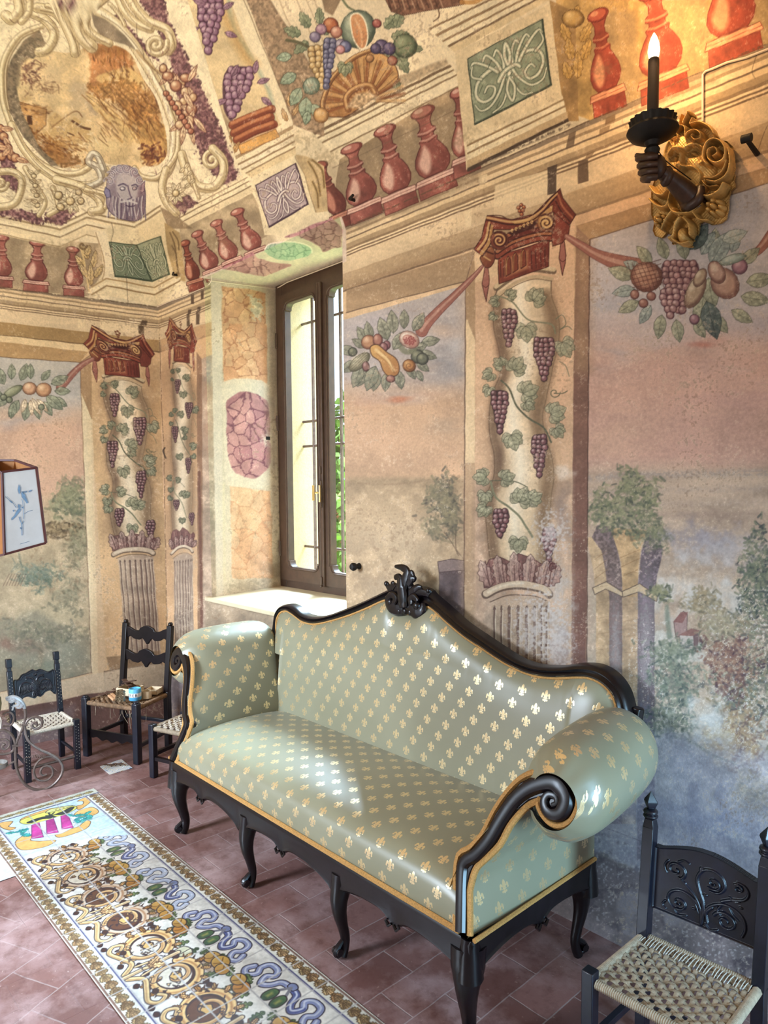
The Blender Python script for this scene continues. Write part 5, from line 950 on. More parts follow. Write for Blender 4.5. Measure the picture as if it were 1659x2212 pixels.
# vault over the end wall
def vaultB(sa,sb):
    ss=np.linspace(sa,min(sb,1.7),560);ss=np.r_[ss,np.linspace(1.73,sb,40)] if sb>1.7 else ss
    d=vd(ss);u0=d*(1-math.sin(TH))/math.cos(TH)
    us=pxgrid(lambda t:np.array([XC,YW,ZC+.3])[None]+BD[None]*t[:,None],0,2.4,1.35);us=np.r_[us,np.linspace(2.5,5,16)];f=us/5.0
    U=u0[:,None]+(5-u0)[:,None]*f[None];g=np.zeros((len(ss),len(us),3))
    g[...,0]=XC+BD[0]*U+BN[0]*d[:,None];g[...,1]=YW+BD[1]*U+BN[1]*d[:,None];g[...,2]=ZC+vh(ss)[:,None];return g
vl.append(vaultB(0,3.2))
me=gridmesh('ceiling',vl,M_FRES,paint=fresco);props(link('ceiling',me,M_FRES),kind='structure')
# crown of the vault closes flat
dm=float(vd(3.2));hm=ZC+float(vh(3.2))
def quadmesh(pts): me=bpy.data.meshes.new('m');me.from_pydata([tuple(p) for p in pts],[],[tuple(range(len(pts)))]);me.update();return me
props(link('ceiling_crown',quadmesh([(XC-1,YW-dm+.02,hm),(1.6,YW-dm+.02,hm),(1.6,-2.6,hm),(XC-1,-2.6,hm)]),M_PLAIN),kind='structure')
# ------------------------------------------------------------------ floor of terracotta
mf,nt,b=newmat('terracotta_floor')
tc=N(nt,'ShaderNodeTexCoord')
def brick(rot,off,w,h):
    mp=N(nt,'ShaderNodeMapping');nt.links.new(tc.outputs['Object'],mp.inputs[0]);mp.inputs['Rotation'].default_value=(0,0,rot);mp.inputs['Location'].default_value=off
    wv=N(nt,'ShaderNodeTexNoise');nt.links.new(tc.outputs['Object'],wv.inputs['Vector']);wv.inputs['Scale'].default_value=7
    ad=N(nt,'ShaderNodeMix',data_type='VECTOR');ad.inputs[0].default_value=.012;nt.links.new(mp.outputs[0],ad.inputs[4]);nt.links.new(wv.outputs['Color'],ad.inputs[5])
    br=N(nt,'ShaderNodeTexBrick');nt.links.new(ad.outputs[1],br.inputs['Vector']);br.inputs['Scale'].default_value=1;br.inputs['Brick Width'].default_value=w;br.inputs['Row Height'].default_value=h;br.inputs['Mortar Size'].default_value=.0028;br.inputs['Mortar Smooth'].default_value=.4;br.inputs['Bias'].default_value=0
    br.inputs['Color1'].default_value=lin('664540');br.inputs['Color2'].default_value=lin('7f5c56');br.inputs['Mortar'].default_value=lin('8d7a76');return br
b1=brick(math.pi/2,(0,0,0),.283,.1415);b2=brick(math.radians(66),(.05,0,0),.2,.2)
sx=N(nt,'ShaderNodeSeparateXYZ');nt.links.new(tc.outputs['Object'],sx.inputs[0]);lt=N(nt,'ShaderNodeMath',operation='LESS_THAN');nt.links.new(sx.outputs['Y'],lt.inputs[0]);lt.inputs[1].default_value=.8
cc=mixc(nt,lt.outputs[0],b1.outputs['Color'],b2.outputs['Color']);v=tc.outputs['Object']
n1=noise(nt,v,3.2,6,.65);cc=mixc(nt,ramp(nt,n1,[(.45,(0,0,0)),(.72,(.8,.8,.8))]),cc,lin('b59a98'))
n2=noise(nt,v,14,8,.7);cc=mixc(nt,ramp(nt,n2,[(.35,(.55,.55,.55)),(.5,(0,0,0))]),cc,lin('5a3830'))
n3=noise(nt,v,45,6,.7);cc=mixc(nt,ramp(nt,n3,[(.62,(0,0,0)),(.72,(.6,.6,.6))]),cc,lin('c4aea4'))
nt.links.new(cc,b.inputs['Base Color']);nt.links.new(ramp(nt,n2,[(.3,(.62,)*3),(.7,(.34,)*3)]),b.inputs['Roughness'])
mh=N(nt,'ShaderNodeMath',operation='MULTIPLY_ADD');nt.links.new(n2,mh.inputs[0]);mh.inputs[1].default_value=.5;iv=N(nt,'ShaderNodeMath',operation='SUBTRACT');iv.inputs[0].default_value=1;nt.links.new(b1.outputs['Fac'],iv.inputs[1]);nt.links.new(iv.outputs[0],mh.inputs[2]);bump(nt,b,mh.outputs[0],.5,.003)
props(link('floor',quadmesh([(-6,-3.5,0),(2.2,-3.5,0),(2.2,YW+.02,0),(-6,YW+.02,0)]),mf),kind='structure')
# inlaid painted tile frieze (slightly proud of the terracotta)
def tilecol(X):
    u=(X[:,0]-TX0)/TS;v=(TY0-X[:,1])/TS;P=(np.c_[u,np.minimum(v,4.15)]-np.array([TU0,TV0]))*KP;return sample(G,P)
def tg(u0,u1,v0,v1,st): 
    U=np.linspace(u0,u1,int((u1-u0)*TS/st));V=np.linspace(v0,v1,int((v1-v0)*TS/st));g=np.zeros((len(V),len(U),3));g[...,0]=TX0+U[None]*TS;g[...,1]=TY0-V[:,None]*TS;g[...,2]=.003;return g
tb=[tg(-.52,15.5,-.52,3.5,.0023),tg(15.5,23,-.52,3.5,.004),tg(-.52,4.1,3.5,7,.004)]
tf=link('trim_1',gridmesh('trim_1',tb,M_TILE,paint=tilecol),M_TILE);props(tf,kind='structure')
# ------------------------------------------------------------------ mesh builder
class MB:
    def __init__(s,o=(0,0,0)): s.v=[];s.f=[];s.uv=[];s.o=np.array(o,float)
    def add(s,V,F_,uv=None):
        k=len(s.v);s.v+= [tuple(p) for p in V];s.f+=[tuple(i+k for i in f) for f in F_]
        s.uv+= [tuple(u) for u in uv] if uv is not None else [(0,0)]*len(V)
    def box(s,c,d,rz=0,tap=1.0,ax=None):
        c=np.array(c,float);x,y,z=[q/2 for q in d];P=[]
        for sz,t in ((-z,1),(z,tap)):
            for sx_,sy in ((-x,-y),(x,-y),(x,y),(-x,y)): P.append((sx_*t,sy*t,sz))
        P=np.array(P);cr,sr=math.cos(rz),math.sin(rz);P=np.c_[P[:,0]*cr-P[:,1]*sr,P[:,0]*sr+P[:,1]*cr,P[:,2]]
        s.add(P+c,[(0,3,2,1),(4,5,6,7),(0,1,5,4),(1,2,6,5),(2,3,7,6),(3,0,4,7)]);return s
    def beam(s,a,b,w,h,up=(0,0,1),tap=1.0):
        a,b=np.array(a,float),np.array(b,float);t=b-a;t/=np.linalg.norm(t)+1e-9;up=np.array(up,float)
        x=np.cross(t,up)
        if np.linalg.norm(x)<1e-4: x=np.cross(t,[1,0,0])
        x/=np.linalg.norm(x);y=np.cross(x,t);P=[]
        for p,k in ((a,1),(b,tap)):
            for i,j in ((-1,-1),(1,-1),(1,1),(-1,1)): P.append(p+x*i*w/2*k+y*j*h/2*k)
        s.add(P,[(0,3,2,1),(4,5,6,7),(0,1,5,4),(1,2,6,5),(2,3,7,6),(3,0,4,7)]);return s
    def tube(s,P,R,n=8,sy=1.0,up=None,cap=True,closed=False):
        P=[np.array(p,float) for p in P];m=len(P);R=[R]*m if np.isscalar(R) else list(R)
        if len(R)!=m: R=list(np.interp(np.linspace(0,1,m),np.linspace(0,1,len(R)),R))
        T=[];
        for i in range(m):
            a=P[(i-1)%m] if (closed or i>0) else P[i];b=P[(i+1)%m] if (closed or i<m-1) else P[i];t=b-a;T.append(t/(np.linalg.norm(t)+1e-12))
        u=np.array(up,float) if up is not None else np.array([0,0,1.0])
        if abs(u@T[0])>.95 and up is None: u=np.array([1.0,0,0])
        V=[]
        for i in range(m):
            u=u-T[i]*(u@T[i]);u/=np.linalg.norm(u)+1e-12;w=np.cross(T[i],u)
            for k in range(n): a=2*math.pi*k/n;V.append(P[i]+u*math.cos(a)*R[i]*sy+w*math.sin(a)*R[i])
        F_=[]
        for i in range(m if closed else m-1):
            j=(i+1)%m
            for k in range(n): F_.append((i*n+k,i*n+(k+1)%n,j*n+(k+1)%n,j*n+k))
        if cap and not closed: F_.append(tuple(range(n))[::-1]);F_.append(tuple((m-1)*n+k for k in range(n)))
        s.add(V,F_);return s
    def lathe(s,c,prof,n=20,axis=(0,0,1),cap=True):
        c=np.array(c,float);a=np.array(axis,float);a/=np.linalg.norm(a);x=np.cross(a,[0,1,0]);
        if np.linalg.norm(x)<.1: x=np.cross(a,[1,0,0])
        x/=np.linalg.norm(x);y=np.cross(a,x);V=[]
        for r,h in prof:
            for k in range(n): t=2*math.pi*k/n;V.append(c+a*h+x*r*math.cos(t)+y*r*math.sin(t))
        m=len(prof);F_=[(i*n+k,i*n+(k+1)%n,(i+1)*n+(k+1)%n,(i+1)*n+k) for i in range(m-1) for k in range(n)]
        if cap: F_+= [tuple(range(n))[::-1],tuple((m-1)*n+k for k in range(n))]
        s.add(V,F_);return s
    def ball(s,c,r,n=10,m=7,rot=None):
        r=(r,r,r) if np.isscalar(r) else r;V=[];c=np.array(c,float)
        for i in range(m+1):
            p=math.pi*i/m
            for k in range(n):
                t=2*math.pi*k/n;q=np.array([r[0]*math.sin(p)*math.cos(t),r[1]*math.sin(p)*math.sin(t),r[2]*math.cos(p)])
                if rot is not None: q=rot@q
                V.append(c+q)
        s.add(V,[(i*n+k,(i+1)*n+k,(i+1)*n+(k+1)%n,i*n+(k+1)%n) for i in range(m) for k in range(n)]);return s
    def prism(s,P,d):   # closed polygon of 3D points, pushed by vector d
        P=[np.array(p,float) for p in P];n=len(P);d=np.array(d,float)
        s.add(P+[p+d for p in P],[tuple(range(n)),tuple(range(2*n-1,n-1,-1))]+[(i,(i+1)%n,n+(i+1)%n,n+i)[::-1] for i in range(n)]);return s
    def grid(s,A,uv=None,closed=False,flip=False):
        A=np.asarray(A,float);n,m,_=A.shape;F_=[]
        for i in range(n-1):
            for j in range(m if closed else m-1):
                q=(i*m+j,i*m+(j+1)%m,(i+1)*m+(j+1)%m,(i+1)*m+j);F_.append(q[::-1] if flip else q)
        s.add(A.reshape(-1,3),F_,None if uv is None else np.asarray(uv).reshape(-1,2));return s
    def build(s,name,mat,parent=None,bev=0,smooth=True,sub=0,angle=40,seg=2,weld=False):
        V=np.array(s.v);org=np.array(parent.matrix_world.translation if parent is None else wloc(parent)) if parent is not None else s.o
        me=bpy.data.meshes.new(name);me.from_pydata([tuple(p) for p in (V-org)],[],s.f)
        if any(u!=(0,0) for u in s.uv):
            l=me.uv_layers.new(name='UVMap');u=np.array(s.uv,float)
            idx=np.zeros(len(me.loops),int);me.loops.foreach_get('vertex_index',idx);l.data.foreach_set('uv',u[idx].ravel())
        if weld:
            b=bmesh.new();b.from_mesh(me);bmesh.ops.remove_doubles(b,verts=b.verts,dist=1e-5);bmesh.ops.recalc_face_normals(b,faces=b.faces);b.to_mesh(me);b.free()
        elif True:
            b=bmesh.new();b.from_mesh(me);bmesh.ops.recalc_face_normals(b,faces=b.faces);b.to_mesh(me);b.free()
        me.update();o=link(name,me,mat,parent)
        if parent is None: o.location=tuple(org)
        if smooth:
            me.polygons.foreach_set('use_smooth',np.ones(len(me.polygons),bool))
        if bev:
            mo=o.modifiers.new('bevel','BEVEL');mo.width=bev;mo.segments=seg;mo.limit_method='ANGLE';mo.angle_limit=math.radians(angle);mo.harden_normals=False
        if sub: mo=o.modifiers.new('subsurf','SUBSURF');mo.levels=sub;mo.render_levels=sub
        if smooth and not sub:
            try: me.set_sharp_from_angle(angle=math.radians(angle))
            except Exception: pass
        return o
WL={}
def wloc(o):   # roots carry a location and maybe a turn; parts sit at the origin of their root
    t=np.zeros(3)
    while o is not None: t+=np.array(o.location);o=o.parent
    return t
def cr(P,n=6,closed=False):
    P=[np.array(p,float) for p in P];out=[];N_=len(P)
    for i in range(N_ if closed else N_-1):
        if closed: a,b,c,d=P[(i-1)%N_],P[i],P[(i+1)%N_],P[(i+2)%N_]
        else: a,b,c,d=P[max(i-1,0)],P[i],P[i+1],P[min(i+2,N_-1)]
        for k in range(n):
            t=k/n;out.append(.5*((2*b)+(c-a)*t+(2*a-5*b+4*c-d)*t*t+(3*b-a-3*c+d)*t**3))
    if not closed: out.append(P[-1])
    return out
# relief carving: a height field inside an outline
class Relief:
    def __init__(s,w,h): s.w,s.h=w,h;s.H=np.zeros((h,w),np.float32);s.Y,s.X=np.mgrid[0:h,0:w].astype(np.float32)
    def ball(s,x,y,rx,ry,a,rot=0):
        c,q=math.cos(rot),math.sin(rot);X=(s.X-x)*c+(s.Y-y)*q;Y=-(s.X-x)*q+(s.Y-y)*c
        np.maximum(s.H,a*np.sqrt(np.clip(1-(X/rx)**2-(Y/ry)**2,0,1)),out=s.H)
    def dist(s,P):
        d=np.full(s.H.shape,1e9,np.float32)
        for (ax,ay),(bx,by) in zip(P[:-1],P[1:]):
            ex,ey=bx-ax,by-ay;L=ex*ex+ey*ey+1e-9;t=np.clip(((s.X-ax)*ex+(s.Y-ay)*ey)/L,0,1);np.minimum(d,(s.X-ax-t*ex)**2+(s.Y-ay-t*ey)**2,out=d)
        return np.sqrt(d)
    def tube(s,P,w,a,w2=None,sm=True,cut=False):
        if sm and len(P)>2: P=spl(P,False,5)
        P=np.asarray(P,float);n=len(P)-1
        d=np.full(s.H.shape,-1.0,np.float32)
        for i in range(n):
            ww=w if w2 is None else w+(w2-w)*i/max(n-1,1);(ax,ay),(bx,by)=P[i],P[i+1];ex,ey=bx-ax,by-ay;L=ex*ex+ey*ey+1e-9
            t=np.clip(((s.X-ax)*ex+(s.Y-ay)*ey)/L,0,1);q=1-((s.X-ax-t*ex)**2+(s.Y-ay-t*ey)**2)/(ww*ww/4);np.maximum(d,q,out=d)
        r=a*np.sqrt(np.clip(d,0,1))
        if cut: s.H-=r
        else: np.maximum(s.H,r,out=s.H)
    def plus(s,P,w,a,w2=None):   # added on top of what is there
        k=s.H.copy();s.H[:]=0;s.tube(P,w,1.0,w2=w2);g=s.H*s.H*a;s.H[:]=k+g
    def plusb(s,x,y,rx,ry,a,rot=0):
        c,q=math.cos(rot),math.sin(rot);X=(s.X-x)*c+(s.Y-y)*q;Y=-(s.X-x)*q+(s.Y-y)*c
        s.H+=a*np.clip(1-(X/rx)**2-(Y/ry)**2,0,1)
    def inside(s,P):
        P=np.asarray(P,float);ins=np.zeros(s.H.shape,bool);n=len(P)
        for i in range(n):
            ax,ay=P[i];bx,by=P[(i+1)%n]
            if ay!=by: ins^=((s.Y>=ay)!=(s.Y>=by))&(s.X<ax+(s.Y-ay)*(bx-ax)/(by-ay))
        return ins
    def mesh(s,mb,mp,outline=None,base=0.,step=1,thick=.01):
        """mp(X,Y,H)->3D array; builds front, rim and back"""
        ys=np.arange(0,s.h,step);xs=np.arange(0,s.w,step);H=s.H[::step,::step]+base;X=s.X[::step,::step];Y=s.Y[::step,::step]
        A=mp(X,Y,H);ok=np.ones(H.shape,bool) if outline is None else s.inside(outline)[::step,::step]
        cell=ok[:-1,:-1]&ok[1:,:-1]&ok[:-1,1:]&ok[1:,1:];used=np.zeros(H.shape,bool)
        for dy in (0,1):
            for dx in (0,1): used[dy:dy+cell.shape[0],dx:dx+cell.shape[1]]|=cell
        idx=-np.ones(H.shape,int);idx[used]=np.arange(used.sum());V=A[used];B=mp(X,Y,np.zeros_like(H)-thick)[used];n=len(V);F_=[]
        ii,jj_=np.nonzero(cell)
        for i,j in zip(ii,jj_):
            a,b,c,d=idx[i,j],idx[i,j+1],idx[i+1,j+1],idx[i+1,j];F_.append((a,b,c,d))
            for (p,q,oi,oj) in ((a,b,i-1,j),(b,c,i,j+1),(c,d,i+1,j),(d,a,i,j-1)):
                if not(0<=oi<cell.shape[0] and 0<=oj<cell.shape[1] and cell[oi,oj]): F_.append((q,p,p+n,q+n))
        back=[(d+n,c+n,b+n,a+n) for a,b,c,d in F_ if max(a,b,c,d)<n and False]
        mb.add(np.vstack([V,B]),F_+back)
# ------------------------------------------------------------------ object materials
M_DARK=simple('ebonised_wood','0d070b',.30,var=.5,scale=22,bs=.12,bd=.001,spec=.42,coat=.04)
M_BLUEBLK=simple('blue_black_wood','0c0e1b',.38,var=.4,scale=30,bs=.2,bd=.001,spec=.5,coat=.15)
M_IRON=simple('wrought_iron','6d5f58',.42,metal=.55,var=.3,scale=40,bs=.25)
M_BLKIRON=simple('black_iron','17120f',.55,metal=.3,var=.3,scale=60,bs=.4)
M_BRAID=simple('gold_braid','b98a4c',.6,metal=.2,var=.35,scale=260,bs=.9,bd=.0015)
M_GILT=simple('worn_gilding','d0a865',.45,metal=.45,var=.5,scale=16,bs=.35,bd=.0015)
M_BROWNW=simple('dark_bronzed_wood','3e2a20',.4,metal=.15,var=.5,scale=25,bs=.4)
M_ROPE=simple('seagrass_cord','9e8e78',.8,var=.25,scale=70,bs=.8,bd=.002)
M_CORDW=simple('white_cord','c2b9aa',.8,var=.15,scale=90,bs=.8,bd=.0015)
M_RUSH=simple('old_rush','8b7056',.85,var=.45,scale=50,bs=.9,bd=.002)
M_WIN=simple('window_wood','483529',.5,var=.2,scale=20,bs=.15)
M_BRASS=simple('brass','d8b878',.3,metal=.9,var=.1)
M_STONE=simple('sill_stone','d3c4a4',.5,var=.12,scale=9,bs=.3,bd=.002)
M_STUCCO=simple('ochre_stucco','e2caa4',.95,var=.12,scale=60,bs=.9,bd=.006)
M_WHITEW=simple('white_cable','d9c6ae',.6,var=.05)
# celadon satin with woven gold lilies; the lattice runs in the cloth's own measure (UV in metres)
def fabric():
    m,nt,b=newmat('celadon_satin');L=nt.links
    uvn=N(nt,'ShaderNodeUVMap');sp=N(nt,'ShaderNodeSeparateXYZ');L.new(uvn.outputs[0],sp.inputs[0])
    def mt(op,a,b_=None,c=None,clamp=False):
        n=N(nt,'ShaderNodeMath',operation=op);n.use_clamp=clamp
        for i,x in enumerate((a,b_,c)):
            if x is None: continue
            if isinstance(x,(int,float)): n.inputs[i].default_value=x
            else: L.new(x,n.inputs[i])
        return n.outputs[0]
    U,V=sp.outputs[0],sp.outputs[1]
    rv=mt('DIVIDE',V,.05);row=mt('FLOOR',rv);v=mt('MULTIPLY',mt('SUBTRACT',mt('SUBTRACT',rv,row),.5),.05)
    us=mt('SUBTRACT',U,mt('MULTIPLY',row,.0333));ru=mt('DIVIDE',us,.1);u=mt('MULTIPLY',mt('SUBTRACT',mt('FRACT',ru),.5),.1)
    au=mt('ABSOLUTE',u)
    def ell(cx,cy,rx,ry,uu=None):
        x=mt('DIVIDE',mt('SUBTRACT',au if uu is None else uu,cx),rx);y=mt('DIVIDE',mt('SUBTRACT',v,cy),ry)
        d=mt('SQRT',mt('ADD',mt('MULTIPLY',x,x),mt('MULTIPLY',y,y)));return d
    def disk(cx,cy,rx,ry): return mt('MULTIPLY_ADD',ell(cx,cy,rx,ry),-6,6.5,clamp=True)
    def ring(cx,cy,rx,ry,w): return mt('MULTIPLY_ADD',mt('ABSOLUTE',mt('SUBTRACT',ell(cx,cy,rx,ry),1)),-5/w,1/w*5*w*.9,clamp=True)
    petal=disk(0,.0095,.0058,.012)
    lobe=disk(.0125,.0045,.005,.0072);curl=disk(.0150,-.0015,.0034,.0034);hole=disk(.0092,-.0005,.0030,.0038)
    side=mt('SUBTRACT',mt('MAXIMUM',lobe,mt('MAXIMUM',curl,disk(.0068,.0005,.0045,.0055))),hole,clamp=True)
    bar=disk(0,-.0045,.009,.0022);foot=disk(0,-.0115,.0034,.0058);fs=disk(.0068,-.0115,.0036,.0036)
    allm=petal
    for q in (side,bar,foot,fs): allm=mt('MAXIMUM',allm,q)
    # woven threads break the motif
    nv=N(nt,'ShaderNodeTexNoise');L.new(uvn.outputs[0],nv.inputs['Vector']);nv.inputs['Scale'].default_value=420;thr=mt('MULTIPLY_ADD',nv.outputs['Fac'],.7,.6,clamp=True)
    mask=mt('MULTIPLY',allm,thr)
    nb=N(nt,'ShaderNodeTexNoise');L.new(uvn.outputs[0],nb.inputs['Vector']);nb.inputs['Scale'].default_value=2.2
    base=ramp(nt,nb.outputs['Fac'],[(.3,lin('7d7a63')),(.7,lin('8a8871'))])
    L.new(mixc(nt,mask,base,lin('e9d3a4')),b.inputs['Base Color'])
    L.new(mt('MULTIPLY_ADD',mask,-.08,.36),b.inputs['Roughness']);L.new(mt('MULTIPLY',mask,.75),b.inputs['Metallic'])
    b.inputs['Specular IOR Level'].default_value=.7;b.inputs['Sheen Weight'].default_value=.08;b.inputs['Sheen Roughness'].default_value=.4;b.inputs['Sheen Tint'].default_value=(.8,.95,1,1);b.inputs['Anisotropic'].default_value=.3
    bump(nt,b,mt('ADD',mask,mt('MULTIPLY',nv.outputs['Fac'],.25)),.25,.0008);return m
M_SATIN=fabric()
# ------------------------------------------------------------------ window, sill, grille, garden
w=empty('window_1',(-3.5,2.80,.93),kind='structure')
x0,x1,z0,z1,yb=-4.06,-2.80,.93,2.975,2.78
f=MB()
f.box(((x0+x1)/2,yb+.03,z0+.035),(x1-x0-.15,.068,.07));f.box(((x0+x1)/2,yb+.03,z1-.04),(x1-x0-.15,.068,.10));f.box((x0+.035,yb+.03,(z0+z1)/2),(.08,.07,z1-z0));f.box((x1-.035,yb+.03,(z0+z1)/2),(.08,.07,z1-z0))
f.build('window_frame',M_WIN,w,bev=.006)
def sash(a,b,hinge):
    s=MB();zt_,zb=2.89,.985;gl_,gr=a+.085,b-.055 if hinge<0 else b-.085
    if hinge>0: gl_=a+.055
    gt,gb=2.83,1.075;c=.045;y=yb-.004
    # stiles and rails with a notched, rounded glass opening
    inner=[(gl_,gb+c),(gl_+c*.3,gb+c*.95),(gl_+c*.35,gb+c*.5),(gl_+c*.7,gb+c*.12),(gl_+c*1.1,gb),(gr-c*1.1,gb),(gr-c*.7,gb+c*.12),(gr-c*.35,gb+c*.5),(gr-c*.3,gb+c*.95),(gr,gb+c),(gr,gt-c),(gr-c*.3,gt-c*.95),(gr-c*.35,gt-c*.5),(gr-c*.7,gt-c*.12),(gr-c*1.1,gt),(gl_+c*1.1,gt),(gl_+c*.7,gt-c*.12),(gl_+c*.35,gt-c*.5),(gl_+c*.3,gt-c*.95),(gl_,gt-c)]
    n=len(inner);cx,cz=(gl_+gr)/2,(gt+gb)/2
    outer=[]
    for x,z in inner: outer.append((a if x<cx-.02 and abs(z-gb)>c*.4 and abs(z-gt)>c*.4 else b if x>cx+.02 and abs(z-gb)>c*.4 and abs(z-gt)>c*.4 else x, z if abs(z-gb)>c*1.05 and abs(z-gt)>c*1.05 else (zb if z<cz else zt_)))
    outer=[((a if x<cx else b) if i in (0,1,2,8,9,10,11,12,18,19,7,17,3,13) and False else x,z) for i,(x,z) in enumerate(outer)]
    out2=[(a,gb+c),(a,gb+c*.7),(a,zb),(gl_+c*.5,zb),(gl_+c*1.1,zb),(gr-c*1.1,zb),(gr-c*.5,zb),(b,zb),(b,gb+c*.7),(b,gb+c),(b,gt-c),(b,gt-c*.7),(b,zt_),(gr-c*.5,zt_),(gr-c*1.1,zt_),(gl_+c*1.1,zt_),(gl_+c*.5,zt_),(a,zt_),(a,gt-c*.7),(a,gt-c)]
    V=[];
    for yy_ in (y-.022,y+.03):
        V+=[(x,yy_,z) for x,z in out2]+[(x,yy_,z) for x,z in inner]
    F_=[]
    for i in range(n):
        j=(i+1)%n;F_+= [(i,j,n+j,n+i),(2*n+i,3*n+i,3*n+j,2*n+j),(n+i,n+j,3*n+j,3*n+i),(i,2*n+i,2*n+j,j)]
    s.add(V,F_);so=s.build('sash',M_WIN,w)
    for k,(r,d) in enumerate(((.006,-.024),(.005,-.018))):
        q=MB();g_=[((x-cx)*(1+.045*(1-k))+cx if k==0 else x,y+d,(z-cz)*(1+.008*(1-k))+cz) for x,z in inner];q.tube(g_,r,6,closed=True);q.build('glazing_bead',M_WIN,so)
    gmb=MB();gmb.box((cx,y+.01,cz),(gr-gl_+.01,.004,gt-gb+.01));gmb.build('pane',M_GLASS,so,smooth=False)
    return so
mg,nt,b=newmat('clear_glass')
tr=N(nt,'ShaderNodeBsdfTransparent');gs=N(nt,'ShaderNodeBsdfGlossy');gs.inputs['Roughness'].default_value=.02;mx=N(nt,'ShaderNodeMixShader');mx.inputs[0].default_value=.06;nt.links.new(tr.outputs[0],mx.inputs[1]);nt.links.new(gs.outputs[0],mx.inputs[2]);nt.links.new(mx.outputs[0],nt.nodes['Material Output'].inputs[0]);M_GLASS=mg
sash(-4.015,-3.535,-1);sash(-3.525,-2.84,1)
q=MB();q.box((-3.53,yb-.034,1.93),(.032,.022,1.9));q.box((-3.545,yb-.045,1.93),(.012,.01,1.9));q.build('meeting_stile',M_WIN,w,bev=.004)
q=MB();q.box((-3.53,yb-.052,1.57),(.022,.012,.17));q.box((-3.53,yb-.052,1.72),(.012,.012,.05));q.box((-3.53,yb-.052,1.02),(.016,.014,.05));q.ball((-3.53,yb-.055,.985),.009);lk=q.build('latch',M_WIN,w,bev=.003)
q=MB();q.tube([(-3.53,yb-.06,1.58),(-3.545,yb-.085,1.578)],.006,8);q.tube([(-3.552,yb-.09,1.53),(-3.552,yb-.09,1.625)],.0065,8,sy=1.4);q.tube([(-3.518,yb-.068,1.52),(-3.518,yb-.068,1.625)],.006,8);q.build('window_handle',M_BRASS,w)
for z in (1.2,2.05,2.6): q=MB();q.tube([(-4.018,yb-.03,z-.05),(-4.018,yb-.03,z+.05)],.009,8);q.build('hinge',M_WIN,w)
# sill slab
sl=MB();sl.prism([(-3.985,2.15,.905),(-2.62,2.15,.905),(-2.62,YW,.905),(-2.66,YW,.905),(-2.80,2.79,.905),(-4.08,2.79,.905),(-3.94,YW,.905),(-3.985,YW,.905)],(0,0,.028));props(sl.build('trim_2',M_STONE,None,bev=.008,seg=3),kind='structure')
# iron grille in the outer reveal
g_=empty('window_grille',(-3.5,2.97,.9),0,'iron bar grille fixed outside the tall window','grille')
for x in (-3.90,-3.60,-3.30,-3.0): q=MB();q.tube([(x,2.965,.85),(x,2.965,3.1)],.011,8);q.build('upright_bar',M_GREYI if 'M_GREYI' in globals() else M_IRON,g_)
for z in (1.2,1.90,2.07,2.74): q=MB();q.tube([(-4.03,2.965,z),(-2.75,2.965,z)],.009,8);q.build('cross_bar',M_IRON,g_)
# masonry outside: outer reveal, facade of the house and outer sill
q=MB();q.box((-4.30,3.02,1.8),(.56,.40,3.4));q.box((-2.45,3.02,1.8),(.6,.40,3.4));q.box((-3.4,3.02,.45),(1.6,.40,.86));q.box((-3.4,3.02,3.35),(1.6,.40,.55));props(q.build('wall_outer',M_STUCCO,None,smooth=False),kind='structure')
# garden beyond
M_LEAF=simple('garden_leaves','7fa04c',.6,var=.5,scale=5,bs=.1);M_GRASS=simple('garden_lawn','b8c87c',.9,var=.2,scale=3)
props(link('garden_ground',quadmesh([(-30,3.4,-.1),(10,3.4,-.1),(10,40,-.1),(-30,40,-.1)]),M_GRASS),kind='structure')
rs=random.Random(3)
def bush(name,c,r,n,label,mat=M_LEAF,ls=.15):
    m=MB()
    for i in range(n):
        t=rs.random()*6.28;p=math.acos(rs.uniform(-1,1));k=rs.random()**.35;x=np.array([c[0]+r[0]*k*math.sin(p)*math.cos(t),c[1]+r[1]*k*math.sin(p)*math.sin(t),c[2]+r[2]*k*math.cos(p)])
        a=np.array([rs.gauss(0,1),rs.gauss(0,1),rs.gauss(0,1)]);a/=np.linalg.norm(a);b_=np.cross(a,[rs.gauss(0,1),rs.gauss(0,1),rs.gauss(0,1)]);b_/=np.linalg.norm(b_);l=ls*rs.uniform(.6,1.4)
        m.add([x,x+a*l*.5+b_*l*.25,x+a*l,x+a*l*.5-b_*l*.25],[(0,1,2,3)])
    m.o=np.array([c[0],c[1],-.1]);o=m.build(name,mat,None,smooth=False);return props(o,label,'bush')
bush('garden_bush',(-6.9,6.4,1.45),(1.1,.9,1.75),5200,'tall bright green leafy bush seen through the right sash')
q=MB();q.o=np.array([-6.7,6.2,-.1]);
for i in range(5): q.tube([(-6.7+.1*i,6.2,-.1),(-6.9+.2*i,6.1,1.2)],[.03,.012],6)
q.build('stem',M_BROWNW,bpy.data.objects['garden_bush'])
q=MB();q.o=np.array([-9.3,8.3,-.1]);q.box((-9.3,8.3,.8),(.3,1.6,1.9));props(q.build('garden_wall',simple('pink_render','d99c90',.9),None,smooth=False),'low pink rendered garden wall beside the leafy bush','garden wall')
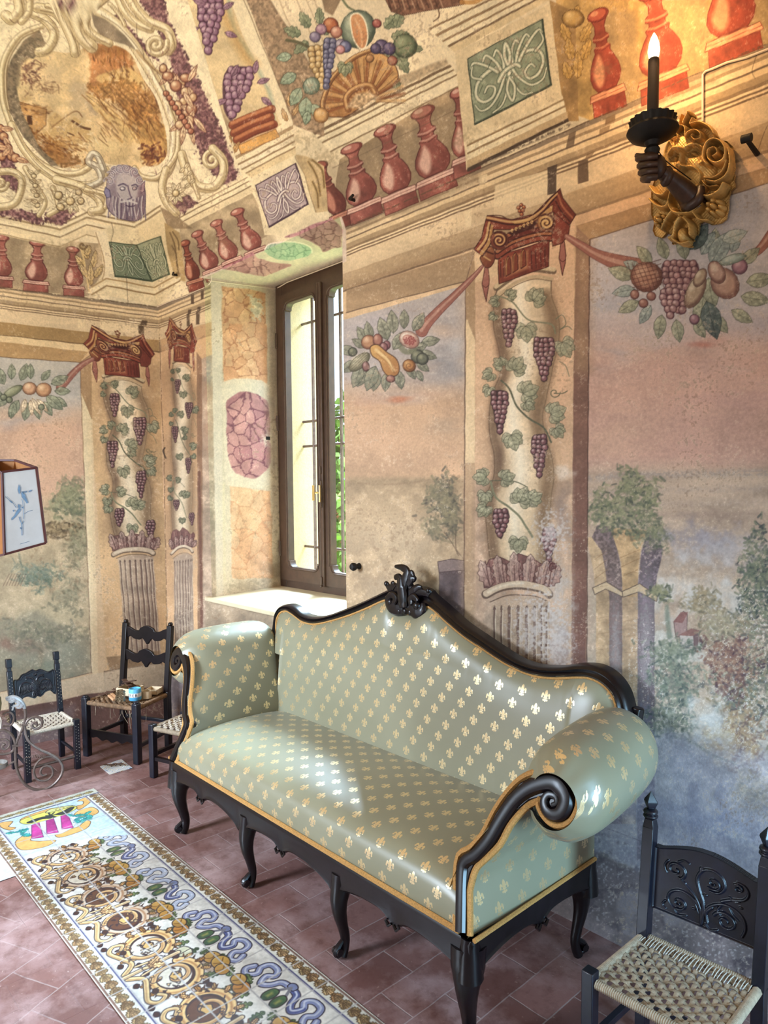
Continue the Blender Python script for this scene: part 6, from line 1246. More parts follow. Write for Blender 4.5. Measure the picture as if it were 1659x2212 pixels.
# ------------------------------------------------------------------ sofa
SX=-2.122
sofa=empty('sofa',(SX,1.75,0),0,'celadon satin settee with gold fleur-de-lis pattern and black carved frame, below the window','sofa')
def Z8(P,ox=960,oy=1500,k=3.318): return [(ox+x/k,oy+y/k) for x,y in P]
pn=np.array([0,.425,-.15])
def strip(P): return on_pl(P,(0,1.44,.34),pn)
outl=Z8([(98,1690),(103,1300),(122,1168),(200,1120),(290,1022),(380,850),(465,725),(555,632),(650,585),(760,572),(850,592),(910,642),(942,720),(940,800),(902,880),(840,915),(780,903),(728,850),(700,785),(702,738),(620,762),(540,830),(460,930),(390,1060),(300,1150),(232,1215),(197,1290),(172,1400),(166,1720)])
ctr=Z8([(134,1700),(142,1300),(165,1200),(240,1150),(330,1050),(420,900),(510,770),(600,690),(700,645),(800,635),(870,690),(890,770),(850,850),(790,860),(745,820),(735,760),(765,720),(815,735),(820,780),(785,795)])
def mir(A): A=np.array(A,float).copy();A[:,0]=2*SX-A[:,0];return A
OUT3=strip(outl);CT3=strip(ctr);NV=np.array([0,-.943,.333])  # outward normal of the sloping arm front
def make_arm(e):
    f_=(lambda A:np.array(A)) if e>0 else mir
    O=f_(OUT3);C_=f_(CT3)
    m=MB();m.prism([p-NV*.03 for p in O],NV*.04);ar=m.build('arm_scroll',M_DARK,sofa,bev=.004,seg=2)
    m=MB();path=cr([p+NV*.012 for p in C_],5);R=list(np.interp(np.linspace(0,1,len(path)),[0,.3,.5,.75,1],[.017,.02,.026,.015,.006]));m.tube(path,R,8,up=NV,sy=.75);m.build('scroll_moulding',M_DARK,ar)
    m=MB();sp=[p for p in cr(O,3)];c0=None
    ex=[];n=len(O)
    bl=cr(list(O[1:-1]),3);cen=O.mean(0)
    # braid follows the outline, a hair outside
    T=[bl[min(i+1,len(bl)-1)]-bl[max(i-1,0)] for i in range(len(bl))]
    path=[p+np.cross(t/np.linalg.norm(t),NV)*(.009 if e<0 else -.009)*(1)+NV*.004 for p,t in zip(bl,T)]
    sgn=1
    m.tube([O[0]+np.array([-.009*e,0,0])]+path+[O[-1]+np.array([.009*e,0,0])],.0095,6);m.build("braid",M_BRAID,sofa)
    # upholstered roll
    st=[];rc=[]
    ysn=[1.575,1.585,1.60,1.625,1.66,1.71,1.78,1.86,1.94,2.0,2.04,2.065]
    rad=[.072,.082,.098,.118,.131,.137,.139,.139,.137,.132,.118,.09]
    rows=[];uvs=[]
    for y,r in zip(ysn,rad):
        k=(y-1.585)/.45;cx=-1.04-.05*k;cz=.765+.018*k;S=[]
        yo=lambda z:y
        foot=-1.315-.0*k
        pts=[(foot,.40),(foot+.002,.46),(foot+.012,.54)]
        a0=math.radians(205)
        a0=math.radians(168);tx,tz=cx+r*math.cos(a0),cz+r*math.sin(a0);pts=[(foot,.40),(foot+.001,.46)]
        for q in (.12,.3,.5,.7,.88): pts.append((foot+(tx-foot)*q**1.5,.46+(tz-.46)*(q*.9+.1*q*q)))
        for a in np.linspace(168,-150,31): pts.append((cx+r*math.cos(math.radians(a)),cz+r*math.sin(math.radians(a))))
        pts+=[(-1.20,.69)]
        pts=np.array(pts);sh=np.clip((.765-pts[:,1])/.425,0,1)*.15 if y<1.7 else np.clip((.765-pts[:,1])/.425,0,1)*.15*max(0,(1.8-y)/.1) if y<1.8 else np.zeros(len(pts))
        # puckers where the satin is gathered round the wooden scroll
        arc=np.arange(len(pts));pk=np.sin(arc*2.1)*.006*max(0,1-(y-1.575)/.12) if y>1.58 else 0
        P=np.c_[pts[:,0],np.full(len(pts),y)-sh,pts[:,1]+pk];d=np.r_[0,np.cumsum(np.hypot(*np.diff(pts,axis=0).T))]
        rows.append(P);uvs.append(np.c_[np.full(len(pts),y),d])
    A=np.array(rows);U=np.array(uvs);A2=A if e>0 else np.stack([mir(a) for a in A])
    m=MB();m.grid(A2,U);arm=m.build('armrest',M_SATIN,sofa,sub=1)
    # outer side panel from the scroll's edge to the back corner
    k0=[i for i,q in enumerate(outl) if q==outl[19]][0];FR=cr([p for p in O[19:29]],4);FR=[p-NV*.012 for p in FR];FR=FR+[np.array([FR[-1][0],1.44,.345])];A=[];U=[]
    for p in FR:
        z=max(float(p[2]),.345);A.append([(p[0]+((-1.208 if e>0 else 2*SX+1.208)-p[0])*t+.010*e*math.sin(math.pi*min(1,t*1.0)),p[1]+(2.075-p[1])*t,z) for t in np.linspace(0,1,16)]);U.append([(a[1],a[2]) for a in A[-1]])
    m=MB();m.grid(A,U);m.build('side_panel',M_SATIN,sofa)
    # side braid on the rail
    m=MB();xx=-1.205 if e>0 else 2*SX+1.205
    m.tube([(xx+.004*e,1.44,.355),(xx+.004*e,2.07,.355)],.007,6);m.build('braid',M_BRAID,sofa)
make_arm(1);make_arm(-1)
# seat
xs=np.linspace(-2.975,-1.27,60);prof_=[(1.452,.352),(1.447,.39),(1.449,.43),(1.462,.462),(1.49,.485),(1.54,.497),(1.62,.506),(1.75,.512),(1.88,.508),(1.98,.497),(2.05,.48)]
dd=np.r_[0,np.cumsum(np.hypot(*np.diff(np.array(prof_),axis=0).T))];A=[];U=[]
for x in xs:
    e=min(x+2.975,-1.27-x);k=1-math.exp(-e/.05);row=[]
    for y,z in prof_: row.append((x,y+(.0 if y<1.5 else 0),.352+(z-.352)*(.80+.20*k)))
    A.append(row);U.append([(x,1.0+d) for d in dd])
m=MB();m.grid(A,U);m.build('seat',M_SATIN,sofa,sub=1)
m=MB();m.tube([(-2.985,1.447,.353),(-1.26,1.447,.353)],.009,6);m.build("braid",M_BRAID,sofa)
# back: plane of the crest
bn=np.array([0,.61,-.07]);bp=(0,2.045,.49)
def bk(P): return on_pl(P,bp,bn)
inn_=[(603,1372),(602,1350),(604,1335),(612,1322),(625,1319),(640,1328),(660,1342),(685,1347),(720,1340),(760,1328),(800,1312),(830,1298),(848,1295),(856,1312),(875,1322),(905,1325),(925,1311),(940,1315),(970,1342),(1010,1375),(1050,1401),(1100,1433),(1150,1455),(1200,1463),(1250,1461),(1280,1463),(1305,1475),(1325,1495),(1336,1520),(1340,1552)]
out_=[(590,1378),(596,1345),(599,1325),(607,1311),(622,1305),(640,1311),(658,1326),(682,1332),(712,1328),(745,1316),(780,1302),(815,1286),(848,1270),(862,1268),(880,1268),(905,1268),(925,1275),(935,1286),(965,1312),(1003,1346),(1042,1373),(1085,1402),(1125,1426),(1165,1438),(1210,1440),(1250,1435),(1292,1438),(1328,1459),(1354,1496),(1368,1552)]
I3=bk(inn_);O3=bk(out_)
I3s=np.array(cr(list(I3),4));O3s=np.array(cr(list(O3),4))
YV=np.array([0,-1.0,0])
m=MB();rows=[]
for o_,i_ in zip(O3s,I3s):
    L_=i_-o_;rows.append([o_-YV*.035,o_+YV*.004,o_+L_*.1+YV*.018,o_+L_*.28+YV*.024,o_+L_*.42+YV*.017,o_+L_*.5+YV*.019,o_+L_*.68+YV*.03,o_+L_*.88+YV*.024,i_+YV*.012,i_-YV*.015])
A=np.array(rows);m.grid(A);m.grid(np.stack([A[:,0],A[:,-1]],1),flip=True);m.build('crest_rail',M_DARK,sofa)
m=MB();m.tube(list(I3s+YV*.014),.008,6);m.build("braid",M_BRAID,sofa)
# stiles down to the rail
m=MB()
for x,zt_ in ((float(O3[0][0])-.002,float(O3[0][2])+.02),(float(O3[-1][0])+.002,float(O3[-1][2])+.03)): m.tube(cr([(x,2.115,zt_),(x*.97+SX*.03,2.1,zt_-.16),(x*.84+SX*.16,2.09,.62),(x*.82+SX*.18,2.085,.24)],4),.022,6)
m.beam((-2.9,2.09,.45),(-1.36,2.09,.45),.03,.2,up=(0,0,1));m.build('back_frame',M_DARK,sofa,bev=.004)
nx=110;ix=np.interp(np.linspace(0,1,nx),np.linspace(0,1,len(I3s)),I3s[:,0]);iz=np.interp(np.linspace(0,1,nx),np.linspace(0,1,len(I3s)),I3s[:,2])
xa,xb=float(I3s[:,0].min())-.0,float(I3s[:,0].max())
order=np.argsort(I3s[:,0],kind='stable');hx=I3s[order][:,0];hz=I3s[order][:,2]
gx=np.linspace(xa,xb,150);top=np.array([hz[np.abs(hx-x)<.012].max() if (np.abs(hx-x)<.012).any() else np.interp(x,hx,hz) for x in gx])
A=[];U=[]
for x,tz in zip(gx,top):
    e=min(x-xa,xb-x);ke=1-math.exp(-e/.04);row=[];uu=[]
    zb_=.44 if -2.96<x<-1.29 else min(.76,tz-.02)
    for t in np.linspace(0,1,36):
        z=zb_+(tz-zb_)*t;ed=(tz-z);kz=1-math.exp(-ed/.035);y=2.045+(z-.49)*.115-(.012+.055*ke*kz*(1-.25*t));row.append((x,y,z));uu.append((x,z))
    A.append(row);U.append(uu)
m=MB();m.grid(A,U);m.build('backrest',M_SATIN,sofa)
# back panel cloth behind
m=MB();m.prism([(p[0],2.12,p[2]) for p in I3s[::2]]+[(xb-.2,2.12,.80),(-1.36,2.12,.3),(-2.9,2.12,.3),(xa+.06,2.12,.80)],(0,.006,0));m.build('back_cover',M_PLAIN,sofa,smooth=False)
# carved crest
def lobe(m,pts,R,sy=.55): m.tube(cr(pts,5),R,8,up=(0,-1,0),sy=sy)
ck_=lambda P,dy=0.: [p+YV*dy for p in bk(P)]
m=MB()
KZ=lambda P:[(580+x/4.366,1200+y/4.366) for x,y in P]
for P,R,d in (([(1165,370),(1180,430),(1215,480),(1270,500),(1330,500)],[.012,.022,.03,.03,.024],.03),([(1500,440),(1495,500),(1450,530),(1400,500),(1350,490)],[.012,.024,.03,.028,.022],.03),
    ([(1300,500),(1280,420),(1285,330),(1300,270)],[.03,.03,.024,.014],.025),([(1400,500),(1390,420),(1385,330),(1370,250)],[.03,.032,.026,.016],.025),
    ([(1340,480),(1335,380),(1325,280),(1320,200)],[.02,.028,.024,.014],.045),
    ([(1330,300),(1350,220),(1370,150),(1330,110),(1255,95)],[.022,.024,.02,.016,.006],.04),([(1290,300),(1300,230),(1280,195),(1245,200)],[.018,.02,.016,.011],.035),
    ([(1370,260),(1410,210),(1440,220)],[.02,.02,.012],.035),([(1380,200),(1410,160),(1430,190)],[.016,.016,.010],.04),
    ([(1280,330),(1240,290),(1190,300),(1165,260)],[.018,.02,.016,.012],.03),([(1250,300),(1225,260),(1240,250)],[.016,.014,.008],.035),
    ([(1400,340),(1440,310),(1470,290),(1500,290)],[.018,.018,.014,.006],.035),([(1420,370),(1490,340),(1550,350),(1565,320)],[.018,.018,.014,.013],.03),
    ([(1185,400),(1230,360),(1270,390),(1250,440)],[.012,.016,.016,.012],.045),([(1480,420),(1440,380),(1410,400),(1420,450)],[.012,.016,.016,.012],.045)):
    lobe(m,ck_(KZ(P),d),R)
for x,y,r in ((1165,258,.012),(1562,322,.012),(1205,430,.018),(1455,465,.02),(1325,240,.014),(1345,515,.016),(1290,515,.014),(1395,525,.016)): m.ball(ck_(KZ([(x,y)]),.035)[0],(r,r*.8,r))
m.build('crest_carving',M_DARK,sofa)
# rails with serpentine lower edge
def rail(a,b,legs,mb,face):
    a,b=np.array(a,float),np.array(b,float);n=90;P=[]
    for i in range(n+1):
        t=i/n;d=None
        for l0,l1 in zip(legs[:-1],legs[1:]):
            if l0<=t<=l1: q=(t-l0)/(l1-l0);z=.225+.062*math.sin(math.pi*q)**.55-.026*math.exp(-((q-.5)/.055)**2)-.012*math.exp(-((q-.5)/.16)**2);break
        P.append((a[0]+(b[0]-a[0])*t,a[1]+(b[1]-a[1])*t,z))
    f_=np.array(face,float);top=[(p[0],p[1],.347) for p in P]
    rows=[[np.array(q)-f_*.035,np.array(q),np.array(q)+f_*.006-np.array([0,0,.012]),np.array(p)+f_*.004+np.array([0,0,.02]),np.array(p)+f_*.009+np.array([0,0,.008]),np.array(p)+f_*.003,np.array(p)-f_*.03] for p,q in zip(P,top)]
    mb.grid(rows);mb.grid([[r[-1],r[0]] for r in rows])
    for l0,l1 in zip(legs[:-1],legs[1:]):
        c=a+(b-a)*((l0+l1)/2);c[2]=.262
        for s_ in (-1,1):
            dr=(b-a)/np.linalg.norm(b-a)*s_;mb.tube([c+dr*.004+f_*.012,c+dr*.018+f_*.012+np.array([0,0,-.012]),c+dr*.03+f_*.012+np.array([0,0,0]),c+dr*.022+f_*.012+np.array([0,0,.008])],[.004,.006,.005,.003],6)
m=MB();rail((-3.03,1.44,0),(-1.214,1.44,0),[0,.333,.666,1],m,(0,-1,0));m.build('front_rail',M_DARK,sofa)
m=MB();rail((-1.214,1.44,0),(-1.214,2.09,0),[0,1],m,(1,0,0));m.build('side_rail',M_DARK,sofa)
m=MB();rail((-3.03,1.44,0),(-3.03,2.09,0),[0,1],m,(-1,0,0));m.build('side_rail',M_DARK,sofa)
m=MB();m.box((SX,2.09,.29),(1.8,.03,.11));m.build('back_rail',M_DARK,sofa,bev=.003)
def leg(x,y,d,s=1.0,top=.30,big=False):
    d=np.array(d,float);d=d/np.linalg.norm(d)
    P=[(0,top),(.006,.25),(.014,.21),(.012,.16),(.0,.11),(-.010,.065),(-.006,.03),(.004,.006)];R=[.036,.036,.031,.024,.0185,.0165,.0165,.0175]
    if big: R=[.05,.048,.038,.029,.023,.02,.02,.02]
    m=MB();pts=cr([(x+d[0]*o,y+d[1]*o,z) for o,z in P],4);m.tube(pts,[r*s for r in np.interp(np.linspace(0,1,len(pts)),np.linspace(0,1,len(R)),R)],12)
    m.tube(cr([(x+d[0]*o,y+d[1]*o,z) for o,z in ((.0,.06),(.018,.045),(.030,.03),(.022,.014),(.010,.018))],4),[.008,.011,.013,.010,.006],8)
    ctr_=np.array([x+d[0]*.024,y+d[1]*.024,.03]);sd=np.array([-d[1],d[0],0]);m.tube([ctr_-sd*.016,ctr_+sd*.016],.013,10)
    m.build('leg',M_DARK,sofa)
leg(-2.985,1.475,(-.25,-1),1.0,.31,True);leg(-2.385,1.462,(0,-1));leg(-1.80,1.462,(0,-1));leg(-1.252,1.475,(.5,-1),1.05,.31,True)
leg(-1.25,2.045,(.35,1),1.0,.32);leg(-2.99,2.045,(-.35,1),1.0,.32)
# corner blocks
for x,y in ((-3.012,1.458),(-1.232,1.458),(-3.012,2.07),(-1.232,2.07)): m=MB();m.tube([(x,y,.347),(x,y,.29),(x,y,.225)],[.026,.034,.04],10);m.build('corner_block',M_DARK,sofa)
# ------------------------------------------------------------------ chairs
def woven(mb,c,ux,uy,w0,w1,d,z,n=13,mat=None,sag=.008):
    """plaited cord seat; c: front-left corner; ux: across, uy: to the back; w0 front width, w1 back width"""
    c=np.array(c,float);ux=np.array(ux,float);uy=np.array(uy,float)
    def P(a,b,h): w=w0+(w1-w0)*b;o=(w0-w)/2*1.0;s_=-sag*math.sin(math.pi*a)*math.sin(math.pi*b);return c+ux*(o+w*a)+uy*d*b+np.array([0,0,z+h+s_])
    A=np.array([0,0,1.0]);k=0
    for i in range(n):   # strands front to back, over and under
        a=(i+.5)/n;pts=[P(a,b/(2*n),.0035*(1 if ((b//2+i)%2)==0 else -1)*(1 if 1<b<2*n-1 else 0)) for b in range(0,2*n+1)]
        mb.tube(pts,[.0065*(w0/n/.021)]*len(pts),5,sy=.35,up=A,cap=False)
    m_=int(n*d/w0);
    for j in range(m_):
        b=(j+.5)/m_;pts=[P(a/(2*n),b,-.0035*(1 if ((j+a//2)%2)==0 else -1)*(1 if 1<a<2*n-1 else 0)) for a in range(0,2*n+1)]
        mb.tube(pts,[.0058*(d/m_/.021)]*len(pts),5,sy=.35,up=A,cap=False)
def wrap(mb,a,b,r=.014,n=40):
    a,b=np.array(a,float),np.array(b,float);L=np.linalg.norm(b-a);n=int(L/.0055);pts=[a+(b-a)*t for t in np.linspace(0,1,n*2+1)];R=[r*(1.0 if i%2 else .86) for i in range(n*2+1)];mb.tube(pts,R,8)
def chair_axes(FL,FR):
    FL,FR=np.array(FL,float),np.array(FR,float);ux=FR-FL;w=np.linalg.norm(ux);ux/=w;uy=np.array([-ux[1],ux[0]]);return FL,FR,ux,uy,w
def v3(p,z): return np.array([p[0],p[1],z])
def post_square(mb,a,b,w): mb.beam(a,b,w,w,up=(0,1,0))
def nails(name,mb_list): pass
# --- eagle chair
def eagle_chair():
    FL=(-4.117,1.125);FR=(-4.125,1.394);  # front edge as it faces the room (+x)
    FR_=np.array(FR);FL_=np.array(FL);back=np.array([-.262,.0])
    BL_=FL_+back+np.array([0,.005]);BR_=FR_+back
    c=(FL_+FR_)/2+back/2
    root=empty('carved_chair',(c[0],c[1],0),0,'blue-black chair with double-headed eagle carved back and studded legs','chair')
    for p in (FL_,FR_):
        m=MB();m.beam(v3(p,0),v3(p,.292),.032,.032,up=(0,1,0));lg=m.build('leg',M_BLUEBLK,root,bev=.003)
        m=MB()
        for i in range(26):
            z=.05+i*.0085;y=p[1]+(.007 if i%2 else -.007);m.ball((p[0]+.0165,y,z),(.0012,.0016,.0022),6,4)
        m.build('studs',M_CORDW,lg)
    for p in (BL_,BR_):
        m=MB();m.beam(v3(p,0),v3(p,.30),.030,.030,up=(0,1,0));tl=np.array([-.035,0,0]);m.beam(v3(p,.295),v3(p,.565)+tl,.030,.028,up=(0,1,0));m.beam(v3(p,.56)+tl,v3(p,.60)+tl*1.15,.022,.022,up=(0,1,0));m.beam(v3(p,.585)+tl*1.1,v3(p,.635)+tl*1.25,.032,.030,up=(0,1,0));lg=m.build('back_leg',M_BLUEBLK,root,bev=.003)
        m=MB()
        for i in range(22): z=.33+i*.0095;m.ball((p[0]+.0150+(-.035)*(z-.3)/.265,p[1]+(.007 if i%2 else -.007),z),(.0012,.0016,.0022),6,4)
        m.build('studs',M_CORDW,lg)
    # carved back panel: relief in its own measure
    W=150;Hh=110;R=Relief(W,Hh)
    ol=spl([(4,26),(20,24),(32,12),(48,8),(58,4),(70,0.6),(82,6),(95,3),(110,9),(124,16),(146,14),(146,60),(146,88),(138,92),(124,78),(108,80),(98,88),(88,92),(78,88),(70,94),(60,90),(46,84),(32,86),(18,96),(4,92),(4,60)],True,3)
    R.tube(list(ol)+[ol[0]],3,.0022,sm=False)
    ins=[((x-75)*.9+75,(y-50)*.86+49) for x,y in ol];R.tube(ins+[ins[0]],2,.0012,sm=False)
    R.ball(75,54,17,20,.006);
    for i in range(60): a=i*2.4;r=math.sqrt(i/60);R.ball(75+15*r*math.cos(a),54+18*r*math.sin(a),1.1,1.1,.0088)
    for s_ in (-1,1):
        X=lambda P:[(75+s_*(x-75),y) for x,y in P]
        R.tube(X([(78,42),(82,32),(88,26),(94,24),(104,22)]),7,.005,w2=3);R.ball(75+s_*17,25,4,3.4,.0065);R.tube(X([(94,24),(102,26),(105,29)]),3,.005)
        R.tube(X([(88,50),(98,40),(112,38),(124,44),(130,58),(132,72)]),3,.0045)
        for k in range(8): R.tube(X([(90+k*5,48-k*.2),(93+k*5,56+k*.5),(92+k*5,68+k)]),2.2,.003)
        R.tube(X([(86,66),(96,68),(104,64)]),3,.005);
        for q in (-5,0,5): R.tube(X([(104,64),(110,64+q)]),2,.004)
    for k in range(-3,4): R.tube([(75+k*3,70),(75+k*4.4,86)],3,.0045)
    R.ball(75,18,7,4,.004)
    m=MB();y0,y1=BL_[1]+.012,BR_[1]-.012
    def mp(X,Y,H): z=.555-Y/Hh*.20;x=BL_[0]+.0-.035*(z-.3)/.265+H+.006;return np.stack([x,y0+(y1-y0)*X/(W-1),z],-1)
    R.mesh(m,mp,ol,step=1,thick=.014);m.build('back_panel',M_BLUEBLK,root,angle=60)
    # seat
    m=MB();zs_=.272;woven(m,(FL_[0]-.0,FL_[1]+.0,0),(0,1,0),(-1,0,0),.268,.268,.262,zs_,n=12)
    m.build('woven_seat',M_CORDW,root)
    for a,b in ((FL_,FR_),(FR_,BR_),(BL_,FL_),(BL_,BR_)): m=MB();wrap(m,v3(a,.268),v3(b,.268),.0125);m.build('seat_rail',M_CORDW,root)
    for a,b,z in ((FL_,FR_,.075),(FR_,BR_,.095),(FL_,BL_,.095)): m=MB();m.tube([v3(a,z),v3(b,z)],.009,8);m.build('stretcher',M_IRON if z<.09 else M_BLUEBLK,root)
    return root
eagle_chair()
# --- ladder-back chair with broken rush seat
def ladder_chair():
    FL,FR,ux,uy,w=chair_axes((-4.287,1.51),(-3.949,1.676));d=.30
    BL=FL+uy*d+ux*.015;BR=FR+uy*d-ux*.015;c=(FL+FR+BL+BR)/4
    root=empty('ladder_back_chair',(c[0],c[1],0),0,'dark ladder-back chair in the corner with a frayed rush seat full of odds and ends','chair')
    for p in (FL,FR): m=MB();m.beam(v3(p,0),v3(p,.362),.040,.040,up=(uy[0],uy[1],0));m.ball(v3(p,.365),(.018,.018,.01));m.build('leg',M_BLUEBLK,root,bev=.006)
    lean=np.array([uy[0]*.05,uy[1]*.05,0])
    for p in (BL,BR): m=MB();m.beam(v3(p,0),v3(p,.35),.038,.036,up=(uy[0],uy[1],0));m.beam(v3(p,.34),v3(p,.755)+lean,.038,.032,up=(uy[0],uy[1],0));m.tube([v3(p,.75)+lean,v3(p,.762)+lean,v3(p,.775)+lean],[.012,.018,.012],8);m.build('back_leg',M_DARK,root,bev=.005)
    for zc,hh,typ in ((.69,.10,0),(.545,.10,1)):
        n=40;top=[];bot=[]
        for i in range(n+1):
            t=i/n;q=abs(t-.5)*2
            tp=zc+hh*.32+.012*math.cos(q*3.14*2.2)+(.012 if q<.35 else 0);bt=zc-hh*.32-.02*(1-q)**2+(.018*math.exp(-((q-.22)/.08)**2))+(.014*math.exp(-((q-.75)/.1)**2))-(.012 if q<.06 else 0)
            o=BL+(BR-BL)*t;k=(zc-.34)/.415
            top.append(v3(o,tp)+lean*k);bot.append(v3(o,bt)+lean*k)
        m=MB();m.prism([p-np.array([uy[0],uy[1],0])*.008 for p in top+bot[::-1]],np.array([uy[0],uy[1],0])*.016);m.build('back_slat',M_DARK,root,bev=.003)
    m=MB();woven(m,v3(FL,0),(ux[0],ux[1],0),(uy[0],uy[1],0),w,w-.03,d,.335,n=17,sag=.012);m.build('rush_seat',M_RUSH,root)
    for a,b in ((FL,FR),(FR,BR),(BL,FL),(BL,BR)): m=MB();wrap(m,v3(a,.328),v3(b,.328),.015);m.build('seat_rail',M_RUSH,root)
    n=30;m=MB();T_=[];B_=[]
    for i in range(n+1): t=i/n;o=FL+(FR-FL)*t;T_.append(v3(o,.165));B_.append(v3(o,.135-.014*math.sin(t*math.pi*5)**2-.02*math.sin(math.pi*t)))
    m.prism([p for p in T_+B_[::-1]],np.array([uy[0],uy[1],0])*.014);m.build('front_stretcher',M_DARK,root,bev=.002)
    for a,b,z in ((FR,BR,.10),(FL,BL,.12),(BL,BR,.16)): m=MB();m.beam(v3(a,z),v3(b,z),.018,.022);m.build('stretcher',M_BLUEBLK,root,bev=.003)
    rs_=random.Random(5)
    for i in range(13):
        m=MB()
        o=FL+ux*rs_.uniform(.03,w-.03)+uy*rs_.uniform(.0,.15);p=v3(o,.325);dx=rs_.uniform(-.04,.04);L=rs_.uniform(.04,.13);m.tube(cr([p,p+[dx*.3,0,-L*.5],p+[dx,rs_.uniform(-.02,.02),-L]],4),.0012,4);m.build('loose_strand',M_ROPE,root)
    return root,FL,FR,ux,uy,w,d
lc,lFL,lFR,lux,luy,lw,ld=ladder_chair()
def seatpt(a,b,z=0.0): p=lFL+lux*lw*a+luy*ld*b;return np.array([p[0],p[1],.345+z])
# --- low stool, mostly behind the sofa's left arm
def rush_stool():
    FL=np.array((-3.70,1.66));ux=np.array((.94,.34));ux/=np.linalg.norm(ux);uy=np.array((-ux[1],ux[0]));w,d=.30,.25
    c=FL+ux*w/2+uy*d/2;root=empty('rush_stool',(c[0],c[1],0),0,'low dark stool with a pale cord seat, half hidden behind the sofa arm','stool')
    P=[FL,FL+ux*w,FL+uy*d,FL+ux*w+uy*d]
    for p in P: m=MB();m.beam(v3(p,0),v3(p,.305),.036,.036,up=(uy[0],uy[1],0));m.build('leg',M_BLUEBLK,root,bev=.005)
    m=MB();woven(m,v3(FL,0),v3(ux,0),v3(uy,0),w,w,d,.285,n=13);m.build('woven_seat',M_CORDW,root)
    for a,b in ((0,1),(1,3),(0,2),(2,3)): m=MB();wrap(m,v3(P[a],.278),v3(P[b],.278),.014);m.build('seat_rail',M_ROPE,root)
    for a,b,z in ((0,1,.11),(0,2,.13),(1,3,.13),(2,3,.11)): m=MB();m.beam(v3(P[a],z),v3(P[b],z),.02,.02);m.build('stretcher',M_DARK,root)
rush_stool()
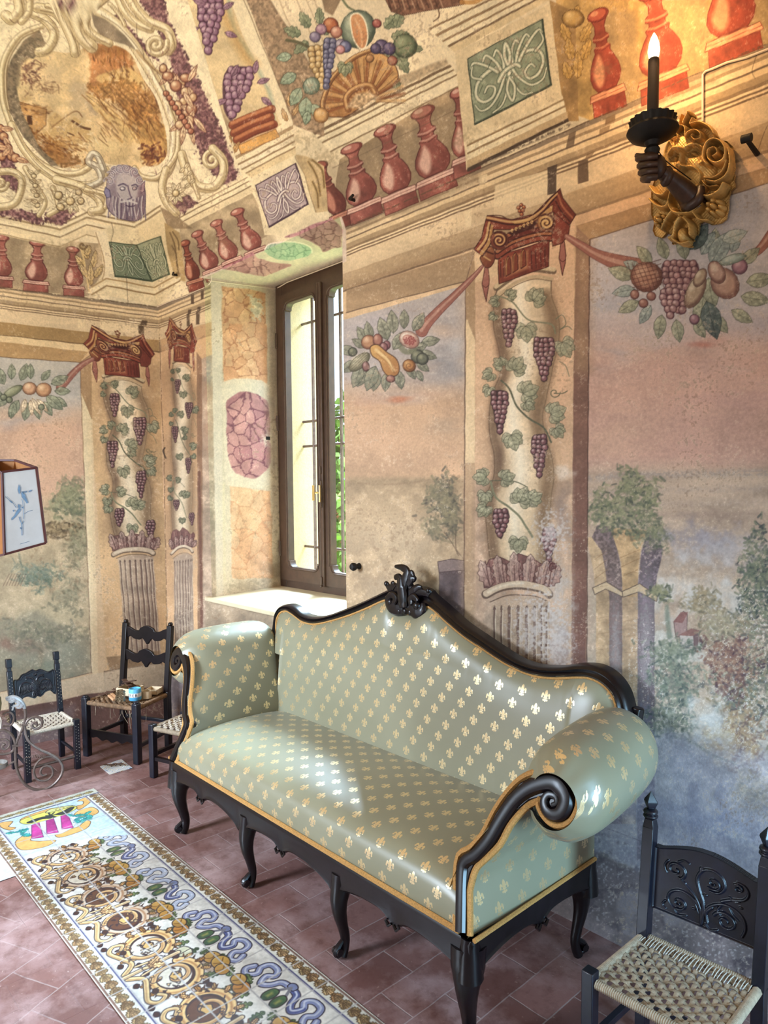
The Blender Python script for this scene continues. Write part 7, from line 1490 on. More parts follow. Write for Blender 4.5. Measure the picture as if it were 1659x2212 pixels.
# --- carved chair on the right
def scroll_chair():
    BL=np.array((-.935,1.885));BR=np.array((-.625,1.90));FL=np.array((-.942,1.605));FR=np.array((-.62,1.61));c=(BL+BR+FL+FR)/4
    root=empty('carved_chair',(c[0],c[1],0),0,'dark chair with scroll-carved back panel and woven cord seat, right of the sofa','chair')
    for p in (FL,FR): m=MB();m.beam(v3(p,0),v3(p,.327),.034,.034,up=(0,1,0));m.build('leg',M_BLUEBLK,root,bev=.003)
    for p in (BL,BR):
        m=MB();ln=np.array([0,.03,0]);m.beam(v3(p,0),v3(p,.30),.032,.032,up=(0,1,0));m.beam(v3(p,.295),v3(p,.615)+ln,.032,.034,up=(0,1,0));m.beam(v3(p,.61)+ln,v3(p,.64)+ln,.034,.034,up=(0,1,0),tap=.72)
        m.lathe(v3(p,.64)+ln,[(.014,0),(.021,.004),(.021,.010),(.015,.013),(.021,.017),(.020,.023),(.013,.028)],12);m.lathe(v3(p,.668)+ln,[(.013,0),(.022,.020),(.020,.026),(.0,.052)],4)
        m.build('back_leg',M_BLUEBLK,root,bev=.002)
    # relief panel: acanthus rinceaux, drawn in the panel's own measure
    W=240;Hh=240;R=Relief(W,Hh)
    ol=[(2,50),(20,48),(50,44),(90,22),(130,10),(170,14),(200,26),(220,40),(238,50),(238,222),(2,222)]
    ol=[(2,44),(14,44)]+[(x,44-30*math.sin(math.pi*(x-14)/212)**1.1) for x in range(20,226,6)]+[(226,44),(238,44),(238,225),(2,225)]
    R.tube(ol+[ol[0]],9,.006,sm=False)
    def rin(P,w,a=.006,w2=None): R.tube(P,w,a,w2=w2)
    def spr(x,y,r,t,a0,dr,w): R.tube(spir(x,y,r,t,a0,dr,.15,26),w,.0075,w2=w*.5)
    rin([(118,215),(116,180),(104,150),(84,128),(62,110)],7,w2=5);spr(54,92,24,1.3,.9,-1,8);rin([(60,66),(72,58),(84,62)],5);rin([(36,72),(28,90),(34,108)],5)
    rin([(118,200),(112,170),(90,150),(66,146),(46,160),(40,182),(52,200),(70,202)],8,w2=6);spr(66,182,18,1.3,1.8,-1,6);rin([(92,152),(104,168),(112,190)],5);rin([(34,190),(28,204),(36,212)],5);rin([(56,206),(66,216),(84,210)],5)
    rin([(118,215),(122,180),(118,150),(108,120),(104,92),(116,66),(138,58),(158,70),(164,94),(152,114),(134,116)],9,w2=6);spr(140,92,18,1.3,2.2,-1,6);R.ball(112,66,6,9,.006)
    rin([(122,190),(134,160),(160,140),(186,140),(206,156),(212,182),(206,206)],8,w2=6);spr(170,184,26,1.5,3.4,1,8);rin([(176,142),(184,156),(196,166)],5);rin([(160,142),(152,160),(158,170)],5)
    rin([(160,132),(180,118),(204,108),(214,88),(206,70),(190,66)],8,w2=5);spr(192,82,12,1.2,4.,1,5);rin([(176,112),(186,120),(196,116)],5);rin([(128,212),(140,222),(154,214)],5);rin([(132,206),(128,180),(140,160)],6)
    for x,y in ((90,136),(124,132),(148,150),(100,182),(200,130),(76,120)): R.ball(x,y,5,3.5,.005)
    m=MB();x0_,x1_=BL[0]+.012,BR[0]-.012
    def mp(X,Y,H): z=.605-Y/Hh*.235+.0;yy=BL[1]+.008+(z-.3)*.095-H;return np.stack([x0_+(x1_-x0_)*X/(W-1),yy+(BR[1]-BL[1])*X/W,z],-1)
    R.mesh(m,mp,ol,step=1,thick=.016);m.build('back_panel',M_BLUEBLK,root,angle=70)
    m=MB();woven(m,v3(FL,0),(1,.03,0),(0,1,0),.315,.30,.285,.300,n=15);m.build('woven_seat',M_ROPE,root)
    for a,b in ((FL,FR),(FR,BR),(BL,FL),(BL,BR)): m=MB();wrap(m,v3(a,.296),v3(b,.296),.013);m.build('seat_rail',M_ROPE,root)
    m=MB();rr=random.Random(2)
    for i in range(34):
        a=(i+.5)/34;p=v3(BL+(BR-BL)*a,.304)+np.array([0,-.004,0]);q=v3(BL+(BR-BL)*(a+rr.uniform(-.012,.012)),.303)+np.array([0,-.045-rr.uniform(0,.01),0]);m.tube([p,(p+q)/2+[0,0,.002],q],.0014,4)
    m.build('binding_cords',M_CORDW,root)
    for a,b,z in ((FL,FR,.10),(FL,BL,.13),(FR,BR,.13),(BL,BR,.10),(FL,BR,.18)):
        if z==.18: continue
        m=MB();m.beam(v3(a,z),v3(b,z),.018,.02);m.build('stretcher',M_BLUEBLK,root,bev=.002)
scroll_chair()
# ------------------------------------------------------------------ things on the ladder-back chair
def put(m,name,mat,label,cat,parts=(),**k):
    V=np.array(m.v);m.o=np.array([V[:,0].mean(),V[:,1].mean(),V[:,2].min()]);o=m.build(name,mat,None,**k);return props(o,label,cat)
M_CARD=simple('cream_card','d8c4a4',.8,var=.08);M_BARK=simple('brown_bark','4f3424',.8,var=.4,scale=60,bs=.6);M_TIN=simple('dull_tin','8f7f66',.35,metal=.7,var=.4,scale=30)
M_STICK=simple('pale_wood','cfa078',.6,var=.12)
mt_,nt,b=newmat('blue_band_paper');v=coords(nt);sx=N(nt,'ShaderNodeSeparateXYZ');nt.links.new(v,sx.inputs[0]);nt.links.new(ramp(nt,sx.outputs['Z'],[(.0,lin('4fa3cf')),(.020,lin('4fa3cf')),(.0205,lin('e4e0da')),(.044,lin('e4e0da')),(.0445,lin('5fb0d8')),(.0455,lin('5fb0d8'))]),b.inputs['Base Color']);b.inputs['Roughness'].default_value=.5
for e_,p_ in zip(nt.nodes['Color Ramp'].color_ramp.elements,(.0,.020,.021,.044,.045,.07)): e_.position=p_
ctp=seatpt(.78,.30,.005);m=MB();m.lathe(ctp,[(.0,.0),(.034,.0),(.036,.003),(.036,.066),(.034,.069),(.031,.069),(.030,.062),(0,.060)],28);m.o=ctp
cup=m.build('paper_cup_roll',mt_,None);props(cup,'blue paper tub with a white band of dark letters on the rush seat','tub')
M_INK=simple('ink','3a3c54',.6)
for i,(ch,mt2) in enumerate(zip('CRER',(M_INK,M_INK,M_INK,M_INK))):
    a=math.radians(-96+i*27);cd=bpy.data.curves.new('letter','FONT');cd.body=ch;cd.size=.022;cd.extrude=.0003;cd.align_x='CENTER';cd.align_y='CENTER';o_=bpy.data.objects.new('t',cd);me_=bpy.data.meshes.new_from_object(o_);bpy.data.objects.remove(o_);me_.materials.clear();o=link('lettering',me_,mt2,cup)
    o.location=(.0365*math.cos(a),.0365*math.sin(a),.0325);o.rotation_euler=(math.pi/2,0,a+math.pi/2)
m=MB();c_=seatpt(.86,.52,.0);m.lathe(c_,[(.0,.0),(.028,.0),(.030,.045),(.027,.045),(.026,.006),(0,.006)],20);put(m,'small_bowl',M_CARD,'small cream bowl behind the blue paper tub','bowl')
def boxtray(c,wx,wy,h,a,mat,name,label,cat):
    m=MB();ca,sa=math.cos(a),math.sin(a);X=np.array([ca,sa,0]);Y=np.array([-sa,ca,0]);t=.004
    m.box(c+[0,0,t/2],(wx,wy,t),a)
    for s_ in (-1,1): m.box(c+Y*s_*(wy/2-t/2)+[0,0,h/2],(wx,t,h),a);m.box(c+X*s_*(wx/2-t/2)+[0,0,h/2],(t,wy,h),a)
    return put(m,name,mat,label,cat,smooth=False)
AN=math.atan2(lux[1],lux[0]);bt=seatpt(.46,.62,.002);boxtray(bt,.13,.10,.045,AN,M_CARD,'card_box','open cream card box holding brown bark pieces','box')
boxtray(seatpt(.80,.84,.002),.08,.08,.03,AN+.2,M_CARD,'card_box','shallow cream box right behind the blue paper tub','box')
rs_=random.Random(8)
for i in range(6):
    p=bt+np.array([rs_.uniform(-.03,.03),rs_.uniform(-.02,.02),.040+.008*i]);m=MB();a=rs_.uniform(-1,1)+AN;L=.07+rs_.random()*.03;m.box(p,(L,.028,.006),a);V=np.array(m.v);V[:,2]+=(V[:,0]-p[0])*rs_.uniform(-.25,.4);m.v=[tuple(q) for q in V]
    o=put(m,'bark_piece',M_BARK,'brown curl of bark heaped in the open card box','bark',bev=.001);o['group']='bark pieces in the card box'
m=MB();A=[];ca=seatpt(.60,.10,.004)
for i in range(26):
    t=i/25-.5;row=[]
    for j in range(20): u=j/19;wd=.034*(1-.25*u);row.append(ca+np.array([lux[0],lux[1],0])*(t*2*wd)+np.array([luy[0],luy[1],0])*(.010*u+.006*math.sin(j*1.6+math.sin(i*.5)*1.5))+np.array([0,0,.068*u*(1-.1*abs(t)**2*4)]))
    A.append(row)
A=np.array(A);m.grid(A);m.grid(A+np.array([luy[0],luy[1],0])*.014,flip=True)
for e_ in (0,-1): m.grid(np.stack([A[e_],A[e_]+np.array([luy[0],luy[1],0])*.014],1))
m.grid(np.stack([A[:,-1],A[:,-1]+np.array([luy[0],luy[1],0])*.014],1));put(m,'rippled_block',M_TIN,'small upright block of rippled metallic material in front of the boxes','block')
for k in range(2):
    m=MB();p=seatpt(.22+.02*k,.42-.10*k,.008);q=seatpt(.48+.02*k,.20-.10*k,.010);m.beam(p,q,.018,.013);o=put(m,'wooden_stick',M_STICK,('pale flat wooden stick on the rush seat, the rear one of two','pale flat wooden stick at the front edge of the rush seat')[k],'stick',bev=.003)
m=MB()
for i in range(16): a=rs_.uniform(.0,.06);p=seatpt(a,rs_.uniform(.3,.9),.006);m.tube([p,p+np.array([lux[0]*.05,lux[1]*.05,rs_.uniform(-.002,.004)])+np.array([luy[0],luy[1],0])*rs_.uniform(-.02,.02)],.003,5)
o=put(m,'bark_shavings',M_BARK,'loose brown bark shavings on the left of the rush seat','bark');o['kind']='stuff'
# single painted tile and dry twig on the floor
G2=[(-4.095,1.545),(-3.915,1.49),(-3.875,1.585),(-4.055,1.645)]
t1=on_z([(216,1657),(262,1641),(286,1660),(237,1674)],0)
m=MB();m.prism([(p[0],p[1],.001) for p in t1],(0,0,.003))
mtile,nt,b=newmat('blue_white_tile');v=coords(nt);n_=noise(nt,v,60,3,.5);wv=N(nt,'ShaderNodeTexWave');wv.inputs['Scale'].default_value=16;wv.inputs['Distortion'].default_value=12;nt.links.new(v,wv.inputs['Vector']);nt.links.new(ramp(nt,wv.outputs['Fac'],[(.0,lin('3d6a9c')),(.18,lin('dfe6e8')),(.8,lin('e6e6de')),(1,lin('b59a5c'))]),b.inputs['Base Color']);b.inputs['Roughness'].default_value=.3
put(m,'floor_tile',mtile,'single blue and white painted tile set in the floor beside the ladder-back chair','tile',smooth=False)
m=MB()
for i in range(14):
    p=on_z([(222+i*3.2,1657-i*.2)],0)[0]+np.array([0,0,.012]);q=p+np.array([rs_.uniform(.02,.05),rs_.uniform(.0,.03),rs_.uniform(-.006,.012)]);m.tube([p,(p+q)/2+[0,0,.006],q],.0022,5)
put(m,'dry_twig',M_BARK,'dry brown twig lying across the painted tile on the floor','twig')
# ------------------------------------------------------------------ wrought iron stand, left edge
KI=lambda P:[(x/7.9,1460+y/7.9) for x,y in P]
ip=on_z([(90,1706)],0)[0];vd_=_fw.copy();vd_[2]=0;vd_=-(rays([(60,1600)])[0]);vd_[2]=0;vd_/=np.linalg.norm(vd_)
def ipl(P,dy=0.): return list(on_pl(KI(P),ip+vd_*dy,vd_))
st=empty('iron_stand',tuple(ipl([(150,1900)])[0][:2])+(0,),0,'wrought iron scrollwork stand with leaves and a round tray, at the left edge','stand')
def rod(name,P,r,mat=M_IRON,par=st,dy=0.): m=MB();m.tube(cr(ipl(P,dy),5),r,8);return m.build(name,mat,par)
rod('leg',[(425,560),(435,700),(400,860),(330,1020),(270,1180),(262,1400),(290,1600),(370,1780),(480,1890),(620,1945),(780,1930),(930,1840),(1040,1700),(1070,1560),(1000,1430),(860,1340),(700,1270),(560,1180),(470,1080),(430,950),(425,850),(470,760),(570,705),(670,710),(720,770),(700,860),(630,905),(560,880),(550,820),(600,800),(635,840),(615,850)],.0074)
rod('scroll',[(1000,1450),(880,1380),(740,1400),(630,1490),(580,1620),(610,1740),(700,1790),(820,1770),(900,1680),(890,1580),(810,1535),(720,1570),(690,1650),(730,1700),(800,1680)],.0062)
rod('scroll',[(260,1180),(240,1080),(170,980),(60,925),(-60,960)],.0070);rod('scroll',[(235,1190),(225,1270),(150,1320),(0,1335),(-120,1300)],.0068)
rod('scroll',[(0,1090),(90,1085),(160,1130),(150,1210),(90,1255),(40,1230),(50,1170),(75,1165)],.0048);rod('scroll',[(45,860),(150,855),(220,800),(235,700),(190,635),(110,620),(50,660)],.0052)
m=MB();m.ball(ipl([(72,1172)])[0],.007);m.build('knob',M_IRON,st)
for x,y in ((420,838),(260,1195)): m=MB();p=ipl([(x-55,y),(x+55,y)],.004);m.tube(p,.0065,8);m.build('collar',M_IRON,st)
# twisted finger of coil
m=MB();P=ipl([(430,1400),(880,1380)],.0);a,b_=P;n=160;rad_=lambda t:.001+.0085*math.sin(math.pi*t)**1.1;ax=(b_-a);un=np.array([0,0,1.0]);wn_=np.cross(ax/np.linalg.norm(ax),un)
m.tube([a+ax*t+(un*math.cos(t*2*math.pi*15)+wn_*math.sin(t*2*math.pi*15))*rad_(t)+un*.006*math.sin(math.pi*t) for t in np.linspace(0,1,n)],.0012,5);m.tube(cr(ipl([(480,1395),(430,1400),(412,1440),(435,1475),(460,1450),(440,1430)]),4),.0016,5);m.build('coil',M_IRON,st)
m=MB();P=ipl([(425,580),(400,500),(330,430),(250,390),(180,380),(90,375)],.0);m.tube(cr(P,4),[.006,.011,.016,.018,.016,.003],8,sy=.35,up=vd_)
for q in ([(330,440),(300,500),(230,520),(215,590)],[(260,400),(200,440),(140,440)],[(380,490),(340,540),(280,545)],[(200,385),(150,410),(95,400)]): m.tube(cr(ipl(q,.004),4),[.010,.008,.003],6,sy=.4,up=vd_)
m.build('leaf',simple('greyed_iron_leaf','a9acae',.4,metal=.5,var=.3),st)
m=MB();c_=ipl([(135,735)],.004)[0]
for i in range(16): m.ball(c_+np.array([rs_.gauss(0,.006),rs_.gauss(0,.004),rs_.gauss(0,.007)]),.0045,7,5)
m.build('berry_cluster',M_TIN,st)
# round shallow tray with small ironwork
m=MB();tc_=ipl([(-40,1500)],-.02)[0];m.lathe((tc_[0],tc_[1],tc_[2]-.02),[(0,0),(.045,.0),(.047,.006),(.047,.026),(.044,.026),(.043,.005),(0,.005)],28);m.build('tray',simple('tray_iron','8f8a84',.5,metal=.4),st)
m=MB()
for i in range(4): q=tc_+np.array([.012*i-.01,.008*i-.01,-.008+.004]);m.tube([q+np.array([.012*math.cos(t),.012*math.sin(t),0])*(1-t/9) for t in np.linspace(0,7,16)],.0016,5)
m.build('tray_ornament',M_TIN,st)
m=MB();m.tube(cr([tc_+np.array([0,0,-.02]),ipl([(-60,1700)],-.01)[0],ipl([(-140,1900)])[0]*[1,1,0]+[0,0,.005]],4),.006,8);m.tube(cr([tc_+np.array([.03,.02,-.02]),ipl([(262,1450)])[0]],2),.005,6);m.build('brace',M_IRON,st)
# olive bulb-shaped vessel held in the stand
m=MB();vc=ipl([(-55,480)],.01)[0];m.lathe((vc[0],vc[1],vc[2]-.05),[(.004,-.02),(.01,0),(.019,.02),(.023,.05),(.021,.08),(.012,.10),(.010,.112),(.013,.116)],18);m.o=np.array([vc[0],vc[1],vc[2]-.07]);props(m.build('olive_vessel',simple('olive_glaze','6f6847',.45,var=.4,scale=20,bs=.4),None),'small olive-brown vessel with a cord, held in the iron stand at the left edge','vessel')
m=MB();m.tube(cr(ipl([(0,700),(20,760),(15,830),(10,900)],.012),4),.003,6);m.o=ipl([(10,900)],.012)[0];props(m.build('twisted_cord',M_CORDW,bpy.data.objects['olive_vessel']),None,None)
# ------------------------------------------------------------------ floor lamp whose shade shows at the left edge
KL=lambda P:[(x/8.51,960+y/8.51) for x,y in P]
n0=rays([(60,1080)])[0];n0/=np.linalg.norm(n0);nn=n0+np.array([.25,0,0])*1.0;dq=CO+n0*2.15
def lp(P,dd=0.): return list(on_pl(KL(P),dq+n0*dd,-nn))
tr_,tl_,br_,bl_=lp([(672,432),(38,508),(845,1810),(85,2020)])
back1,back2=lp([(275,292)],.26)[0],lp([(-30,290)],.3)[0]
lamp_c=(tr_+tl_)/2+(back1-tl_)*.6;_l=np.array([-_fw[1]*0-RX[0],-RX[1],0]);pl_=np.array([tl_[0],tl_[1],0])+_l*.30
fl=empty('floor_lamp',(pl_[0],pl_[1],0),0,'standing lamp with dark red edged paper shade printed with birds, at the left edge','lamp')
M_SH=simple('shade_card','5a2f22',.8,var=.1);M_SHE=simple('shade_edging','4a1a1c',.6,var=.1);M_PAP=simple('shade_paper','ccd3da',.8,var=.06,scale=25);M_SHI=simple('shade_lining','a9713c',.8,var=.1)
m=MB();L0=tl_+(tl_-tr_)*.95+n0*.05;L1=bl_+(bl_-br_)*.95+n0*.05;th_=n0*.002
m.prism([tl_,tr_,br_,bl_],th_);m.prism([tl_,L0,L1,bl_],th_)
zd=np.array([0,0,tr_[2]-br_[2]]);back1b=back1+(br_-tr_)*.96;b2b=back2-zd+np.array([0,0,0])
m.prism([tr_,back1,back1b+n0*.05,br_],th_);m.prism([back1,back2,b2b,back1b+n0*.05],th_);m.prism([back2,L0,L1,b2b],th_)
sh_=m.build('lamp_shade',M_SHI,fl,smooth=False)
q_=lambda u,v:(tl_*(1-u)+tr_*u)*(1-v)+(bl_*(1-u)+br_*u)*v
m=MB();m.prism([q_(.02,.012)-n0*.003,q_(.985,.012)-n0*.003,q_(.985,.988)-n0*.003,q_(.02,.988)-n0*.003],n0*.0015);pp_=m.build('printed_panel',M_PAP,sh_,smooth=False)
for a,b_ in ((tl_,tr_),(tr_,br_),(br_,bl_),(bl_,tl_),(tl_,L0),(bl_,L1),(tr_,back1),(back1,back2)): m=MB();m.beam(a-n0*.003,b_-n0*.003,.006,.006);m.build('edging',M_SHE,sh_,smooth=False)
M_BIRD=simple('blue_grey_ink','6f93b8',.8,var=.2,scale=60)
m=MB();LK=lambda P:[p-n0*.0052 for p in lp(P)]
for P in ([(345,735),(375,800),(370,880),(350,920),(325,840)],[(385,880),(450,910),(490,1000),(515,1075),(490,1085),(440,1010),(400,970)],[(325,1095),(380,1120),(360,1180),(330,1160)],[(350,1165),(385,1200),(330,1270),(285,1330),(250,1360),(215,1395),(208,1360),(260,1310),(300,1230)]): m.prism(LK(P),n0*.0006)
for P,w in (([(400,1000),(420,1080),(430,1200),(430,1380)],.0006),([(350,1330),(370,1400),(400,1470),(405,1670)],.001),([(300,1170),(250,1090),(190,1040),(100,960)],.0007),([(440,1280),(520,1230),(600,1210)],.0005),([(400,1470),(440,1400)],.0006),([(370,1830),(540,1780)],.0005)): m.tube(cr(LK(P),4),w,4)
for x,y in ((410,880),(440,880),(480,870),(540,865),(570,850),(190,1045),(210,1060),(250,1220),(410,1160),(380,1540)): m.tube(LK([(x-8,y-14),(x+6,y+14)]),.0014,4)
m.build('bird_print',M_BIRD,pp_,smooth=False)
m=MB();m.tube([(pl_[0],pl_[1],.02),(pl_[0],pl_[1],float(tl_[2])+.03)],.010,10);m.build('pole',M_IRON,fl);m=MB();m.lathe((pl_[0],pl_[1],0),[(.12,0),(.12,.012),(.03,.03),(.012,.06)],24);m.build('base',M_IRON,fl)
m=MB();pc=np.array([pl_[0],pl_[1],float(tl_[2])+.0]);
for p in (tl_,L0,back2): m.tube([pc,p*.96+pc*.04],.003,6)
m.build('shade_carrier',M_IRON,fl)
# ------------------------------------------------------------------ wall sconce: gilt mask, bronzed arm, electric candle
KS=lambda P:[(1330+x/4.4225,40+y/4.4225) for x,y in P]
sy_=YW-.01
sco=empty('wall_sconce',(float(on_y([(1510,400)],YW)[0,0]),YW,float(on_y([(1510,400)],YW)[0,2])),0,'gilt carved mask wall sconce with bronzed arm holding up an electric candle','sconce')
def sp_(P,d=0.): return list(on_y(KS(P),YW-d))
# relief in photo-sized measure of the plaque, laid on the wall
c0=sp_([(350,900),(1230,900),(1230,2210),(350,2210)])
RW,RH=290,440;R=Relief(RW,RH);k_=lambda P:[((x-350)/880*RW,(y-900)/1310*RH) for x,y in P]
olp=[(700,960),(720,950),(760,930),(790,920),(815,950),(830,1020),(880,1020),(960,1050),(1010,1100),(1040,1180),(1100,1190),(1150,1240),(1170,1330),(1180,1450),(1160,1560),(1170,1620),(1130,1660),(1115,1730),(1110,1830),(1090,1930),(1040,1970),(960,1985),(900,1960),(850,1970),(840,2060),(800,2130),(780,2200),(700,2200),(650,2160),(580,2170),(590,2090),(530,2060),(480,2110),(410,2090),(385,2040),(400,1960),(370,1890),(370,1650),(400,1560),(500,1500),(500,1330),(510,1250),(560,1180),(620,1120),(650,1070),(690,1060)]
def rb(x,y,rx,ry,a,rot=0): p=k_([(x,y)])[0];R.ball(p[0],p[1],rx/880*RW,ry/1310*RH,a,rot)
def rt(P,w,a,w2=None): R.tube(k_(P),w/3.03,a,w2=None if w2 is None else w2/3.03)
rb(740,1400,270,340,.040);rb(700,1300,190,230,.048)
def pb(x,y,rx,ry,a,rot=0): p=k_([(x,y)])[0];R.plusb(p[0],p[1],rx/880*RW,ry/1310*RH,a,rot)
def pt_(P,w,a,w2=None): R.plus(k_(P),w/3.03,a,w2=None if w2 is None else w2/3.03)
# face: sockets, lids, brows, nose, cheeks, moustache
pb(655,1372,75,52,-.016);pb(818,1325,80,56,-.016);pb(655,1374,34,24,.016);pb(817,1328,36,25,.016)
pt_([(590,1345),(640,1292),(700,1290),(730,1325)],46,.014);pt_([(750,1310),(790,1262),(850,1240),(900,1275)],46,.014);pt_([(600,1368),(655,1342),(712,1372)],14,.006);pt_([(760,1330),(818,1294),(882,1320)],14,.006)
pt_([(732,1310),(722,1390),(718,1460)],54,.024,70);pb(722,1462,52,36,.016);pb(690,1474,22,18,.008);pb(756,1462,22,18,.008);pb(640,1450,80,62,.012);pb(850,1430,90,80,.014)
pt_([(720,1505),(780,1470),(850,1478),(892,1530),(880,1600)],50,.020,24);pt_([(705,1505),(650,1500),(605,1530)],34,.014)
pt_([(540,1300),(600,1210),(690,1170)],30,.010);pt_([(900,1250),(940,1330),(900,1430)],40,.010)
# scrolls
rt([(760,1180),(790,1140),(850,1120),(900,1150),(900,1200),(850,1210),(820,1180),(835,1160)],40,.058,20);rt([(640,1270),(610,1220),(620,1170),(670,1150),(690,1190),(650,1220)],40,.056,20)
rt([(960,1440),(930,1380),(950,1270),(1010,1210),(1090,1230),(1130,1310),(1110,1400),(1040,1430),(980,1390),(980,1310),(1040,1290),(1060,1340),(1020,1370)],50,.062,26);rt([(1150,1290),(1165,1420),(1130,1540),(1040,1600),(960,1590)],40,.055);rt([(1130,1400),(1090,1500),(1010,1560),(930,1560)],34,.050)
rt([(870,1640),(880,1700),(960,1740),(1060,1700),(1110,1620)],44,.060);rt([(910,1590),(960,1640),(1040,1630)],30,.045)
rt([(730,1050),(750,1000),(780,950)],36,.05,20);rt([(690,1060),(700,1000),(715,965)],26,.045,14);rt([(790,1050),(815,1000)],26,.045);rb(785,950,26,26,.055)
rt([(660,1130),(720,1080),(760,1100),(760,1170)],34,.06);rt([(800,1060),(880,1040),(970,1080),(1020,1150)],40,.05)
for x,y,r in ((1010,1830,80),(500,1960,70),(720,1900,46)):
    for i in range(7): rb(x+r*.72*math.cos(i*.9),y+r*.72*math.sin(i*.9),r*.42,r*.42,.050)
    rb(x,y,r*.42,r*.42,.066)
rt([(400,1640),(450,1700),(520,1720),(570,1680)],44,.05);rt([(400,1760),(470,1820),(560,1830),(600,1760)],44,.052);rt([(620,1700),(600,1800),(640,1880),(720,1900),(820,1880),(900,1800)],40,.06);rt([(640,1850),(560,1950),(520,2040)],36,.05);rt([(820,1880),(880,1950),(960,1960)],36,.05)
rt([(700,1940),(660,2000),(640,2100),(600,2130)],50,.055);rt([(740,1940),(790,2000),(800,2100)],50,.055);rb(720,2100,60,90,.06);rt([(620,2130),(700,2180),(790,2160)],40,.05)
R.H+=(np.sin(R.X*.7)*np.cos(R.Y*.6)*.0008).astype(np.float32)
m=MB();a_,b__,cc_,d_=c0
def mpS(X,Y,H): u=(X/(RW-1))[...,None];v=(Y/(RH-1))[...,None];P=(a_*(1-u)+b__*u)*(1-v)+(d_*(1-u)+cc_*u)*v;P=P.copy();P[...,1]-=H*.85+.012;return P
R.mesh(m,mpS,k_(olp),step=1,thick=-.011);m.build('mask',M_GILT,sco,angle=80)
# forearm and fist, out from the wall
def s3(x,y,d): return sp_([(x,y)],d)[0]
m=MB();arm=[s3(760,1800,.03),s3(700,1700,.055),s3(600,1600,.10),s3(520,1530,.135),s3(440,1470,.165)];m.tube(cr(arm,5),[.034,.034,.030,.024,.021,.018],12);m.tube(cr([s3(810,1620,.05),s3(790,1720,.06),s3(700,1790,.06),s3(640,1760,.055)],5),[.012,.016,.018,.012],8);m.tube(cr([s3(480,1440,.15),s3(500,1500,.15),s3(470,1560,.15),s3(440,1590,.15)],4),[.014,.018,.016,.008],8)
m.ball(s3(400,1420,.18),(.026,.026,.034));m.ball(s3(370,1390,.185),(.022,.024,.028))
for i,(y,x0_) in enumerate(((1330,200),(1400,215),(1465,225),(1525,245))): m.tube(cr([s3(400,y-10,.205),s3(310,y-5,.215),s3(x0_+20,y+5,.20),s3(x0_+25,y+15,.18),s3(x0_+90,y+25,.17)],4),[.0095,.0105,.010,.009,.007],8)
m.tube(cr([s3(390,1330,.20),s3(330,1310,.21),s3(260,1320,.21),s3(200,1310,.2)],4),[.011,.011,.009,.0075],8)
m.build('arm',M_BROWNW,sco,angle=70)
cx_,cy_,cz_=s3(350,1180,.19);base=np.array([cx_,cy_,0])
def zc(y): return float(s3(365,y,.19)[2])
m=MB();m.lathe((cx_,cy_,zc(1290)),[(.012,-.03),(.018,0),(.022,.012),(.016,.022),(.024,.034),(.026,.04)],20);m.build('socket_stem',M_BLKIRON,sco)
m=MB();zb=zc(1080);pr=[(.018,-.018),(.040,-.012),(.062,.0),(.072,.014),(.070,.020),(.060,.018),(.02,.012)];m.lathe((cx_,cy_,zb-.012),pr,36)
V=[];nf=72
for h,r in ((.010,.050),(.010,.058),(.034,.062),(.034,.054),(.014,.046)):
    for k in range(nf): rr=r+(.005 if (k//2)%2 else 0)*(1 if h>.01 and r>.06 else 0);V.append((cx_+rr*math.cos(2*math.pi*k/nf),cy_+rr*math.sin(2*math.pi*k/nf),zb+h))
m.add(V,[(i*nf+k,i*nf+(k+1)%nf,(i+1)*nf+(k+1)%nf,(i+1)*nf+k) for i in range(4) for k in range(nf)]+[tuple(4*nf+k for k in range(nf))]);m.build('drip_pan',M_BLKIRON,sco)
zt2=zc(385);m=MB();m.lathe((cx_,cy_,zb+.01),[(.016,0),(.0155,zt2-zb-.015),(.014,zt2-zb-.01),(.010,zt2-zb-.01)],18);m.build('candle_tube',simple('candle_sleeve','2e2018',.6,var=.2),sco)
mb_,nt,b=newmat('lit_bulb');b.inputs['Base Color'].default_value=(1,.8,.5,1);b.inputs['Emission Color'].default_value=(1,.66,.30,1);b.inputs['Emission Strength'].default_value=28
m=MB();hb=zc(130)-zt2;m.lathe((cx_,cy_,zt2-.004),[(.008,0),(.014,hb*.15),(.0165,hb*.35),(.014,hb*.6),(.008,hb*.85),(.001,hb*1.02)],18);m.build('bulb',mb_,sco)
m=MB();m.tube(cr([s3(410,1270,.19),s3(480,1360,.17),s3(640,1480,.09),s3(720,1540,.05)],4),.0016,6);m.build('wire',M_BLKIRON,sco)
gl_=lamp('candle_bulb_light','POINT',(cx_,cy_-.0,zt2+hb*.5),30.0,(1,.60,.27),size=.018);
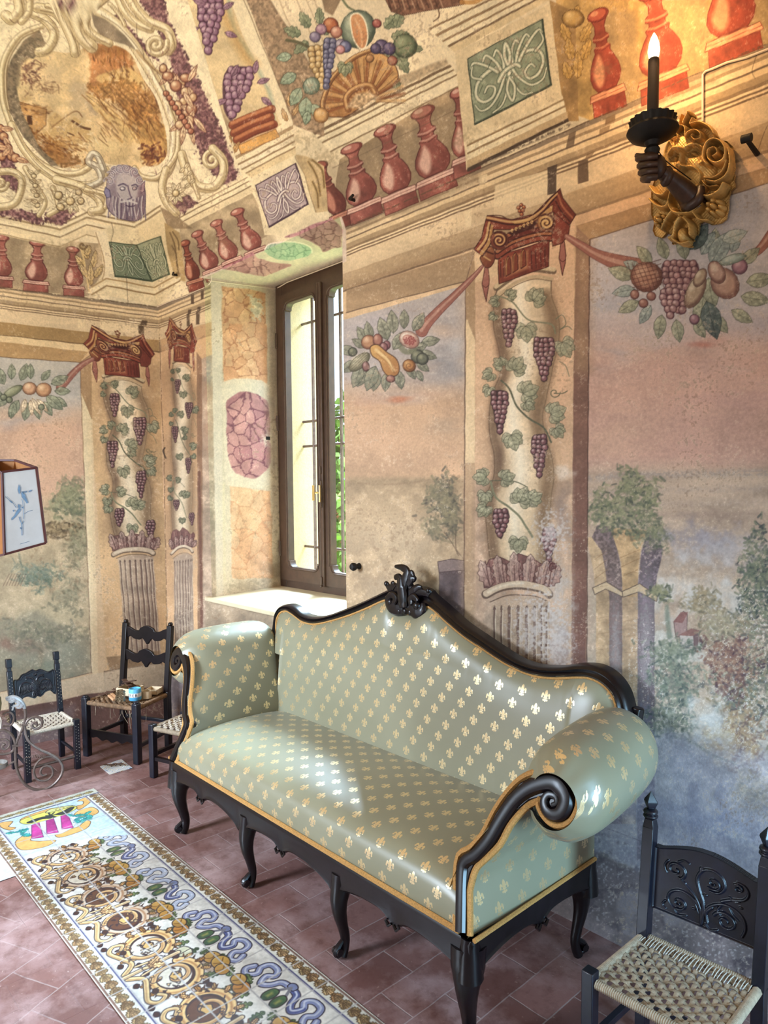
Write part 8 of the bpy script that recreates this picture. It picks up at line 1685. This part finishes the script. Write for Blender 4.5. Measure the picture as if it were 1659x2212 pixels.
# ------------------------------------------------------------------ cables, hooks, knob
def wall_tube(name,P,r,mat,label,cat,d=.006,surf=None,parts=()):
    pts=[on_y([p],YW-d)[0] for p in P];m=MB();m.tube(pts,r,6);return put(m,name,mat,label,cat)
wall_tube('surface_cable',[(1518,262),(1518,215),(1518,180),(1518,162),(1524,154),(1540,148),(1570,135),(1610,125),(1659,106),(1720,84)],.0035,M_WHITEW,'pale surface cable rising from the sconce along the cornice','cable')
wall_tube('surface_cable',[(337,664),(370,650),(400,640),(425,628),(440,622),(452,614),(457,606),(457,594)],.003,M_WHITEW,'thin cable on the cornice line left of the window','cable')
ja=[on_z([(x,y)],2.885+.09*t)[0] for x,y,t in ((458,589,0),(478,591,.1),(520,602,.45),(560,612,.8),(597,619,1))]
m=MB();pts=[np.array([XL+(-4.06-XL)*t+.006,YW+(2.78-YW)*t,2.872+.085*t]) for t in np.linspace(0,1,8)]+[np.array([x,2.76,2.962]) for x in (-3.9,-3.6,-3.3,-3.0)];m.tube(pts,.0035,6);put(m,'window_cable',M_WHITEW,'thin pale cable clipped round the top of the window recess','cable')
m=MB();a=on_y([(1612,300)],YW-.075)[0];b_=on_y([(1636,333)],YW-.002)[0];m.tube([b_,a],[.0075,.006],8);m.tube([a+np.array([-.012,0,.002]),a+np.array([.014,0,.0])],.0115,10);put(m,'wall_spike',M_BLKIRON,'black iron peg with round head to the right of the gilt sconce','peg')
m=MB();a=on_y([(768,1223)],YW-.05)[0];b_=on_y([(776,1223)],YW-.0)[0];m.lathe(b_,[(.016,0),(.012,.012),(.010,.02),(.018,.028),(.020,.04),(.014,.05),(.0,.052)],18,axis=(0,-1,0));put(m,'round_peg',M_BLKIRON,'black round-headed peg on the wall just right of the window recess','peg')
def vaultpt(px,py):
    ss=np.linspace(0,2.5,2500);d=vd(ss);r=rays([(px,py)])[0];t=(YW-d)/r[1];g=HC+t*r[2]-(ZC+vh(ss));i=np.where(np.sign(g[1:])!=np.sign(g[:-1]))[0];i=i[0] if len(i) else 0;return CO+r*t[i]
for P,lb in (((765,432),'black iron hook in the painted balusters above the window'),((382,594),'black iron hook on the painted pier in the corner of the vault')):
    a=vaultpt(*P);m=MB();m.tube([a+np.array([0,.01,0]),a+np.array([.005,-.03,-.004]),a+np.array([.045,-.045,-.004])],[.008,.008,.006],8);put(m,'wall_hook',M_BLKIRON,lb,'hook')
m=MB();t_=.82;c_=np.array([XL+(-4.06-XL)*t_+.001,YW+.58*t_,float(on_pl([(581,947)],(XL,YW,1),(math.cos(.2),math.sin(.2)*0+.216,0))[0][2])]);m.box(c_,(.012,.035,.022));props(put(m,'latch_slot',M_BLKIRON,'small black bolt slot in the window jamb beside the pink oval','slot',smooth=False))
